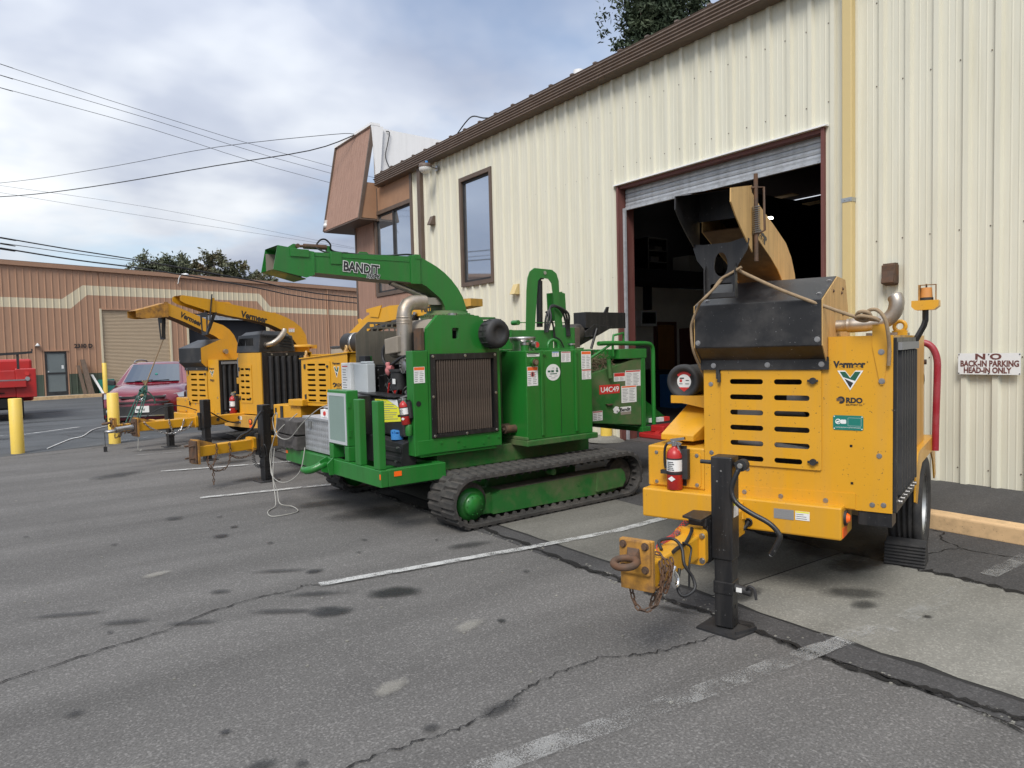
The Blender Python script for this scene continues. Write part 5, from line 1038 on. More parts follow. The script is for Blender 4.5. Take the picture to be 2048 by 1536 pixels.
# ================================================================== GREEN TRACKED CHIPPER (front faces -y, +x is the flank towards the camera)
GT = thing('tracked_chipper', 'green tracked wood chipper with a long discharge chute, parked between the yellow chippers', 'wood chipper', (3.3, 7.1, 0), R(-87.2))
def tp(s, r=.27, a=.27, b=2.43, zc=.275):      # point and tangent on the track loop at length s
    L1 = b-a; c = math.pi*r; tot = 2*L1+2*c; s %= tot
    if s < L1: return (a+s, zc+r), (1, 0)                      # top run
    s -= L1
    if s < c: t = math.pi/2-s/r; return (b+r*math.cos(t), zc+r*math.sin(t)), (math.sin(t), -math.cos(t))
    s -= c
    if s < L1: return (b-s, zc-r), (-1, 0)
    s -= L1; t = -math.pi/2-s/r; return (a+r*math.cos(t), zc+r*math.sin(t)), (math.sin(t), -math.cos(t))
TOT = 2*2.16+2*math.pi*.27
def track(x0, x1, outer):
    g = grp('track', GT); n = 96; k = MB()
    for i in range(n):
        (y, z), (ty, tz) = tp(TOT*i/n); (y2, z2), (uy, uz) = tp(TOT*(i+1)/n)
        def q_(y, z, ty, tz, d): return (y+tz*d, z-ty*d)          # inward offset
        a = q_(y, z, ty, tz, .022); b = q_(y2, z2, uy, uz, .022); c = q_(y, z, ty, tz, .05); d = q_(y2, z2, uy, uz, .05)
        k.add([(x0, *a), (x1, *a), (x1, *b), (x0, *b), (x0, *c), (x1, *c), (x1, *d), (x0, *d)], [(0, 1, 2, 3), (7, 6, 5, 4), (0, 3, 7, 4), (1, 5, 6, 2)], False)
    k.build('belt', 'trackrubber', g)
    lug = MB(); w_ = (x1-x0); lug.hexa([(-w_*.27, -.046, -.03), (w_*.27, -.036, -.03), (w_*.27, .036, -.03), (-w_*.27, .046, -.03), (-w_*.255, -.03, .0), (w_*.255, -.026, .0), (w_*.255, .026, .0), (-w_*.255, .03, .0)])
    src = None; nl = 56
    for i in range(nl):
        for s in (0, 1):
            (y, z), (ty, tz) = tp(TOT*(i+.5*s)/nl); x = x0+w_*(.27 if s else .73)
            if src is None: src = lug.build('tread_lug', 'trackrubber', g); o = src
            else: o = piece(src, g)
            nrm = Vector((0, -tz, ty)); o.matrix_local = Matrix(((1, 0, 0, x), (0, ty, nrm.y, y), (0, tz, nrm.z, z), (0, 0, 0, 1)))
    k = MB(); 
    for i in range(nl):
        (y, z), (ty, tz) = tp(TOT*i/nl); d0, d1 = .05, .085; xm = x1-w_*.18 if outer else x0+w_*.18
        c = (y+tz*d0, z-ty*d0); e = (y+tz*d1, z-ty*d1); h = .018
        k.hexa([(xm-.03, c[0]-ty*h, c[1]-tz*h), (xm+.03, c[0]-ty*h, c[1]-tz*h), (xm+.03, c[0]+ty*h, c[1]+tz*h), (xm-.03, c[0]+ty*h, c[1]+tz*h), (xm-.02, e[0]-ty*h*.5, e[1]-tz*h*.5), (xm+.02, e[0]-ty*h*.5, e[1]-tz*h*.5), (xm+.02, e[0]+ty*h*.5, e[1]+tz*h*.5), (xm-.02, e[0]+ty*h*.5, e[1]+tz*h*.5)])
    k.build('guide_teeth', 'trackrubber', g, kind='stuff')
    xi = x1-.10; xo = x1-.03
    k = MB(); k.prism([(.55, .10), (2.30, .085), (2.44, .15), (2.46, .26), (2.40, .335), (.66, .325), (.55, .29)], 'x', x0+.10, xi); k.build('track_rail', 'greendirty', g, bevel=.012)
    k = MB(); k.hexa([(x0+.11, .68, .324), (xi-.012, .68, .324), (xi-.012, 2.38, .334), (x0+.11, 2.38, .334), (x0+.13, .70, .331), (xi-.03, .70, .330), (xi-.03, 2.36, .341), (x0+.13, 2.36, .342)]); k.build('settled_dirt', 'dustpanel', g)
    k = MB(); k.prism([(2.0, .12), (2.42, .13), (2.47, .2), (2.45, .29), (2.40, .34), (2.02, .335)], 'x', xi+.001, xi+.03)
    k.build('idler_cover', 'greendirty', g, bevel=.008)
    k = MB(); k.lathe([(.165, -.02), (.165, .0), (.12, .012), (.105, .03), (.105, .055), (.0, .056)], (xi-.01, .30, .235), (1, 0, 0), 30); 
    for i in range(10): a = 2*math.pi*i/10; k.cyl((xi+.045, .30+.09*math.cos(a), .235+.09*math.sin(a)), (xi+.05, .30+.09*math.cos(a), .235+.09*math.sin(a)), .006, 6)
    k.build('drive_hub', 'green', g)
    k = MB(); k.hexa([(xi-.1, .42, .11), (xi-.03, .42, .11), (xi-.03, .56, .10), (xi-.1, .56, .10), (xi-.1, .42, .30), (xi-.03, .42, .30), (xi-.03, .56, .32), (xi-.1, .56, .32)]); k.build('hub_bracket', 'greendirty', g, bevel=.01)
    k = MB(); k.cyl((xi-.1, .30, .26), (xi-.03, .30, .26), .19, 24).cyl((xi-.1, 2.43, .27), (xi-.03, 2.43, .27), .18, 24); k.build('sprockets', 'grime', g)
    k = MB(); k.cyl((xi-.08, 1.36, .43), (xi+.02, 1.36, .43), .035, 16).cyl((xi+.005, 1.75, .24), (xi+.0012, 1.75, .24), .022, 12); k.build('carrier_roller', 'greendirty', g)
    return g
track(.86, 1.31, True); track(-1.70, -1.25, False)
k = MB(); k.box(-1.2, .84, .75, 2.05, .22, .50); k.build('undercarriage', 'greendirty', GT, bevel=.02)
k = MB(); k.prism([(.55, .50), (.55, .36), (.75, .30), (1.3, .30), (1.45, .5), (1.65, .52)], 'x', .66, .80); k.build('frame_gusset', 'greendirty', GT)
for a_, b_ in ((.62, .75), (-1.1, -.97)): k = MB(); k.box(a_, b_, .2, 2.36, .52, .715); k.build('main_beam', 'greendirty', GT, bevel=.01)
k = MB(); k.box(-.96, .61, .25, 2.3, .50, .66); k.build('sub_frame', 'greendirty', GT)
# front deck
k = MB(); k.box(-1.48, .95, -.55, -.47, .482, .645).box(.87, .95, -.469, .175, .482, .645).box(-1.48, -1.40, -.469, .175, .482, .645).box(-1.399, .869, .10, .175, .482, .645).box(-.3, -.22, -.469, .10, .49, .60).box(.45, .53, -.469, .10, .49, .60); k.build('deck_frame', 'green', GT, bevel=.007)
k = MB(); k.box(.951, .955, -.41, -.33, .575, .622).box(-1.484, -1.48, -.5, -.45, .56, .61).box(-1.47, -1.41, -.554, -.55, .575, .61); k.box(.93, .949, -.554, -.5505, .56, .61); k.build('reflectors', 'orange', GT)
k = MB(); k.tube(smoothpath([(-.30, -.52, .59), (-.29, -.62, .56), (-.33, -.70, .525), (-.42, -.735, .51), (-.50, -.73, .51)], 5), [.05]*6+[.042]*9+[.035]*5+[.028], 14); k.build('tow_hook', 'green', GT)
k = MB(); k.prism([(-.553, .48), (-.553, .66), (-.64, .62), (-.62, .50)], 'x', -.27, -.25); k.prism([(-.553, .48), (-.553, .66), (-.62, .60), (-.60, .48)], 'x', -.12, -.10); k.build('hook_plate', 'green', GT, bevel=.004)
for x in (.405, .80): k = MB(); k.box(x, x+.115, -.63 if False else -.545, -.47, .646, 1.30); k.build('guard_post', 'green', GT, bevel=.008)
cb = grp('switch_cabinet', GT)
k = MB(); k.box(-.25, .22, -.53, -.40, .80, 1.375).box(-.25, -.15, -.53, -.40, .646, .80).box(.13, .22, -.53, -.40, .646, .80); k.build('cabinet_body', 'green', cb, bevel=.008)
k = MB(); k.prism([(-.235, .815), (.205, .815), (.205, 1.345), (-.235, 1.345)], 'y', -.537, -.5305, holes=[[(-.205, .845), (.175, .845), (.175, 1.315), (-.205, 1.315)]]); k.build('door_trim', 'grey', cb, bevel=.002)
k = MB(); k.box(-.2045, .1745, -.534, -.531, .8455, 1.3145); k.build('mesh_door', 'mesh', cb)
k = MB(); k.box(.2205, .228, -.52, -.49, 1.2, 1.26).box(.2205, .228, -.52, -.49, .9, .97); k.build('cabinet_hinges', 'green', cb)
# black fuel tank with yellow notice
tk = grp('fuel_tank', GT)
k = MB(); k.hexa([(-.28, -.14, .90), (.70, -.14, .90), (.70, .04, .90), (-.28, .04, .90), (-.28, -.14, 1.30), (.60, -.14, 1.285), (.60, .04, 1.285), (-.28, .04, 1.32)]); k.build('tank_top', 'blackmatte', tk, bevel=.02)
k = MB(); k.hexa([(-.28, -.19, .60), (.70, -.19, .60), (.70, -.02, .60), (-.28, .0, .60), (-.28, -.19, .895), (.735, -.19, .84), (.735, -.02, .88), (-.28, .0, .899)])
for z in (.66, .75): k.box(.3, .72, -.205, -.19, z, z+.05)
k.build('tank_base', 'blackmatte', tk, bevel=.02)
k = MB(); k.box(-.34, .02, -.30, -.141, .88, 1.30); k.prism([(-.36, 1.31), (.56, 1.292), (.56, 1.302), (-.36, 1.325)], 'y', -.17, .05); k.build('tank_shield', 'black', tk, bevel=.008)
NA, NB, NC, ND = (Vector((.085, -.1435, 1.265)), Vector((.575, -.1435, 1.27)), Vector((.64, -.1435, 1.06)), Vector((.15, -.1435, 1.015)))
k = MB(); k.add([NA, NB, NC, ND], [(3, 2, 1, 0)]); k.k = 1
for i in range(9):
    f = .10+i*.095; a = NA.lerp(ND, f)+Vector((0, -.001, 0)); b = NB.lerp(NC, f)+Vector((0, -.001, 0)); a2 = a.lerp(b, .06); b2 = a.lerp(b, (.5, .9, .8, .93, .6, .9, .85, .7, .9)[i]); k.add([a2, b2, b2-Vector((0, 0, .006)), a2-Vector((0, 0, .006))], [(3, 2, 1, 0)])
k.k = 2; k.add([(.36, -.146, 1.27), (.578, -.146, 1.273), (.60, -.146, 1.20)], [(2, 1, 0)]); k.build('safety_notice', ['labelyellow', 'inkgrey', 'label'], tk)
cx9, cy9 = .53, -.13
k = MB(); k.cyl((cx9, cy9, .87), (cx9, cy9, .93), .066, 22).cyl((cx9, cy9, .945), (cx9, cy9, .965), .06, 22)
for a in range(0, 360, 60): k.box(cx9+.05*math.cos(R(a))-.012, cx9+.05*math.cos(R(a))+.012, cy9+.05*math.sin(R(a))-.012, cy9+.05*math.sin(R(a))+.012, .93, .962)
k.build('filler_cap', 'blue', tk)
k = MB()
for p in ((.1, 1.1), (.62, .66), (.66, .80)): k.cyl((p[0], -.19 if p[1] < .9 else -.14, p[1]), (p[0], -.215 if p[1] < .9 else -.15, p[1]), .012, 10)
k.build('tank_bolts', 'zinc', tk)
# diamond-plate toolboxes
mm['diamond'] = mat('diamond_plate', (.58, .59, .60), .42, .75, var=.2, ns=9, dirt=(.25, .24, .22), da=.4, dsc=6)
def diamonds(k, x0, x1, z0, z1, y, st=.052):
    r_ = 0; z = z0+st/2
    while z < z1:
        x = x0+st/2+(st/2 if r_ % 2 else 0)
        while x < x1-.01:
            s = 1 if (r_ % 2) else -1; d = Vector((s*.55, 0, .83))*.022; e = Vector((.83, 0, -s*.55))*.005; c = Vector((x, y, z))
            k.add([c-d, c+e, c+d, c-e, c+Vector((0, -.003, 0))], [(0, 1, 4), (1, 2, 4), (2, 3, 4), (3, 0, 4)]); x += st
        z += st*.62; r_ += 1
tb = grp('toolbox', GT)
k = MB(); k.box(-.98, -.27, -.50, -.10, .66, 1.02); k.build('box_body', 'diamond', tb, bevel=.004)
k = MB(); diamonds(k, -.98, -.27, .67, 1.0, -.5005); k.build('tread_pattern', 'zinc', tb, kind='stuff')
k = MB(); k.box(-1.0, -.25, -.52, -.08, 1.021, 1.05); k.build('lid', 'diamond', tb, bevel=.004)
k = MB(); k.hexa([(-1.25, -.07, .66), (-.3, -.07, .66), (-.3, .35, .66), (-1.25, .35, .66), (-1.45, -.07, 1.10), (-.3, -.07, 1.10), (-.3, .38, 1.13), (-1.5, .38, 1.13)]); k.build('rear_locker', 'diamond', tb, bevel=.004)
k = MB(); k.box(-.66, -.30, -.44, -.24, 1.051, 1.135); k.k = 1; k.cyl((-.54, -.44, 1.095), (-.54, -.452, 1.095), .024, 14); k.k = 2; k.box(-.62, -.32, -.40, -.37, 1.136, 1.146); k.build('remote_control', ['label', 'labelred', 'ink'], tb, bevel=.003)
k = MB(); k.box(-.82, -.77, -.53, -.505, .93, 1.0); k.build('hasp', 'zinc', tb)
for i, (z0, z1, a, b) in enumerate(((.647, .81, -1.62, -.985), (.815, .985, -1.66, -.99))):
    k = MB(); q = random.Random(5+i); n = 7; sec = []
    for j in range(n+1):
        x = a+(b-a)*j/n; e = [q.uniform(-.012, .012) for _ in range(6)]; sec.append([(x, -.60+e[0], z0+max(0, e[1])), (x, -.28+e[2], z0), (x, -.28+e[3], z1+e[4]), (x, -.60+e[0], z1+e[5])])
    vs = [p for s in sec for p in s]; fs = [(i4*4+c, i4*4+(c+1) % 4, i4*4+4+(c+1) % 4, i4*4+4+c) for i4 in range(n) for c in range(4)]+[(3, 2, 1, 0), (n*4, n*4+1, n*4+2, n*4+3)]
    k.add(vs, fs); o = k.build('timber_block', 'wood', bevel=.01); o.location = GT.location; o.rotation_euler = GT.rotation_euler
    tag(o, ('lower' if i == 0 else 'upper')+' dark timber block stacked on the front deck of the green chipper', 'timber')
# engine enclosure
en = grp('engine_bay', GT)
k = MB(); k.prism([(.06, .78), (.955, .80), (.955, 1.76), (.845, 1.995), (.69, 2.118), (.195, 2.118), (.062, 1.985)], 'x', .80, .85, holes=[rrect(.36, .442, 1.88, 1.99, .012), [(.10, .90), (.895, .90), (.895, 1.70), (.10, 1.70)]]); k.build('side_panel', 'green', en, bevel=.004)
k = MB(); k.box(.72, .85, -.115, .058, .72, 1.765); k.build('front_pillar', 'green', en, bevel=.006)
k = MB(); k.box(.56, .853, -.085, .959, .73, .872); k.box(.56, .84, -.05, .9, .70, .729); k.build('lower_rail', 'green', en, bevel=.005)
for p in ((.19, .83), (.40, .825), (.47, .77), (.72, .775), (.78, .835), (.92, .82)): k = MB(); k.bolt((.853, *p), (1, 0, 0), .012); k.build('bolt', 'green', en)
rd_ = grp('cooler', en)
k = MB(); k.prism([(.083, .885), (.908, .885), (.908, 1.73), (.083, 1.73)], 'x', .846, .868, holes=[[(.135, .925), (.862, .925), (.862, 1.67), (.135, 1.67)]]); k.build('cooler_frame', 'black', rd_, bevel=.003)
k = MB(); k.box(.80, .832, .11, .89, .91, 1.69); k.build('cooler_core', 'dark', rd_)
f = None
for i in range(24):
    y = .165+i*.0285
    if f is None: m_ = MB(); m_.hexa([(.83, -.012, .93), (.862, -.004, .93), (.862, .006, .93), (.83, .012, .93), (.83, -.012, 1.665), (.862, -.004, 1.665), (.862, .006, 1.665), (.83, .012, 1.665)]); f = m_.build('fin', 'brownfin', rd_); f.location.y = y
    else: piece(f, rd_, (0, y, 0))
for p in ((.11, 1.705), (.5, 1.705), (.88, 1.705), (.105, 1.3), (.885, 1.3), (.11, .905), (.5, .90), (.885, .905)): k = MB(); k.bolt((.868, *p), (1, 0, 0), .011); k.build('bolt', 'zinc', rd_)
k = MB(); k.box(-.35, .80, .56, .95, 2.085, 2.105).box(.0, .80, .93, .955, .9, 2.0); k.build('roof_plate', 'green', en)
k = MB(); k.lathe([(.135, -.16), (.142, -.02), (.15, 0), (.15, .03), (.145, .05), (.145, .06), (.155, .065), (.155, .13), (.135, .165), (.075, .168), (.072, .163), (0, .163)], (.86, .83, 1.925), (1, 0, 0), 34)
for a in range(0, 360, 24): k.box(.87, .99, .83+.153*math.cos(R(a))-.006, .83+.153*math.cos(R(a))+.006, 1.925+.153*math.sin(R(a))-.006, 1.925+.153*math.sin(R(a))+.006)
k.build('air_cleaner', 'blackmatte', en)
hl = [rrect(.30+i*.078, .36+i*.078, 2.065, 2.10, .006, 2) for i in range(7)]+[rrect(.26+i*.078, .32+i*.078, 2.015, 2.045, .006, 2) for i in range(8)]
k = MB(); k.prism([(.11, 1.40), (.92, 1.40), (.92, 2.05), (.86, 2.125), (.28, 2.125), (.113, 1.975)], 'x', -.86, -.85, holes=hl); k.build('far_panel', 'dustpanel', en)
k = MB(); k.box(-.858, -.851, .11, .92, .75, 1.399); k.box(-.84, .78, .88, .90, .75, 2.0); k.build('rear_bulkhead', 'dark', en)
k = MB(); k.box(-.60, -.50, .06, .14, .66, 1.72); k.build('corner_post', 'green', en, bevel=.006); k = MB(); k.box(-.59, -.44, .02, .09, 1.62, 1.72); k.build('post_bracket', 'blackmatte', en, bevel=.005)
k = MB(); k.box(-.46, -.2, .16, .6, .75, 1.62).box(-.40, -.37, .10, .16, .9, 1.6).box(-.30, -.27, .10, .16, .9, 1.6); k.build('pump_stack', 'black', en, bevel=.006)
k = MB()
for i in range(8): k.bolt((-.385, .10, .95+i*.09), (0, -1, 0), .009); k.bolt((-.285, .10, .93+i*.09), (0, -1, 0), .009)
k.build('stack_bolts', 'steel', en, kind='stuff')
k = MB(); q = random.Random(8); k.box(-.15, .62, .30, .85, .80, 1.50)
for i in range(60):
    x, y, z, s = q.uniform(-.15, .6), q.uniform(.18, .36), q.uniform(.9, 1.70), q.uniform(.02, .07)
    if i % 3: k.box(x, x+s*1.4, y, y+.1, z, z+s)
    else: k.cyl((x, y-.04, z), (x, y+.12, z), s*.7, 12)
k.build('engine_block', 'grime', en)
k = MB()
for i in range(26):
    x, z = q.uniform(-.2, .6), q.uniform(.85, 1.65); pts = [(x, .2, z)]
    for j in range(4): pts.append((pts[-1][0]+q.uniform(-.14, .14), q.uniform(.08, .24), pts[-1][2]+q.uniform(-.16, .12)))
    k.tube(smoothpath(pts, 4), q.choice([.007, .009, .013, .018]), 7)
k.tube(smoothpath([(-.03, .1, 1.88), (-.08, .06, 1.78), (-.05, .05, 1.66), (.1, .05, 1.62), (.3, .08, 1.70), (.5, .1, 1.72)], 5), .017, 8); k.tube(smoothpath([(.55, .0, 1.35), (.62, -.05, 1.2), (.64, -.06, 1.05), (.7, -.08, .95)], 5), .015, 8); k.tube(smoothpath([(.5, .04, 1.4), (.56, -.02, 1.2), (.66, -.1, 1.05), (.68, -.1, .9)], 5), .012, 8)
k.build('hoses', 'blackcable', en, kind='stuff')
k = MB(); k.cyl((.22, .08, 1.55), (.22, .08, 1.575), .10, 22).cyl((.22, .08, 1.36), (.22, .08, 1.549), .085, 22); k.build('filter_canister', 'blackmatte', en); k = MB(); k.box(.235, .295, -.008, -.004, 1.42, 1.475); k.build('filter_sticker', 'label', en)
k = MB(); k.lathe([(0, 0), (.03, .03), (.035, .07), (.02, .1), (.03, .13), (.02, .15)], (.08, .03, 1.50), n=12); k.cyl((.08, .03, 1.585), (.14, .05, 1.585), .03, 12); k.build('oil_filler', 'pink', en)
k = MB(); k.lathe([(0, -.02), (.05, -.02), (.085, 0), (.09, .04), (.085, .1), (0, .1)], (.40, .06, 1.61), (0, 1, 0), 20)
for a in range(0, 360, 30): k.box(.40+.068*math.cos(R(a))-.007, .40+.068*math.cos(R(a))+.007, .03, .06, 1.61+.068*math.sin(R(a))-.012, 1.61+.068*math.sin(R(a))+.012)
k.build('alternator', 'steel', en)
k = MB(); k.cyl((.05, .12, 1.28), (.05, .2, 1.28), .06, 14); k.tube([(-.05, .08, 1.25), (.04, .06, 1.42)], .01, 6); k.build('red_filter', 'red', en)
k = MB(); k.tube([(.2, .178, 1.72), (.2, .178, 1.93), (.2, .178, 2.10), (.2, .178, 2.15), (.2, .19, 2.21), (.2, .225, 2.26), (.2, .28, 2.285), (.2, .34, 2.29), (.2, .44, 2.29)], [.085, .085, .085, .08, .08, .08, .08, .08, .08], 20, caps=False)
for z in (2.06, 2.085, 2.12): k.lathe([(.085, 0), (.089, .004), (.085, .012)], (.2, .178, z), n=20)
k.build('exhaust_stack', 'exhaust', en)
k = MB(); k.hexa([(-.04, .06, 1.73), (.24, .06, 1.75), (.24, .22, 1.75), (-.04, .22, 1.73), (-.05, .06, 1.90), (.24, .06, 1.93), (.24, .22, 1.93), (-.05, .22, 1.90)]); k.lathe([(.10, 0), (.115, .03), (.115, .12), (.07, .16)], (-.16, .25, 1.80), (1, 0, 0), 18); k.box(.15, .25, .1, .25, 1.93, 1.98); k.build('heat_blanket', 'heat', en, bevel=.012)
k = MB(); k.prism([(.28, 1.97)]+[(.50+.22*math.cos(R(a)), 1.93+.18*math.sin(R(a))) for a in range(170, 60, -12)]+[(.62, 1.97)], 'x', -.1, .78); k.build('heat_shield', 'heat', en)
k = MB(); k.box(.66, .80, .02, .055, 1.77, 1.99); k.build('scorched_plate', 'rusty', en)
k = MB(); k.box(-.78, -.54, -.12, .02, 1.22, 1.645); k.build('control_box', 'white', en, bevel=.008); decal(en, 'y', -.75, -.60, 1.30, 1.62, -.12, 'labelred', 9, cols=1, hh=.06, name='instruction_label')
k = MB(); k.box(-.535, -.20, -.08, .02, 1.20, 1.635).box(-.36, -.22, -.08, .02, 1.636, 1.66); k.build('electrical_box', 'grey', en, bevel=.008)
decal(en, 'x', -.105, .02, 1.445, 1.605, .852, 'labelorange', 6, hh=.2)
k = MB(); k.cyl((.853, -.06, 1.24), (.8505, -.06, 1.24), .028, 16); k.build('panel_hole', 'dark', en)
k = MB(); k.lathe([(.03, 0), (.035, .02), (.035, .10), (.03, .11)], (.80, -.15, .93), n=14); k.build('holder_tube', 'green', en)
fe = fire_ext((0, 0, 0), 0, 'small red fire extinguisher on the pillar of the green chipper', .74, True); fe.location = GT.matrix_basis @ Vector((.79, -.17, 1.04)); fe.rotation_euler = (R(3), R(-6), R(-62))
# tanks on the flank
tn = grp('side_tank', GT)
k = MB(); k.box(.56, 1.0, 1.20, 2.185, .765, 1.735); k.build('tank_body', 'green', tn, bevel=.008)
k = MB(); k.box(.52, 1.035, 1.17, 2.235, .70, .764).box(.56, 1.03, 1.171, 1.199, .764, .80); k.build('tank_rim', 'greendirty', tn, bevel=.008)
for y in (1.415, 1.925): k = MB(); k.box(1.0, 1.016, y-.018, y+.018, .80, 1.74); k.build('rib', 'green', tn, bevel=.005)
k = MB(); k.box(1.0, 1.002, 1.692, 1.698, .80, 1.72); k.build('tank_seam', 'dark', tn)
k = MB(); k.cyl((1.0, 1.30, 1.61), (1.03, 1.30, 1.61), .045, 18); k.k = 1; k.cyl((1.03, 1.30, 1.61), (1.055, 1.30, 1.61), .034, 18); k.k = 2; k.cyl((1.055, 1.30, 1.61), (1.0555, 1.30, 1.61), .024, 14); k.build('sight_port', ['green', 'rusty', 'steel'], tn)
decal(tn, 'x', 1.215, 1.39, 1.672, 1.708, 1.0, 'ink', 1, cols=1, hh=.35); decal(tn, 'x', 1.212, 1.362, 1.355, 1.563, 1.0, 'labelorange', 7, hh=.2, base='label')
k = MB(); k.cyl((1.0018, 1.287, 1.48), (1.0024, 1.287, 1.48), .03, 18); k.k = 1; k.box(1.0024, 1.003, 1.278, 1.296, 1.46, 1.50); k.build('hand_pictogram', ['pink', 'ink'], tn)
decal(tn, 'x', 1.575, 1.675, 1.662, 1.718, 1.0, 'labelblue', 3); decal(tn, 'x', 1.71, 1.852, 1.598, 1.716, 1.0, 'pink', 7, hh=.12); decal(tn, 'x', 2.02, 2.172, 1.508, 1.714, 1.0, 'labelorange', 8, hh=.17); decal(tn, 'x', 2.025, 2.17, 1.39, 1.503, 1.0, 'labelred', 6, hh=.12)
k = MB(); k.prism([(1.585+.105*math.cos(R(a)), 1.49+.092*math.sin(R(a))) for a in range(0, 360, 12)], 'x', 1.0, 1.002); k.k = 1
k.prism([(1.625, 1.49), (1.665, 1.49), (1.655, 1.50), (1.662, 1.505), (1.648, 1.52), (1.655, 1.525), (1.642, 1.55), (1.63, 1.525), (1.637, 1.52), (1.622, 1.505), (1.63, 1.5)], 'x', 1.002, 1.0027)
for a in ((1.505, 1.545, 1.492, 1.512), (1.555, 1.595, 1.49, 1.514), (1.54, 1.64, 1.468, 1.478)): k.box(1.002, 1.0027, *a)
k.k = 2
for a in ((1.52, 1.56, 1.445, 1.45), (1.60, 1.65, 1.445, 1.45), (1.555, 1.615, 1.425, 1.43), (1.57, 1.60, 1.535, 1.54)): k.box(1.002, 1.0027, *a)
k.build('dealer_oval', ['label', 'darkgreenink', 'inkgrey'], tn)
k = MB(); k.cyl((.86, 1.30, 1.735), (.86, 1.30, 1.80), .045, 16).cyl((.62, 1.2, 1.735), (.62, 1.2, 1.75), .05, 16); k.build('tank_neck', 'green', tn); k = MB(); k.cyl((.86, 1.30, 1.80), (.86, 1.30, 1.828), .05, 16); k.cyl((.78, 2.08, 1.79), (.78, 2.08, 1.81), .05, 18); k.build('tank_caps', 'steel', tn)
k = MB(); k.lathe([(.11, 0), (.11, .08), (.14, .10), (.15, .135), (.15, .155), (0, .16)], (.70, 1.40, 1.736), n=24); k.cyl((.82, 1.46, 1.80), (.87, 1.47, 1.80), .04, 16); k.build('tank_filter', 'steel', tn); k = MB(); k.cyl((.871, 1.47, 1.80), (.873, 1.47, 1.80), .03, 14); k.build('filter_gauge', 'labelred', tn)
k = MB(); k.cyl((.78, 2.08, 1.735), (.78, 2.08, 1.79), .038, 16); k.torus((.70, 1.86, 1.77), (1, 0, 0), .085, .02, 20, 8); k.box(.6, .85, 1.66, 2.0, 1.736, 1.76); k.build('lifting_ring', 'green', tn)
k = MB()
for p in ((1.0, 1.45, 1.70), (1.0, 1.93, 1.70)): k.bolt((1.016, p[1], p[2]), (1, 0, 0), .016)
k.build('tank_bolts', 'green', tn)
k = MB(); k.cyl((.78, 1.05, .88), (.78, 1.199, .88), .045, 18).cyl((.66, .98, .88), (.66, 1.199, .88), .05, 18).cyl((.78, 1.02, .88), (.78, 1.05, .88), .02, 10); k.build('pivot_pin', 'rusty', GT)
# drum housing, yoke and chute
k = MB(); k.box(-.85, .55, .96, 2.50, .665, 1.755); k.build('drum_housing', 'greendirty', GT, bevel=.01)
k = MB(); k.box(.395, .41, 1.47, 2.12, 1.756, 1.98).box(.395, .41, 2.14, 2.48, 1.756, 2.01).box(-.6, .39, 1.47, 1.49, 1.756, 1.98).box(.411, .43, 1.44, 1.47, 1.756, 1.985); k.build('upper_guard', 'green', GT, bevel=.003)
yo = [(1.70, 1.76), (1.735, 2.45), (1.755, 2.60), (1.79, 2.675), (1.86, 2.72), (2.14, 2.712), (2.21, 2.67), (2.245, 2.58), (2.25, 2.45), (2.32, 1.76), (2.20, 1.76), (2.15, 2.42), (2.13, 2.55), (2.08, 2.60), (1.96, 2.61), (1.91, 2.57), (1.895, 2.45), (1.82, 1.76)]
k = MB(); k.prism(yo, 'x', .38, .392); k.build('yoke', 'green', GT, bevel=.004)
k = MB(); k.cyl((.25, 1.62, 2.07), (.36, 1.62, 2.07), .03, 10).box(.33, .36, 1.62, 2.4, 2.065, 2.075); k.build('yoke_bar', 'green', GT)
k = MB(); k.cyl((.30, 2.02, 2.66), (.30, 2.01, 2.56), .022, 12).cyl((.30, 2.01, 2.58), (.30, 2.0, 2.02), .038, 16).box(.27, .33, 1.98, 2.06, 2.60, 2.69); k.tube([(.34, 1.93, 2.5), (.34, 1.96, 2.3), (.34, 1.98, 2.1)], .012, 6); k.build('lift_cylinder', 'black', GT)
k = MB(); k.cyl((.393, 2.02, 2.67), (.40, 2.02, 2.67), .022, 12); k.build('yoke_pin', 'zinc', GT)
k = MB(); k.prism([(2.12, 2.43), (2.37, 2.46), (2.385, 2.18), (2.34, 2.10), (2.16, 2.09), (2.13, 2.13)], 'x', .30, .315); k.prism([(2.38, 2.2), (2.44, 2.24), (2.43, 2.44), (2.375, 2.45)], 'x', .29, .30); k.build('yoke_plate', 'green', GT, bevel=.003)
k = MB()
for i in range(3): o_ = i*.022; k.tube(smoothpath([(.42+o_, 1.98, 1.95), (.43+o_, 1.99+o_, 2.12), (.43, 2.06, 2.24+o_*.3), (.43, 2.16, 2.26+o_*.3), (.43+o_, 2.27+o_, 2.18), (.42, 2.33+o_, 2.02), (.42, 2.34+o_, 1.9)], 5), .013, 8)
k.tube(smoothpath([(.42, 2.0, 2.2), (.43, 2.08, 2.1), (.43, 2.12, 1.95), (.43, 2.14, 1.8)], 5), .012, 8); k.tube(smoothpath([(.43, 2.12, 1.9), (.45, 2.2, 1.85), (.45, 2.26, 1.75)], 4), .01, 6); k.build('hydraulic_hoses', 'blackcable', GT, kind='stuff')
k = MB(); k.lathe([(.31, 0), (.31, .025), (.27, .03), (.27, .07), (.24, .07), (.24, .1)], (-.05, .89, 2.115), n=36)
for i in range(44): a = 2*math.pi*i/44; k.box(-.05+.30*math.cos(a)-.011, -.05+.30*math.cos(a)+.011, .89+.30*math.sin(a)-.011, .89+.30*math.sin(a)+.011, 2.14, 2.165)
k.build('chute_turntable', 'greendirty', GT); k = MB(); k.cyl((.35, .70, 2.117), (.35, .70, 2.17), .05, 14); k.build('vent_cap', 'steel', GT)
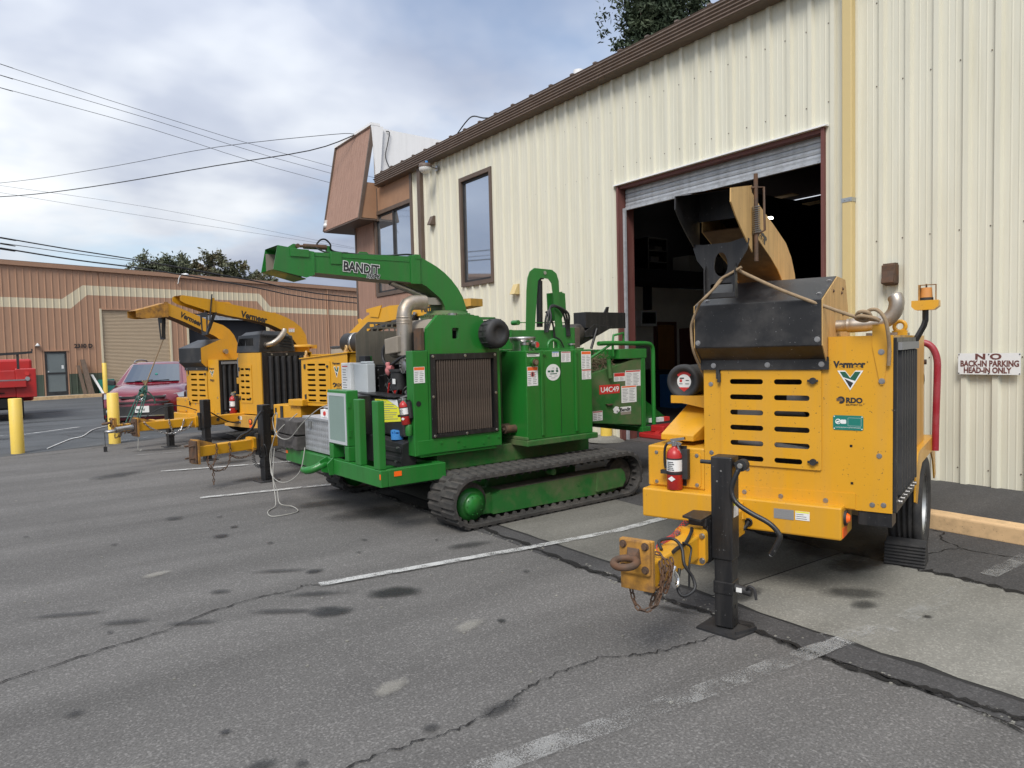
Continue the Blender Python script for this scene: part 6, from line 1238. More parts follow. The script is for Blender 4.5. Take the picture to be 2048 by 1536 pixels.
ch = grp('discharge_chute', GT); X0, X1 = -.21, .10
k = MB(); oc = [(1.065, 2.19), (1.05, 2.27), (1.015, 2.37), (.955, 2.465), (.87, 2.56), (.775, 2.64), (.67, 2.705), (.575, 2.75), (.455, 2.80)]; ic = [(.775, 2.19), (.765, 2.26), (.735, 2.32), (.69, 2.365), (.64, 2.40), (.585, 2.44), (.53, 2.48), (.47, 2.505), (.40, 2.515)]
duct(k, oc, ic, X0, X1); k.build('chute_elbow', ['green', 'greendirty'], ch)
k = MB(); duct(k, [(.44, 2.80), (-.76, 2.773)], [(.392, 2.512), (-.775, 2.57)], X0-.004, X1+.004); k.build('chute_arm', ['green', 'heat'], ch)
k = MB(); k.box(X0-.02, X1+.02, .385, .455, 2.77, 2.822).box(X1+.004, X1+.016, .33, .45, 2.50, 2.81).box(X1+.0045, X1+.014, -.60, -.475, 2.665, 2.79).box(X1+.004, X1+.010, -.77, .32, 2.735, 2.741); k.build('chute_flange', 'green', ch, bevel=.003)
k = MB(); k.prism([(.43, 2.80), (.36, 2.815), (-.05, 2.806), (-.09, 2.84), (-.17, 2.84), (-.22, 2.80)], 'x', -.1, -.09); k.box(-.07, -.02, -.40, -.34, 2.79, 2.815); k.build('chute_lugs', 'green', ch)
k = MB(); dp = [(-.77, 2.775), (-1.14, 2.815), (-1.19, 2.58), (-.86, 2.515), (-.775, 2.545)]
k.prism(dp, 'x', X1+.012, X1+.02); k.prism(dp, 'x', X0-.02, X0-.012); k.strip([(X0-.012, -.77, 2.775), (X0-.012, -1.14, 2.815)], [(X1+.012, -.77, 2.775), (X1+.012, -1.14, 2.815)]); k.strip([(X0-.012, -.77, 2.768), (X0-.012, -1.14, 2.808)], [(X1+.012, -.77, 2.768), (X1+.012, -1.14, 2.808)]); k.strip([(X0-.012, -1.19, 2.58), (X0-.012, -.86, 2.50)], [(X1+.012, -1.19, 2.58), (X1+.012, -.86, 2.50)]); k.box(X1+.02, X1+.032, -1.02, -.83, 2.715, 2.79)
k.build('deflector', 'green', ch, bevel=.002); k = MB(); k.strip([(X0-.011, -1.185, 2.584), (X0-.011, -.86, 2.506)], [(X1+.011, -1.185, 2.584), (X1+.011, -.86, 2.506)]); k.box(X0-.0115, X0-.011, -1.14, -.8, 2.56, 2.77); k.build('deflector_lining', 'heat', ch)
k = MB(); k.prism([(-1.02, 2.80), (-.92, 2.865), (-.87, 2.86), (-.90, 2.80)], 'x', -.06, -.04); k.prism([(-.56, 2.775), (-.58, 2.87), (-.54, 2.865), (-.50, 2.775)], 'x', -.07, -.03); k.build('cylinder_lug', 'green', ch)
k = MB(); k.cyl((-.05, -.89, 2.845), (-.05, -.80, 2.848), .014, 10).cyl((-.05, -.81, 2.848), (-.05, -.57, 2.852), .027, 12).cyl((-.02, -.88, 2.845), (-.08, -.88, 2.845), .022, 12); k.build('deflector_cylinder', 'rusty', ch)
k = MB()
for o_ in (0, .02): k.tube(smoothpath([(-.03, -.68, 2.875), (-.02, -.64, 2.92), (-.01, -.59, 2.925), (-.01, -.54, 2.88), (-.02, -.53, 2.83), (-.03+o_, -.45, 2.805), (-.03+o_, -.2, 2.80), (-.03+o_, .1, 2.805), (-.03+o_, .42, 2.835), (-.05, .60, 2.765)], 5), .009, 7)
k.tube(smoothpath([(-.02, -.70, 2.84), (0, -.62, 2.80), (.0, -.52, 2.79), (.02, -.4, 2.80)], 4), .008, 6); k.build('chute_hoses', 'blackcable', ch)
k = MB(); k.cyl((-.03, .62, 2.36), (-.03, .15, 2.52), .035, 12).box(-.12, .06, .55, .75, 2.28, 2.36); k.build('chute_cylinder', 'steel', ch)
bd = text('BANDIT', .135, 'label', ch, (X1+.011, -.470, 2.606), 'right', bold=.011, width=.419, rot=(R(90), R(3.5), R(90)), name='lettering_outline'); text('BANDIT', .135, 'ink', ch, (X1+.013, -.463, 2.606), 'right', bold=.004, width=.405, rot=(R(90), R(3.5), R(90)))
text('19XPC', .062, 'label', ch, (X1+.0125, -.207, 2.545), 'right', bold=.006, width=.160, shear=.3, rot=(R(90), R(3.5), R(90)), name='lettering_outline'); text('19XPC', .062, 'ink', ch, (X1+.0142, -.202, 2.546), 'right', bold=.0025, width=.152, shear=.3, rot=(R(90), R(3.5), R(90)))
# infeed
hp = grp('infeed_hopper', GT)
for x in (.69, -1.05): k = MB(); k.prism([(2.36, .84), (3.36, .735), (3.37, 1.60), (3.26, 1.595), (2.36, 1.40)], 'x', x, x+.012); k.build('hopper_side', 'greendirty', hp, bevel=.003)
k = MB(); k.hexa([(-1.04, 2.36, .83), (.69, 2.36, .83), (.69, 3.36, .735), (-1.04, 3.36, .735), (-1.04, 2.36, .85), (.69, 2.36, .85), (.69, 3.36, .755), (-1.04, 3.36, .755)]); k.hexa([(-1.0, 2.36, 1.36), (.685, 2.36, 1.38), (.685, 3.26, 1.575), (-1.0, 3.26, 1.575), (-1.0, 2.36, 1.38), (.685, 2.36, 1.40), (.685, 3.26, 1.595), (-1.0, 3.26, 1.595)]); k.build('hopper_floor', 'greendirty', hp)
k = MB(); k.box(-1.06, .715, 2.95, 3.47, 1.60, 1.725); k.build('hopper_header', 'green', hp, bevel=.006)
k = MB(); k.box(.66, .715, 3.37, 3.44, .66, 1.599).box(-1.06, -1.0, 3.37, 3.44, .66, 1.599).box(-1.06, .72, 3.36, 3.52, .64, .70); k.build('hopper_flange', 'green', hp, bevel=.005)
k = MB(); k.cyl((.735, 2.74, 1.60), (.735, 2.765, 1.37), .028, 14); k.cyl((.70, 2.77, 1.50), (.745, 2.77, 1.50), .02, 10); k.build('pivot_post', 'greendirty', hp)
k = MB(); k.prism([(2.70, 1.045), (2.82, 1.045), (2.80, 1.03), (2.72, 1.03)], 'x', .702, .73); k.build('step_tab', 'rusty', hp)
k = MB(); k.hexa([(-.9, 3.52, .70), (.62, 3.52, .70), (.5, 4.1, .72), (-.8, 4.1, .72), (-.9, 3.52, 1.05), (.62, 3.52, 1.05), (.5, 4.1, .76), (-.8, 4.1, .76)]); k.build('folding_tray', 'green', hp, bevel=.006)
k = MB(); k.box(.60, .66, 3.62, 3.86, .735, .79); k.k = 1; k.box(.60, .66, 3.861, 3.98, .735, .79); k.build('tray_reflector', ['label', 'labelred'], hp)
k = MB(); k.tube(smoothpath([(.70, 2.60, 1.80), (.70, 2.8, 1.803), (.70, 3.2, 1.795), (.70, 3.48, 1.79), (.70, 3.575, 1.765), (.70, 3.61, 1.69), (.70, 3.61, 1.5), (.70, 3.61, 1.0), (.70, 3.61, .72)], 4), .028, 12); k.build('control_bar', 'green', hp)
k = MB(); k.tube([(.70, 2.45, 1.62), (.70, 2.85, 1.80), (.70, 2.87, 1.90), (.70, 3.05, 1.93), (.70, 3.05, 1.81)], .016, 8); k.tube([(.70, 2.85, 1.80), (.70, 2.86, 1.64)], .016, 8); k.build('control_linkage', 'green', hp)
k = MB(); q = random.Random(6)
for i in range(150):
    a = Vector((q.uniform(.2, .66), q.uniform(2.42, 2.95), 0)); a.z = 1.42+(a.y-2.36)*.21+q.uniform(0, .10)*(1-abs(a.y-2.68)*2.2); d = Vector((q.gauss(0, 1), q.gauss(0, 1), q.gauss(0, .4))).normalized()*q.uniform(.03, .14); k.tube([a-d, a+d], q.uniform(.002, .006), 4)
k.build('wood_debris', 'debris', hp, kind='stuff'); k = MB()
for i in range(400):
    p = Vector((q.uniform(.3, .66), q.gauss(2.72, .10), 1.56+abs(q.gauss(0, .06)))); a = Vector((q.gauss(0, 1), q.gauss(0, 1), q.gauss(0, 1))).normalized()*.025; b = a.cross(Vector((1, .3, .2))).normalized()*.006; k.add([p-a, p+b, p+a, p-b], [(0, 1, 2, 3)])
k.build('leaf_litter', 'leafdry', hp, kind='stuff')
k = MB(); k.box(.702, .7045, 2.60, 2.962, 1.172, 1.285); k.build('unit_plate', 'labelred', hp); text('U4C49', .092, 'label', hp, (.7048, 2.625, 1.195), 'right', bold=.0015, width=.32)
decal(hp, 'x', 2.86, 3.065, 1.32, 1.425, .702, 'labelred', 4, hh=.42); decal(hp, 'x', 3.07, 3.355, 1.245, 1.45, .702, 'labelred', 9, hh=.1); decal(hp, 'x', 2.993, 3.275, 1.04, 1.255, .702, 'labelorange', 9, hh=.1); decal(hp, 'x', 2.48, 2.65, .85, .97, .702, 'pink', 4, hh=.16)
k = MB(); k.box(.702, .704, 2.975, 3.165, .89, .925); k.k = 1; k.box(.702, .704, 2.97, 3.165, .926, .99); k.prism([(2.895+.055*math.cos(R(a))*(1+.25*math.sin(a*.21)), .96+.045*math.sin(R(a))) for a in range(0, 360, 20)], 'x', .702, .704); k.k = 2; k.box(.704, .7046, 2.90, 2.93, .925, .95); k.build('maker_sticker', ['heat', 'label', 'inkgrey'], hp); text('Bandit', .062, 'ink', hp, (.7045, 2.965, .935), 'right', bold=.002, width=.19)
wb = grp('winch_boom', GT)
k = MB(); k.box(.05, .28, 2.80, 3.55, 2.005, 2.215); k.build('boom_plate', 'black', wb, bevel=.004); k = MB(); k.hexa([(.15, 2.45, 1.77), (.28, 2.45, 1.77), (.28, 2.62, 1.75), (.15, 2.62, 1.75), (.15, 2.95, 2.06), (.285, 2.95, 2.06), (.285, 3.3, 2.02), (.15, 3.3, 2.02)]); k.build('boom_arm', 'black', wb, bevel=.006); k = MB(); k.tube([(.3, 2.87, 1.74), (.3, 2.98, 2.0)], .018, 6); k.tube([(.3, 2.62, 1.88), (.3, 2.9, 1.9)], .012, 6); k.prism([(3.3, 2.215), (3.36, 2.30), (3.40, 2.30), (3.38, 2.215)], 'x', .1, .12); k.build('boom_stay', 'black', wb)
k = MB(); k.lathe([(0, 0), (.10, 0), (.12, .03), (.12, .4), (0, .4)], (.35, 2.62, 1.94), (-1, 0, 0), 20); k.build('winch_motor', 'grime', wb); k = MB(); k.box(.30, .42, 2.485, 2.56, 1.76, 2.01); k.build('valve_stack', 'brownfin', wb, bevel=.005)
# pendant cable hanging off the front
GW = lambda x, y, z: GT.matrix_basis @ Vector((x, y, z))
k = MB(); k.tube(smoothpath([GW(-.26, -.50, 1.22), GW(-.5, -.55, 1.14), GW(-.8, -.6, .98), GW(-1.15, -.63, .78), GW(-1.45, -.66, .80), GW(-1.55, -.67, .98), GW(-1.42, -.66, 1.06), GW(-1.52, -.66, .80), GW(-1.66, -.68, .55), GW(-1.55, -.70, .30), GW(-1.35, -.72, .15), GW(-1.05, -.80, .06), (2.57, 8.05, .02), (2.55, 7.80, .01), (2.38, 7.72, .01), (2.24, 7.76, .01), (2.29, 8.03, .01), (2.42, 8.2, .02), GW(-1.25, -.78, .1), GW(-1.42, -.74, .28), GW(-1.5, -.70, .45), GW(-1.5, -.68, .64)], 6), .006, 6)
k.tube(smoothpath([GW(-.85, -.56, .70), GW(-.85, -.62, .45), GW(-1.0, -.68, .32), GW(-1.3, -.7, .26), GW(-1.58, -.7, .32), GW(-1.62, -.68, .5), GW(-1.5, -.66, .8), GW(-1.2, -.5, 1.06)], 6), .006, 6)
tag(k.build('pendant_cable', 'cable'), 'thin grey control cable looping from the green chipper down to the asphalt', 'cable')
# ================================================================== THE TWO OTHER YELLOW CHIPPERS BETWEEN
def slotdoor(T, x0, x1, z0, z1, y, cols, rows, m_='yellow', h=.036):
    hs = [slot(a, b, z, h) for z in rows for a, b in cols]
    k = MB(); k.prism(rrect(x0, x1, z0, z1, .012), 'y', y-.012, y-.004, holes=hs); d = k.build('engine_door', m_, T)
    k = MB(); k.box(x0+.02, x1-.02, y+.03, y+.04, z0+.02, z1-.02); k.build('door_inside', 'dark', d)
    for z in (z0+.08, z1-.08): k = MB(); k.box(x0-.03, x0+.01, y-.02, y-.003, z-.035, z+.035); k.build('hinge', 'blackmatte', d, bevel=.003); k = MB(); k.cyl((x1-.05, y-.013, z), (x1-.05, y-.03, z), .018, 10); k.build('latch', 'blackmatte', d)
    return d
def tongue_set(T, xc, y0, ytip, z, jx, jy, jtop, jzs, tiph=.13, m_='yellow'):
    k = MB(); k.box(xc-.06, xc+.06, ytip, y0, z-.07, z+.07); k.build('tongue', m_, T, bevel=.01)
    k = MB(); k.box(xc-.095, xc+.095, ytip-.03, ytip, z-tiph, z+tiph); k.prism([(ytip, z+.07), (ytip, z+tiph), (ytip+.28, z+.07)], 'x', xc-.05, xc-.03); k.prism([(ytip, z+.07), (ytip, z+tiph), (ytip+.28, z+.07)], 'x', xc+.03, xc+.05); k.build('hitch_plate', 'rustyyellow', T, bevel=.004)
    k = MB(); k.box(xc-.085, xc+.085, ytip-.055, ytip-.031, z-tiph*.9, z+tiph*.9)
    for a in (-.05, .05):
        for b in (-.08, .08): k.cyl((xc+a, ytip-.055, z+b), (xc+a, ytip-.13, z+b), .012, 8)
    k.build('coupler_plate', 'rusty', T)
    k = MB(); k.box(xc+.06, jx-.03, jy-.02, jy+.12, z-.15, z+.15); k.build('jack_bracket', 'black', T, bevel=.004)
    k = MB(); k.prism(rrect(xc-.10, xc+.095, z-.10, z+.10, .03), 'y', jy-.06, jy-.02); k.build('tongue_flange', m_, T, bevel=.004)
    return jack(T, jx, jy, jtop, jzs, 0., detail=False)
t = R(74); ub = Vector((math.sin(t), math.cos(t))); vb = Vector((math.cos(t), -math.sin(t)))
# ------- B: radiator on the flank, black engine box and swept chute
CB = thing('wood_chipper', 'yellow wood chipper with black slotted engine box and swept chute, second from left', 'wood chipper', (2.608, 12.785, 0), R(-74), 'yellow tow-behind wood chippers')
T = CB
k = MB(); k.prism([(-.62, .75), (.34, .75), (.40, .80), (.40, 1.05), (-.62, 1.05)], 'z', .49, .70); k.build('bumper', 'yellowold', T, bevel=.01)
k = MB(); k.box(.22, .30, .742, .75, .495, .55); k.build('reflector', 'orange', T); k = MB(); k.cyl((.26, .75, .60), (.26, .735, .60), .052, 20); k.k = 1; k.cyl((.26, .735, .60), (.26, .725, .60), .04, 18, .025); k.build('marker_light', ['blackmatte', 'orange'], T)
decal(T, 'y', -.20, -.08, .62, .69, .75, None, 3, 'inkgrey'); decal(T, 'y', -.08, -.02, .62, .68, .75, None, 2, cols=1); decal(T, 'y', -.19, -.06, .55, .60, .75, None, 3, 'inkgrey')
for x in (-.30, .16): k = MB(); k.box(x, x+.09, 1.051, 3.6, .42, .58); k.build('frame_rail', 'yellowold', T)
k = MB(); k.prism([(-.24, .72), (.488, .72), (.488, 1.80), (-.24, 1.80)], 'y', .85, .858, holes=[[(-.17, .94), (.18, .94), (.18, 1.57), (-.17, 1.57)]]); k.build('front_panel', 'yellow', T)
k = MB(); k.box(-.24, -.234, .8585, 1.9, .72, 1.80).box(.482, .488, .8585, .89, .72, 1.80).box(-.234, .482, .8585, 1.9, 1.79, 1.80).box(-.234, .482, 1.89, 1.9, .72, 1.79); k.build('body_shell', 'yellow', T)
k = MB(); k.box(-.2, .40, 1.0, 1.85, .75, 1.75); k.build('engine_block', 'grime', T)
slotdoor(T, -.19, .19, .915, 1.595, .852, [(-.165, -.045), (-.01, .125)], [1.515, 1.407, 1.30, 1.193, 1.085, .977])
k = MB(); k.box(-.42, -.245, .88, 1.3, .72, 1.05).box(-.34, -.245, .86, .95, 1.25, 1.36); k.build('side_box', 'yellow', T, bevel=.008); k = MB(); k.box(-.36, -.25, .90, 1.1, 1.38, 1.72).box(-.34, -.27, .89, .899, 1.45, 1.62); k.build('gauge_box', 'inkgrey', T, bevel=.006)
g = grp('radiator', T); k = MB(); k.prism([(.87, .72), (1.78, .72), (1.78, 1.80), (.87, 1.80)], 'x', .489, .515, holes=[rrect(.97, 1.73, .80, 1.73, .03)]); k.build('radiator_frame', 'black', g, bevel=.004)
k = MB(); k.box(.478, .488, .9, 1.75, .75, 1.78); k.build('radiator_core', 'dark', g); f = None
for i in range(6):
    y = 1.03+i*.125
    if f is None: m_ = MB(); m_.hexa([(.489, -.045, .80), (.545, -.02, .80), (.545, .02, .80), (.489, .035, .80), (.489, -.045, 1.73), (.545, -.02, 1.73), (.545, .02, 1.73), (.489, .035, 1.73)]); f = m_.build('fin', 'blackmatte', g, bevel=.005); f.location.y = y
    else: piece(f, g, (0, y, 0))
for y in (1.05, 1.35): k = MB(); k.cyl((.515, y, 1.765), (.525, y, 1.765), .016, 10); k.build('bolt', 'zinc', g)
eb = grp('engine_box', T)
k = MB(); k.hexa([(-.34, .88, 1.805), (.39, .88, 1.805), (.39, 1.62, 1.805), (-.34, 1.62, 1.805), (-.34, .93, 2.11), (.37, .93, 2.13), (.37, 1.58, 2.10), (-.34, 1.58, 2.08)]).hexa([(-.33, .94, 2.09), (.36, .94, 2.11), (.36, 1.57, 2.08), (-.33, 1.57, 2.06), (-.30, 1.05, 2.17), (.30, 1.05, 2.19), (.30, 1.5, 2.17), (-.3, 1.5, 2.15)]); k.build('box_cover', 'blackhood', eb, bevel=.01)
k = MB()
for i in range(5):
    for s in (-1, 1): x = (-.30 if s < 0 else -.02)+i*.045; k.hexa([(x, .885, 1.93), (x+.015, .885, 1.93), (x+.015, .92, 1.93), (x, .92, 1.93), (x-s*.03, .91, 2.06), (x+.015-s*.03, .91, 2.06), (x+.015-s*.03, .93, 2.06), (x-s*.03, .93, 2.06)])
for i in range(4): z = 2.08-i*.055; k.hexa([(.35, 1.30, z-.012), (.395, 1.30, z-.012), (.395, 1.55, z-.05), (.35, 1.55, z-.05), (.35, 1.30, z+.012), (.395-.012, 1.30, z+.012), (.395-.012, 1.55, z-.026), (.35, 1.55, z-.026)])
k.hexa([(.35, .98, 2.085), (.39, .98, 2.085), (.39, 1.5, 2.06), (.35, 1.5, 2.06), (.35, .98, 2.105), (.385, .98, 2.105), (.385, 1.5, 2.08), (.35, 1.5, 2.08)])
k.build('louvres', 'dark', eb)
k = MB(); k.tube(smoothpath([(.36, 1.05, 1.93), (.42, 1.06, 1.94), (.48, 1.12, 1.97), (.50, 1.22, 2.04), (.48, 1.33, 2.15), (.46, 1.36, 2.20)], 4), [.045]*8+[.05]*8+[.046]*5, 16, caps=False); k.lathe([(.06, 0), (.06, .02)], (.38, 1.05, 1.93), (1, 0, 0), 16); k.build('exhaust_pipe', 'exhaust', T)
XB0, XB1 = -.13, .12
out = [(2.08, 1.93), (2.05, 2.11), (1.95, 2.26), (1.81, 2.36), (1.65, 2.44), (1.47, 2.50), (1.0, 2.58), (.55, 2.65), (.24, 2.70)]; inn = [(1.85, 1.93), (1.78, 2.02), (1.68, 2.11), (1.57, 2.19), (1.42, 2.26), (1.26, 2.32), (.9, 2.39), (.5, 2.45), (.21, 2.51)]
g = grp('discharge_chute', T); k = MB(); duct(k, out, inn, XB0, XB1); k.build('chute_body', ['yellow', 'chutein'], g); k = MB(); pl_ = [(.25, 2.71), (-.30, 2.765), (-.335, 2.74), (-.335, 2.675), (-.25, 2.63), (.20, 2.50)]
k.prism(pl_, 'x', XB1+.004, XB1+.011); k.prism(pl_, 'x', XB0-.011, XB0-.004); k.strip([(XB0-.004, .25, 2.71), (XB0-.004, -.30, 2.765)], [(XB1+.004, .25, 2.71), (XB1+.004, -.30, 2.765)]); k.strip([(XB0-.004, .25, 2.704), (XB0-.004, -.30, 2.759)], [(XB1+.004, .25, 2.704), (XB1+.004, -.30, 2.759)]); k.box(XB1+.011, XB1+.02, .19, .25, 2.50, 2.74); k.build('deflector', 'yellow', g)
k = MB(); k.prism([(1.5, 2.5), (1.48, 2.53), (1.42, 2.53), (1.40, 2.51)], 'x', .0, .02); k.prism([(.62, 2.66), (.58, 2.69), (.5, 2.69), (.42, 2.69)], 'x', .0, .02); k.build('chute_lugs', 'yellow', g)
k = MB(); k.cyl((XB1+.03, .20, 2.80), (XB1+.03, .14, 2.35), .012, 8); k.prism([(.28, 2.5), (.16, 2.22), (.11, 2.12), (.09, 2.13), (.14, 2.3), (.24, 2.5)], 'x', XB1-.02, XB1+.02); k.prism([(XB0, 2.5), (XB0+.04, 2.12), (XB1-.04, 2.12), (XB1, 2.5)], 'y', .12, .13, holes=[[(XB0+.06, 2.18), (XB1-.06, 2.18), (XB1-.05, 2.42), (XB0+.05, 2.42)]]); k.build('deflector_handle', 'black', g)
text('Vermeer', .155, 'ink', g, (XB1+.0015, .72, 2.435), 'right', bold=.006, width=.52, rot=(R(90), R(11.5), R(90))); decal(g, 'x', 1.68, 1.80, 2.17, 2.25, XB1+.001, 'labelorange', 2)
k = MB(); k.lathe([(.27, 0), (.27, .04), (.2, .05), (.2, -.2)], (0, 1.96, 1.89), n=28); k.box(-.05, .05, 2.2, 2.34, 1.86, 1.93); k.build('turret', 'yellow', T); k = MB(); k.box(-.4, .35, 1.91, 2.6, .6, 1.75); k.build('drum_housing', 'yellow', T, bevel=.01)
k = MB(); k.hexa([(-.6, 2.61, .6), (.5, 2.61, .6), (.65, 3.7, .6), (-.75, 3.7, .6), (-.6, 2.61, 1.6), (.5, 2.61, 1.6), (.65, 3.7, 1.65), (-.75, 3.7, 1.65)]); k.build('infeed_hopper', 'yellow', T, bevel=.01)
for s in (-1, 1): wheel(T, (-.07+s*.80, 2.0, .39), .39, .22, s); k = MB(); k.prism([(1.45, .72), (1.45, .55), (1.6, .78), (2.4, .78), (2.5, .6), (2.55, .65), (2.42, .88), (1.6, .88)], 'x', -.07+s*.9-.005, -.07+s*.9+.005); k.box(-.07+s*.62, -.07+s*.893, 1.6, 2.42, .868, .878); k.build('fender', 'yellow', T)
k = MB(); k.cyl((-.8, 2.0, .39), (.66, 2.0, .39), .045, 10); k.build('axle', 'grime', T)
tongue_set(T, -.17, 1.05, -.98, .66, .01, 0., 1.03, .55, .15)
k = MB(); k.cyl((-.17+.06, .35, .66), (-.17+.066, .35, .66), .03, 14).cyl((-.17+.06, .75, .66), (-.17+.066, .75, .66), .03, 14); k.build('pin_sockets', 'grime', T)
k = MB(); k.tube(smoothpath([(.05, .15, .80), (-.05, .3, .73), (-.08, .5, .62), (-.08, .7, .57), (-.09, .9, .58), (-.1, 1.0, .66)], 4), .012, 7); k.tube(smoothpath([(-.1, -.02, .85), (-.15, -.3, .95), (-.17, -.6, .93), (-.17, -.85, .80)], 4), .008, 6); k.build('trailer_cable', 'blackcable', T)
k = MB(); k.chain(smoothpath([(-.10, -.9, .73), (-.09, -.8, .63), (-.08, -.6, .53), (-.07, -.4, .51), (-.07, -.2, .58), (-.1, -.1, .70)], 3), .055, .036, .006); k.chain(smoothpath([(-.1, -.5, .74), (-.09, -.48, .6), (-.08, -.42, .50), (-.08, -.3, .6), (-.1, -.25, .73)], 3), .055, .036, .006); k.build('safety_chain', 'steel', T, kind='stuff')
k = MB(); k.tube([(-.18, -1.04, .66), (-.18, -1.16, .66), (-.17, -1.3, .64)], [.05, .035, .05], 10).torus((-.17, -1.38, .63), (0, 0, 1), .06, .022, 18, 8); k.build('pintle_eye', 'steel', T)
k = MB(); k.tube(smoothpath([(-.1, -1.0, .6), (-.1, -1.0, .45), (-.1, -1.01, .32), (-.1, -.98, .28), (-.1, -.96, .31)], 3), .006, 6); k.build('breakaway_cable', 'cable', T)
B_ = lambda x, y, z: CB.matrix_basis @ Vector((x, y, z))
fire_ext(B_(-.385, .80, .702), R(-74), 'red fire extinguisher on the bumper of the chipper second from left', 1.05)
# ------- C: fender box, slotted cabinet and chute turned away
CC = thing('wood_chipper', 'yellow wood chipper with chute turned backwards, half hidden behind the green machine', 'wood chipper', (2.802, 10.037, 0), R(-71), 'yellow tow-behind wood chippers'); T = CC
k = MB(); k.box(-.73, -.08, .75, 1.6, .50, 1.0); k.build('tool_locker', 'yellow', T, bevel=.01); k = MB(); k.box(-.68, -.65, .738, .749, .86, .95).box(-.55, -.49, .735, .749, .80, .98); k.build('locker_latch', 'blackmatte', T)
k = MB(); k.box(-.80, .9, .70, .749, .38, .52); k.build('bumper', 'yellow', T, bevel=.01)
k = MB(); k.prism([(-.10, 1.0), (.92, 1.0), (.92, 1.76), (-.085, 1.69)], 'y', .80, .808, holes=[[(.03, 1.06), (.55, 1.06), (.55, 1.625), (.03, 1.625)]]); k.build('front_panel', 'yellow', T); k = MB(); k.prism([(-.099, 1.0), (.92, 1.0), (.92, 1.75), (-.084, 1.68)], 'y', .86, 1.9); k.build('body_shell', 'yellow', T); k = MB(); k.prism([(-.11, 1.685), (.95, 1.76), (.95, 1.775), (-.11, 1.70)], 'y', .78, 1.95); k.build('body_top', 'yellow', T, bevel=.004)
slotdoor(T, .012, .56, 1.05, 1.655, .802, [(.055, .235), (.305, .465)], [1.60-i*.0745 for i in range(8)], h=.030)
text('Vermeer', .05, 'ink', T, (.60, .7985, 1.60), 'front', bold=.0015, width=.17); vlogo(T, .69, 1.57, .12, .16, .799); text('RDO', .06, 'ink', T, (.66, .7985, 1.29), 'front', bold=.0022, width=.16); text('EQUIPMENT CO.', .016, 'ink', T, (.68, .7985, 1.26), 'front', width=.13)
k = MB(); k.prism([(.63+.034*math.cos(R(a)), 1.31+.034*math.sin(R(a))) for a in range(-120, 181, 20)]+[(.63+.014*math.cos(R(a)), 1.31+.014*math.sin(R(a))) for a in range(180, -121, -20)], 'y', .798, .80); k.build('dealer_mark', 'ink', T)
k = MB(); k.box(-.3, .03, .70, .90, .995, 1.09); k.build('hinge_block', 'yellow', T, bevel=.01)
for x, z in ((-.02, 1.70), (.86, 1.765)): k = MB(); k.torus((x, .84, z+.06), (.5, 1, 0), .035, .014, 18, 7); k.box(x-.03, x+.03, .82, .86, z-.02, z+.04); k.build('lifting_eye', 'yellowtan', T)
k = MB(); k.lathe([(0, 0), (.14, 0), (.15, .02), (.15, .6), (0, .6)], (.36, 1.30, 1.905), (1, -.05, 0), 28); k.build('air_cleaner', 'blackmatte', T); k = MB(); k.lathe([(.152, 0), (.155, .0), (.155, .05), (.152, .05)], (.56, 1.29, 1.905), (1, -.05, 0), 28); k.box(.56, .61, 1.2, 1.3, 1.72, 1.80); k.build('filter_band', 'steel', T); k = MB(); k.box(.50, 1.1, 1.1, 1.4, 1.70, 1.76); k.build('filter_shelf', 'yellow', T, bevel=.004)
k = MB(); k.lathe([(.42, 0), (.42, .10), (.40, .12), (0, .12)], (.10, 1.75, 1.72), n=30); k.build('fan_housing', 'heat', T); k = MB(); k.lathe([(.43, 0), (.43, .02), (.40, .03)], (.10, 1.75, 1.84), n=30); k.build('fan_rim', 'blackmatte', T)
k = MB(); k.box(-.6, .8, 1.91, 3.2, .55, 1.6); k.build('drum_housing', 'yellow', T, bevel=.01)
for s in (-1, 1): wheel(T, (.05+s*.85, 2.1, .41), .41, .235, s)
k = MB(); k.hexa([(-.7, 3.2, .6), (.8, 3.2, .6), (.95, 4.3, .6), (-.9, 4.3, .6), (-.7, 3.2, 1.6), (.8, 3.2, 1.6), (.95, 4.3, 1.6), (-.9, 4.3, 1.6)]); k.build('infeed_hopper', 'yellow', T, bevel=.01)
tongue_set(T, -.17, .75, -.85, .52, 0., 0., 1.07, .42, .16)
k = MB(); k.tube(smoothpath([(.05, -.01, .98), (.07, -.1, .9), (.06, -.14, .80), (-.02, -.16, .72), (-.15, -.2, .66), (-.2, -.24, .60)], 4), .016, 8); k.build('crank_handle', 'black', T)
k = MB(); k.chain(smoothpath([(-.08, -.62, .60), (-.075, -.62, .5), (-.08, -.66, .36), (-.1, -.7, .28), (-.12, -.72, .24)], 3), .055, .036, .006); k.chain(smoothpath([(-.12, -.72, .45), (-.1, -.74, .36), (-.08, -.70, .28), (-.08, -.62, .24), (-.075, -.5, .26), (-.075, -.44, .36), (-.08, -.42, .5), (-.1, -.42, .6)], 3), .055, .036, .006); k.chain(smoothpath([(-.08, -.42, .42), (-.075, -.3, .37), (-.07, -.15, .38), (-.08, .0, .45)], 3), .055, .036, .006); k.chain([(-.08, -.68, .26), (-.08, -.68, .03)], .055, .036, .006); k.build('safety_chain', 'rusty', T, kind='stuff')
k = MB(); k.coil(smoothpath([(-.07, -.05, .48), (-.07, -.08, .36), (-.06, -.06, .25), (-.05, .02, .20), (-.04, .1, .26), (-.04, .12, .33)], 4), .022, .0042, 22); k.tube(smoothpath([(-.04, .12, .33), (0, -.03, .35), (.07, -.03, .50), (.12, -.02, .52), (.13, 0, .40), (.08, -.02, .33)], 4), .007, 6); k.build('coiled_cable', 'blackcable', T)
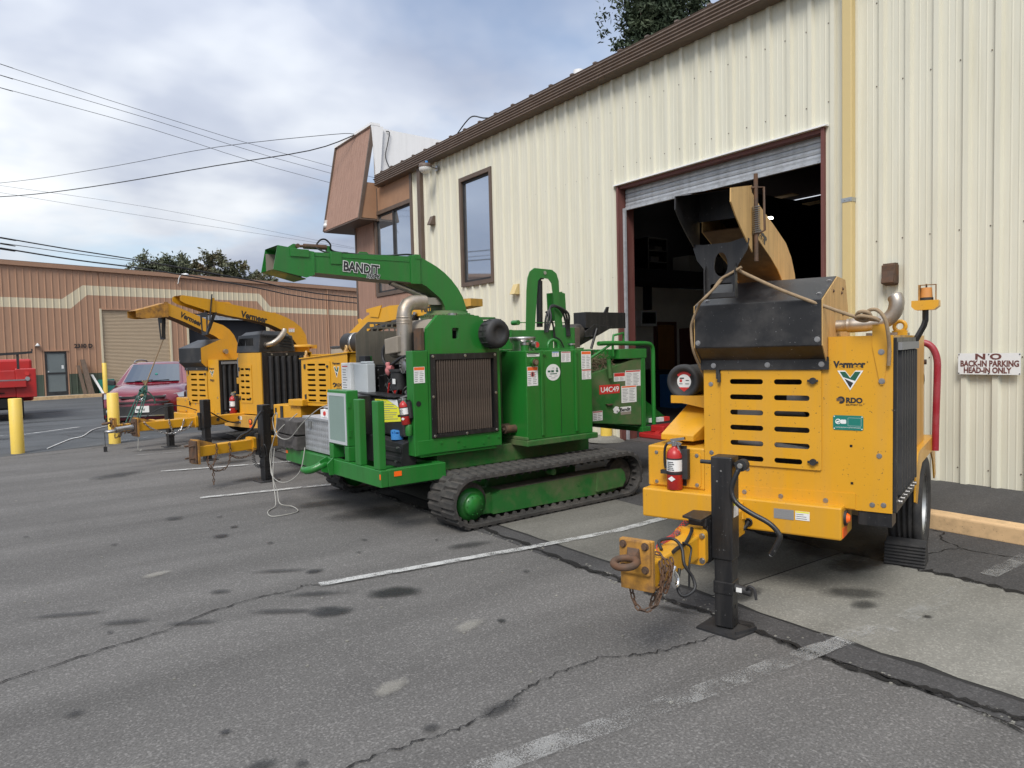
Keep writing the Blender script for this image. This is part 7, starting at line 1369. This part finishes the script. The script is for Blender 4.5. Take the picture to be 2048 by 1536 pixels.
# chute of C, swung round to point back and to the right
CH = grp('discharge_chute', T); CH.location = (.30, 1.75, 0)
k = MB(); out = [(-.28, 1.75), (-.30, 1.95), (-.25, 2.07), (-.05, 2.20), (.15, 2.31), (.40, 2.40), (.65, 2.445), (1.3, 2.45), (1.95, 2.46)]; inn = [(.05, 1.75), (.06, 1.95), (.12, 2.05), (.25, 2.13), (.45, 2.20), (.70, 2.23), (.95, 2.25), (1.3, 2.27), (1.95, 2.335)]
def swap(k2):  # built along y then turned to run along x
    k2.v = [(y, -x, z) for x, y, z in k2.v]
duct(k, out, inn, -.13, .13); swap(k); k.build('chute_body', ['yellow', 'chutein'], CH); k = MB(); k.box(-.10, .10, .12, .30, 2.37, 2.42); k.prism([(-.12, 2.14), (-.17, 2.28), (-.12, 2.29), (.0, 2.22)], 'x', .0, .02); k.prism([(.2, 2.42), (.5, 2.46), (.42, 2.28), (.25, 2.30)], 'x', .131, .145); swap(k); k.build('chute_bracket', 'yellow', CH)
k = MB(); k.cyl((.3, -.15, 2.10), (1.2, -.15, 2.24), .045, 12).cyl((.75, -.15, 2.17), (1.2, -.15, 2.245), .06, 12); k.build('chute_cylinder', 'black', CH); k = MB(); k.cyl((1.2, -.15, 2.30), (1.2, -.19, 2.30), .025, 10); k.build('cylinder_pin', 'steel', CH); text('Vermeer', .15, 'ink', CH, (1.26, -.132, 2.315), 'front', bold=.005, width=.42, rot=(R(90), R(-2), 0))
k = MB(); k.hexa([(1.951, -.13, 2.335), (2.2, -.13, 2.36), (2.2, .13, 2.36), (1.951, .13, 2.335), (1.951, -.13, 2.46), (2.2, -.13, 2.46), (2.2, .13, 2.46), (1.951, .13, 2.46)]); k.build('deflector', 'yellowold', CH)
# ================================================================== MAROON SUV
mm['maroon'] = mat('maroon_car_paint', (.17, .007, .018), .25, .15, var=.04, ns=2, coat=1.)
mm['carglass'] = mat('windscreen_glass', (.03, .05, .08), .03, .35, var=0, coat=1.)
mm['lampglass'] = mat('headlamp_lens', (.42, .43, .44), .12, .5, var=.1, ns=14, coat=1.)
V = thing('parked_car', 'maroon SUV with roof rails facing the camera behind the bollard', 'car', (2.55, 18.95, gz(19.0)), R(-19))
def half(k, secs, cap0=True, cap1=True):
    """secs: list of half profiles [(x, y, z)...] from the centre line outwards; mirrored"""
    n = len(secs[0])
    for s in (1, -1):
        vs = [(s*x, y, z) for sec in secs for x, y, z in sec]; fs = []
        for i in range(len(secs)-1):
            for j in range(n-1):
                q4 = (i*n+j, i*n+j+1, (i+1)*n+j+1, (i+1)*n+j); fs.append(q4 if s > 0 else q4[::-1])
        k.add(vs, fs, True)
def fy(x): return .30*(abs(x)/.9)**2.6           # how far the nose curves back
xs_ = [0, .3, .55, .72, .82, .88]
def sec(y0, zs, curve=1., wd=1.): return [(x*wd, y0+fy(x)*curve, z) for x, z in zip(xs_, zs)]
k = MB(); half(k, [sec(.06, [.28]*6), sec(.0, [.40]*6), sec(.0, [.62, .62, .62, .62, .62, .62]), sec(.03, [.78, .78, .78, .77, .76, .75], 1, 1.01), sec(.10, [.90, .90, .90, .89, .87, .84], 1, 1.01), sec(.20, [.955, .96, .97, .96, .92, .87], .95, 1.01), sec(.55, [1.03, 1.04, 1.05, 1.03, .97, .88], .6, 1.02), sec(1.0, [1.09, 1.10, 1.10, 1.08, 1.02, .90], .2, 1.03), sec(1.22, [1.12, 1.12, 1.12, 1.10, 1.06, .92], 0, 1.035), sec(4.3, [1.12, 1.12, 1.12, 1.10, 1.06, .92], 0, 1.035), sec(4.5, [1.0, 1.0, 1.0, 1.0, .95, .8], 0, 1.0), sec(4.5, [.35]*6, 0, 1.0)])
for s in (1, -1): k.add([(s*.91, .35, .30), (s*.91, 4.4, .30), (s*.925, 4.4, .95), (s*.925, .35, .93)], [(0, 1, 2, 3) if s > 0 else (3, 2, 1, 0)])
k.build('body', 'maroon', V)
k = MB(); gl = [[(0, 1.15, 1.11), (.4, 1.17, 1.11), (.66, 1.25, 1.11), (.73, 1.35, 1.10)], [(0, 1.92, 1.60), (.4, 1.94, 1.60), (.56, 1.99, 1.585), (.60, 2.04, 1.57)], [(0, 2.1, 1.655), (.4, 2.1, 1.65), (.58, 2.1, 1.62), (.64, 2.1, 1.575)], [(0, 3.8, 1.655), (.4, 3.8, 1.65), (.58, 3.8, 1.62), (.65, 3.8, 1.57)], [(0, 4.35, 1.15), (.4, 4.35, 1.15), (.7, 4.3, 1.12), (.74, 4.3, 1.10)]]
half(k, gl)
for s in (1, -1): k.add([(s*.73, 1.35, 1.10), (s*.60, 2.04, 1.57), (s*.64, 2.1, 1.575), (s*.65, 3.8, 1.57), (s*.80, 4.3, 1.10), (s*.86, 1.4, 1.09)], [(0, 1, 2, 3, 4, 5)])
k.build('cabin', 'maroon', V)
def onws(u, v, o=.03): # windscreen point, u -1..1, v 0..1
    x = u*(.70+(.575-.70)*v); y = 1.165+(1.93-1.165)*v+.10*(abs(u)**3); z = 1.115+(1.595-1.115)*v; return (x, y-o*.6, z+o*.8)
k = MB(); n = 8
for i in range(n): u0_, u1_ = -.94+1.88*i/n, -.94+1.88*(i+1)/n; k.add([onws(u0_, .06), onws(u1_, .06), onws(u1_, .95), onws(u0_, .95)], [(0, 1, 2, 3)], True)
k.build('windscreen', 'carglass', V)
k = MB(); 
for s in (1, -1): k.add([(s*.745, 1.62, 1.13), (s*.665, 2.1, 1.52), (s*.675, 3.6, 1.52), (s*.80, 3.9, 1.13)], [(0, 1, 2, 3) if s > 0 else (3, 2, 1, 0)])
k.v = [(x*1.012, y, z) for x, y, z in k.v]; k.build('side_windows', 'carglass', V)
for s in (1, -1):
    k = MB(); k.tube(smoothpath([(s*.56, 2.15, 1.635), (s*.56, 2.3, 1.69), (s*.57, 3.0, 1.71), (s*.57, 3.6, 1.69), (s*.57, 3.8, 1.65)], 4), .02, 8); k.build('roof_rail', 'inkgrey', V)
    k = MB(); k.hexa([(s*.90, 1.45, 1.08), (s*1.08, 1.5, 1.09), (s*1.08, 1.62, 1.09), (s*.90, 1.62, 1.08), (s*.90, 1.45, 1.20), (s*1.06, 1.5, 1.24), (s*1.06, 1.62, 1.24), (s*.90, 1.62, 1.20)]); mr = k.build('door_mirror', 'blackmatte', V, bevel=.02)
    k = MB(); k.hexa([(s*.43, .06+fy(.43), .80), (s*.885, .03+fy(.86), .79), (s*.905, .3+fy(.86), .80), (s*.5, .3, .80), (s*.43, .06+fy(.43), .855), (s*.885, .08+fy(.86), .915), (s*.905, .45+fy(.86), .93), (s*.5, .3, .87)]); k.build('headlamp', 'lampglass', V, bevel=.008)
    k = MB(); k.prism([(s*.66, .40), (s*.86, .42), (s*.87, .60), (s*.78, .56)][::int(s)], 'y', fy(.78)-.02, fy(.78)+.06); k.build('fog_recess', 'blackmatte', V); k = MB(); k.lathe([(.05, .02), (.05, .0), (.035, -.012), (0, -.012)], (s*.775, fy(.78)-.022, .50), (0, 1, 0), 16); k.build('fog_lamp', 'lampglass', V)
    for yy in (.78, 3.6):
        g = grp('wheel', V); k = MB(); tyre(k, (s*.81, yy+.12, .345), .345, .22, grooves=3, n=28); k.build('tyre', 'rubber', g); k = MB(); k.lathe([(.22, .09), (.21, .06), (.05, .07), (0, .08)], (s*.81, yy+.12, .345), (s, 0, 0), 20); k.build('rim', 'zinc', g)
k = MB(); k.prism([(-.80, .36), (.80, .36), (.70, .44), (.52, .62), (-.52, .62), (-.70, .44)], 'y', -.012, .25); k.build('lower_grille', 'blackmatte', V, bevel=.01)
k = MB(); k.prism([(-.55, .685), (.55, .685), (.60, .725), (-.60, .725)], 'y', .0, .2); k.build('middle_grille', 'blackmatte', V)
k = MB(); k.prism([(-.50, .855), (-.50, .815), (-.18, .80), (-.10, .745), (.10, .745), (.18, .80), (.50, .815), (.50, .855), (.2, .855), (.12, .885), (-.12, .885), (-.2, .855)], 'y', .022, .2); k.build('upper_grille', 'blackmatte', V)
k = MB(); k.torus((0, .012, .82), (0, 1, 0), .06, .011, 20, 6); k.torus((0, .012, .825), (0, 1, 0), .028, .008, 16, 6)
k.v = [(x*1.35, y, z) for x, y, z in k.v]; k.build('badge', 'chrome', V)
k = MB(); k.box(-.56, .56, -.03, .02, .375, .395); k.build('bumper_trim', 'chrome', V); k = MB(); k.box(-.155, .155, -.03, -.012, .465, .62); g = k.build('number_plate', 'label', V); text('9KTV', .085, 'ink', g, (-.13, -.031, .50), 'front', bold=.002, width=.2)
k = MB(); k.tube([onws(-.55, .07, .04), onws(.05, .12, .04)], .008, 5); k.tube([onws(.0, .07, .04), onws(.6, .11, .04)], .008, 5); k.build('wipers', 'blackmatte', V)
k = MB(); k.cyl(onws(.12, .42, .035), onws(.12, .42, .042), .035, 12); k.build('windscreen_sticker', 'labelgreen', V)
k = MB(); k.box(-.85, .85, .2, 4.4, .22, .34); k.build('underbody', 'dark', V)
# ================================================================== RED UTILITY TRUCK at the left edge
Tk = thing('utility_truck', 'back of a red utility truck with a black ladder rack, at the left edge', 'truck', (-.30, 27.2, gz(27.2)), 0); q0 = -gz(27.2)
k = MB(); k.box(-1.0, -.35, .0, 2.4, .60+q0, 1.48+q0); k.box(.45, .99, .0, 2.4, .60+q0, 1.50+q0); k.box(-.349, .449, .02, .06, .62+q0, 1.46+q0); k.box(-.349, .449, .07, 2.4, .70+q0, .80+q0); k.build('service_body', 'red', Tk, bevel=.02)
k = MB(); k.box(-1.05, .72, -.16, -.001, .93+q0, 1.14+q0); k.build('step_bumper', 'red', Tk, bevel=.015); k = MB(); k.box(-1.05, .70, -.165, .0, 1.141+q0, 1.175+q0); k.build('bumper_tread', 'steel', Tk)
k = MB(); k.cyl((.755, 0, 1.35+q0), (.755, -.03, 1.35+q0), .062, 18); k.k = 1; k.cyl((.76, 0, 1.19+q0), (.76, -.03, 1.19+q0), .065, 18); k.build('tail_lamps', ['labelred', 'lampglass'], Tk)
k = MB(); k.box(-1.0, .15, -.03, -.001, .75+q0, .78+q0); k.build('drawer_gap', 'dark', Tk)
k = MB(); k.box(.50, .57, .1, .17, 1.49+q0, 2.0+q0).hexa([(-1.4, .08, 1.86+q0), (.62, .08, 1.96+q0), (.62, .18, 1.96+q0), (-1.4, .18, 1.86+q0), (-1.4, .08, 1.94+q0), (.62, .08, 2.04+q0), (.62, .18, 2.04+q0), (-1.4, .18, 1.94+q0)]).hexa([(.62, .08, 1.96+q0), (.93, .08, 1.99+q0), (.93, .18, 1.99+q0), (.62, .18, 1.96+q0), (.62, .08, 2.04+q0), (.93, .08, 2.06+q0), (.93, .18, 2.06+q0), (.62, .18, 2.04+q0)]).box(.90, .94, .08, .18, 2.06+q0, 2.13+q0); k.build('ladder_rack', 'blackmatte', Tk)
for x in (-.8, .42): g = grp('wheel', Tk); k = MB(); tyre(k, (x, .75, .42), .42, .42, grooves=4, n=28); k.build('tyre', 'rubber', g); k = MB(); k.cyl((x-.1, .75, .42), (x+.1, .75, .42), .25, 18); k.build('rim', 'grime', g)
k = MB(); k.box(-.9, .6, .3, 2.3, .35, .60+q0); k.box(-.6, .2, -.05, .1, .42, .58+q0); k.build('chassis', 'dark', Tk); k = MB(); k.box(-.95, .95, 2.45, 5.0, .5, 1.95); k.build('cab', 'red', Tk, bevel=.08)
# ================================================================== small things
CDm = CD.matrix_basis; D_ = lambda x, y, z: CDm @ Vector((x, y, z))
k = MB(); top = D_(-.16, -.45, 2.25); kn = D_(-.50, -.70, 1.30)
k.tube([top, top.lerp(kn, .5), kn], .012, 6); b0 = D_(-.16, -1.15, .62)
for o_ in (-.05, .0, .05): k.tube(smoothpath([kn+Vector((o_, 0, .1)), kn+Vector((-o_*.5, 0, -.05)), kn.lerp(b0, .3)+Vector((o_*.6, 0, 0))], 4), .018, 6)
tag(k.build('tie_rope', 'rope'), 'thin tan rope hanging from the leftmost chute in front of the maroon car', 'rope')
k = MB(); k0 = kn.lerp(b0, .22)
for o_ in (-.07, -.03, .04, .07): k.tube(smoothpath([kn+Vector((o_*.3, 0, 0)), k0+Vector((o_, 0, 0)), b0+Vector((o_*1.6, 0, 0))], 4), .013, 6)
k.tube(smoothpath([k0, k0+Vector((.10, 0, .02)), k0+Vector((.2, 0, -.12)), k0+Vector((.22, 0, -.22))], 4), .014, 6)
for a in range(5): k.torus(k0+Vector((rnd.uniform(-.04, .04), 0, rnd.uniform(-.06, .06))), (rnd.uniform(-1, 1), rnd.uniform(-1, 1), .3), .045, .014, 12, 6)
tag(k.build('tie_rope', 'ropegreen'), 'dark green rope knotted below the tan rope, in front of the maroon car', 'rope')
k = MB(); k.tube(smoothpath([(.54, 16.72, .015), (1.02, 18.3, .012), (1.29, 18.8, .01), (1.68, 20.7, -.01), (2.2, 21.8, -.03)], 6), .013, 6); tag(k.build('extension_cord', 'white'), 'white cord lying across the alley towards the maroon car', 'cord')
# padlock hanging on the leftmost coupler
k = MB(); p0_ = D_(-.18, -1.66, .50); k.tube([p0_, p0_+Vector((0, 0, -.30))], .006, 5); k.box(p0_.x-.03, p0_.x+.03, p0_.y-.015, p0_.y+.015, p0_.z-.40, p0_.z-.30); tag(k.build('padlock', 'blackmatte'), 'black padlock hanging on a wire from the leftmost hitch, beside the bollard', 'padlock')
# red jack stand base inside the doorway
k = MB(); k.box(9.0, 9.9, 8.35, 8.9, .15, .24); k.box(9.2, 9.7, 8.5, 8.8, .24, .36).cyl((9.15, 8.6, .2), (9.15, 8.5, .2), .08, 12).cyl((9.75, 8.6, .2), (9.75, 8.5, .2), .08, 12); tag(k.build('floor_jack', 'red', bevel=.02), 'low red floor jack just inside the open door', 'jack')
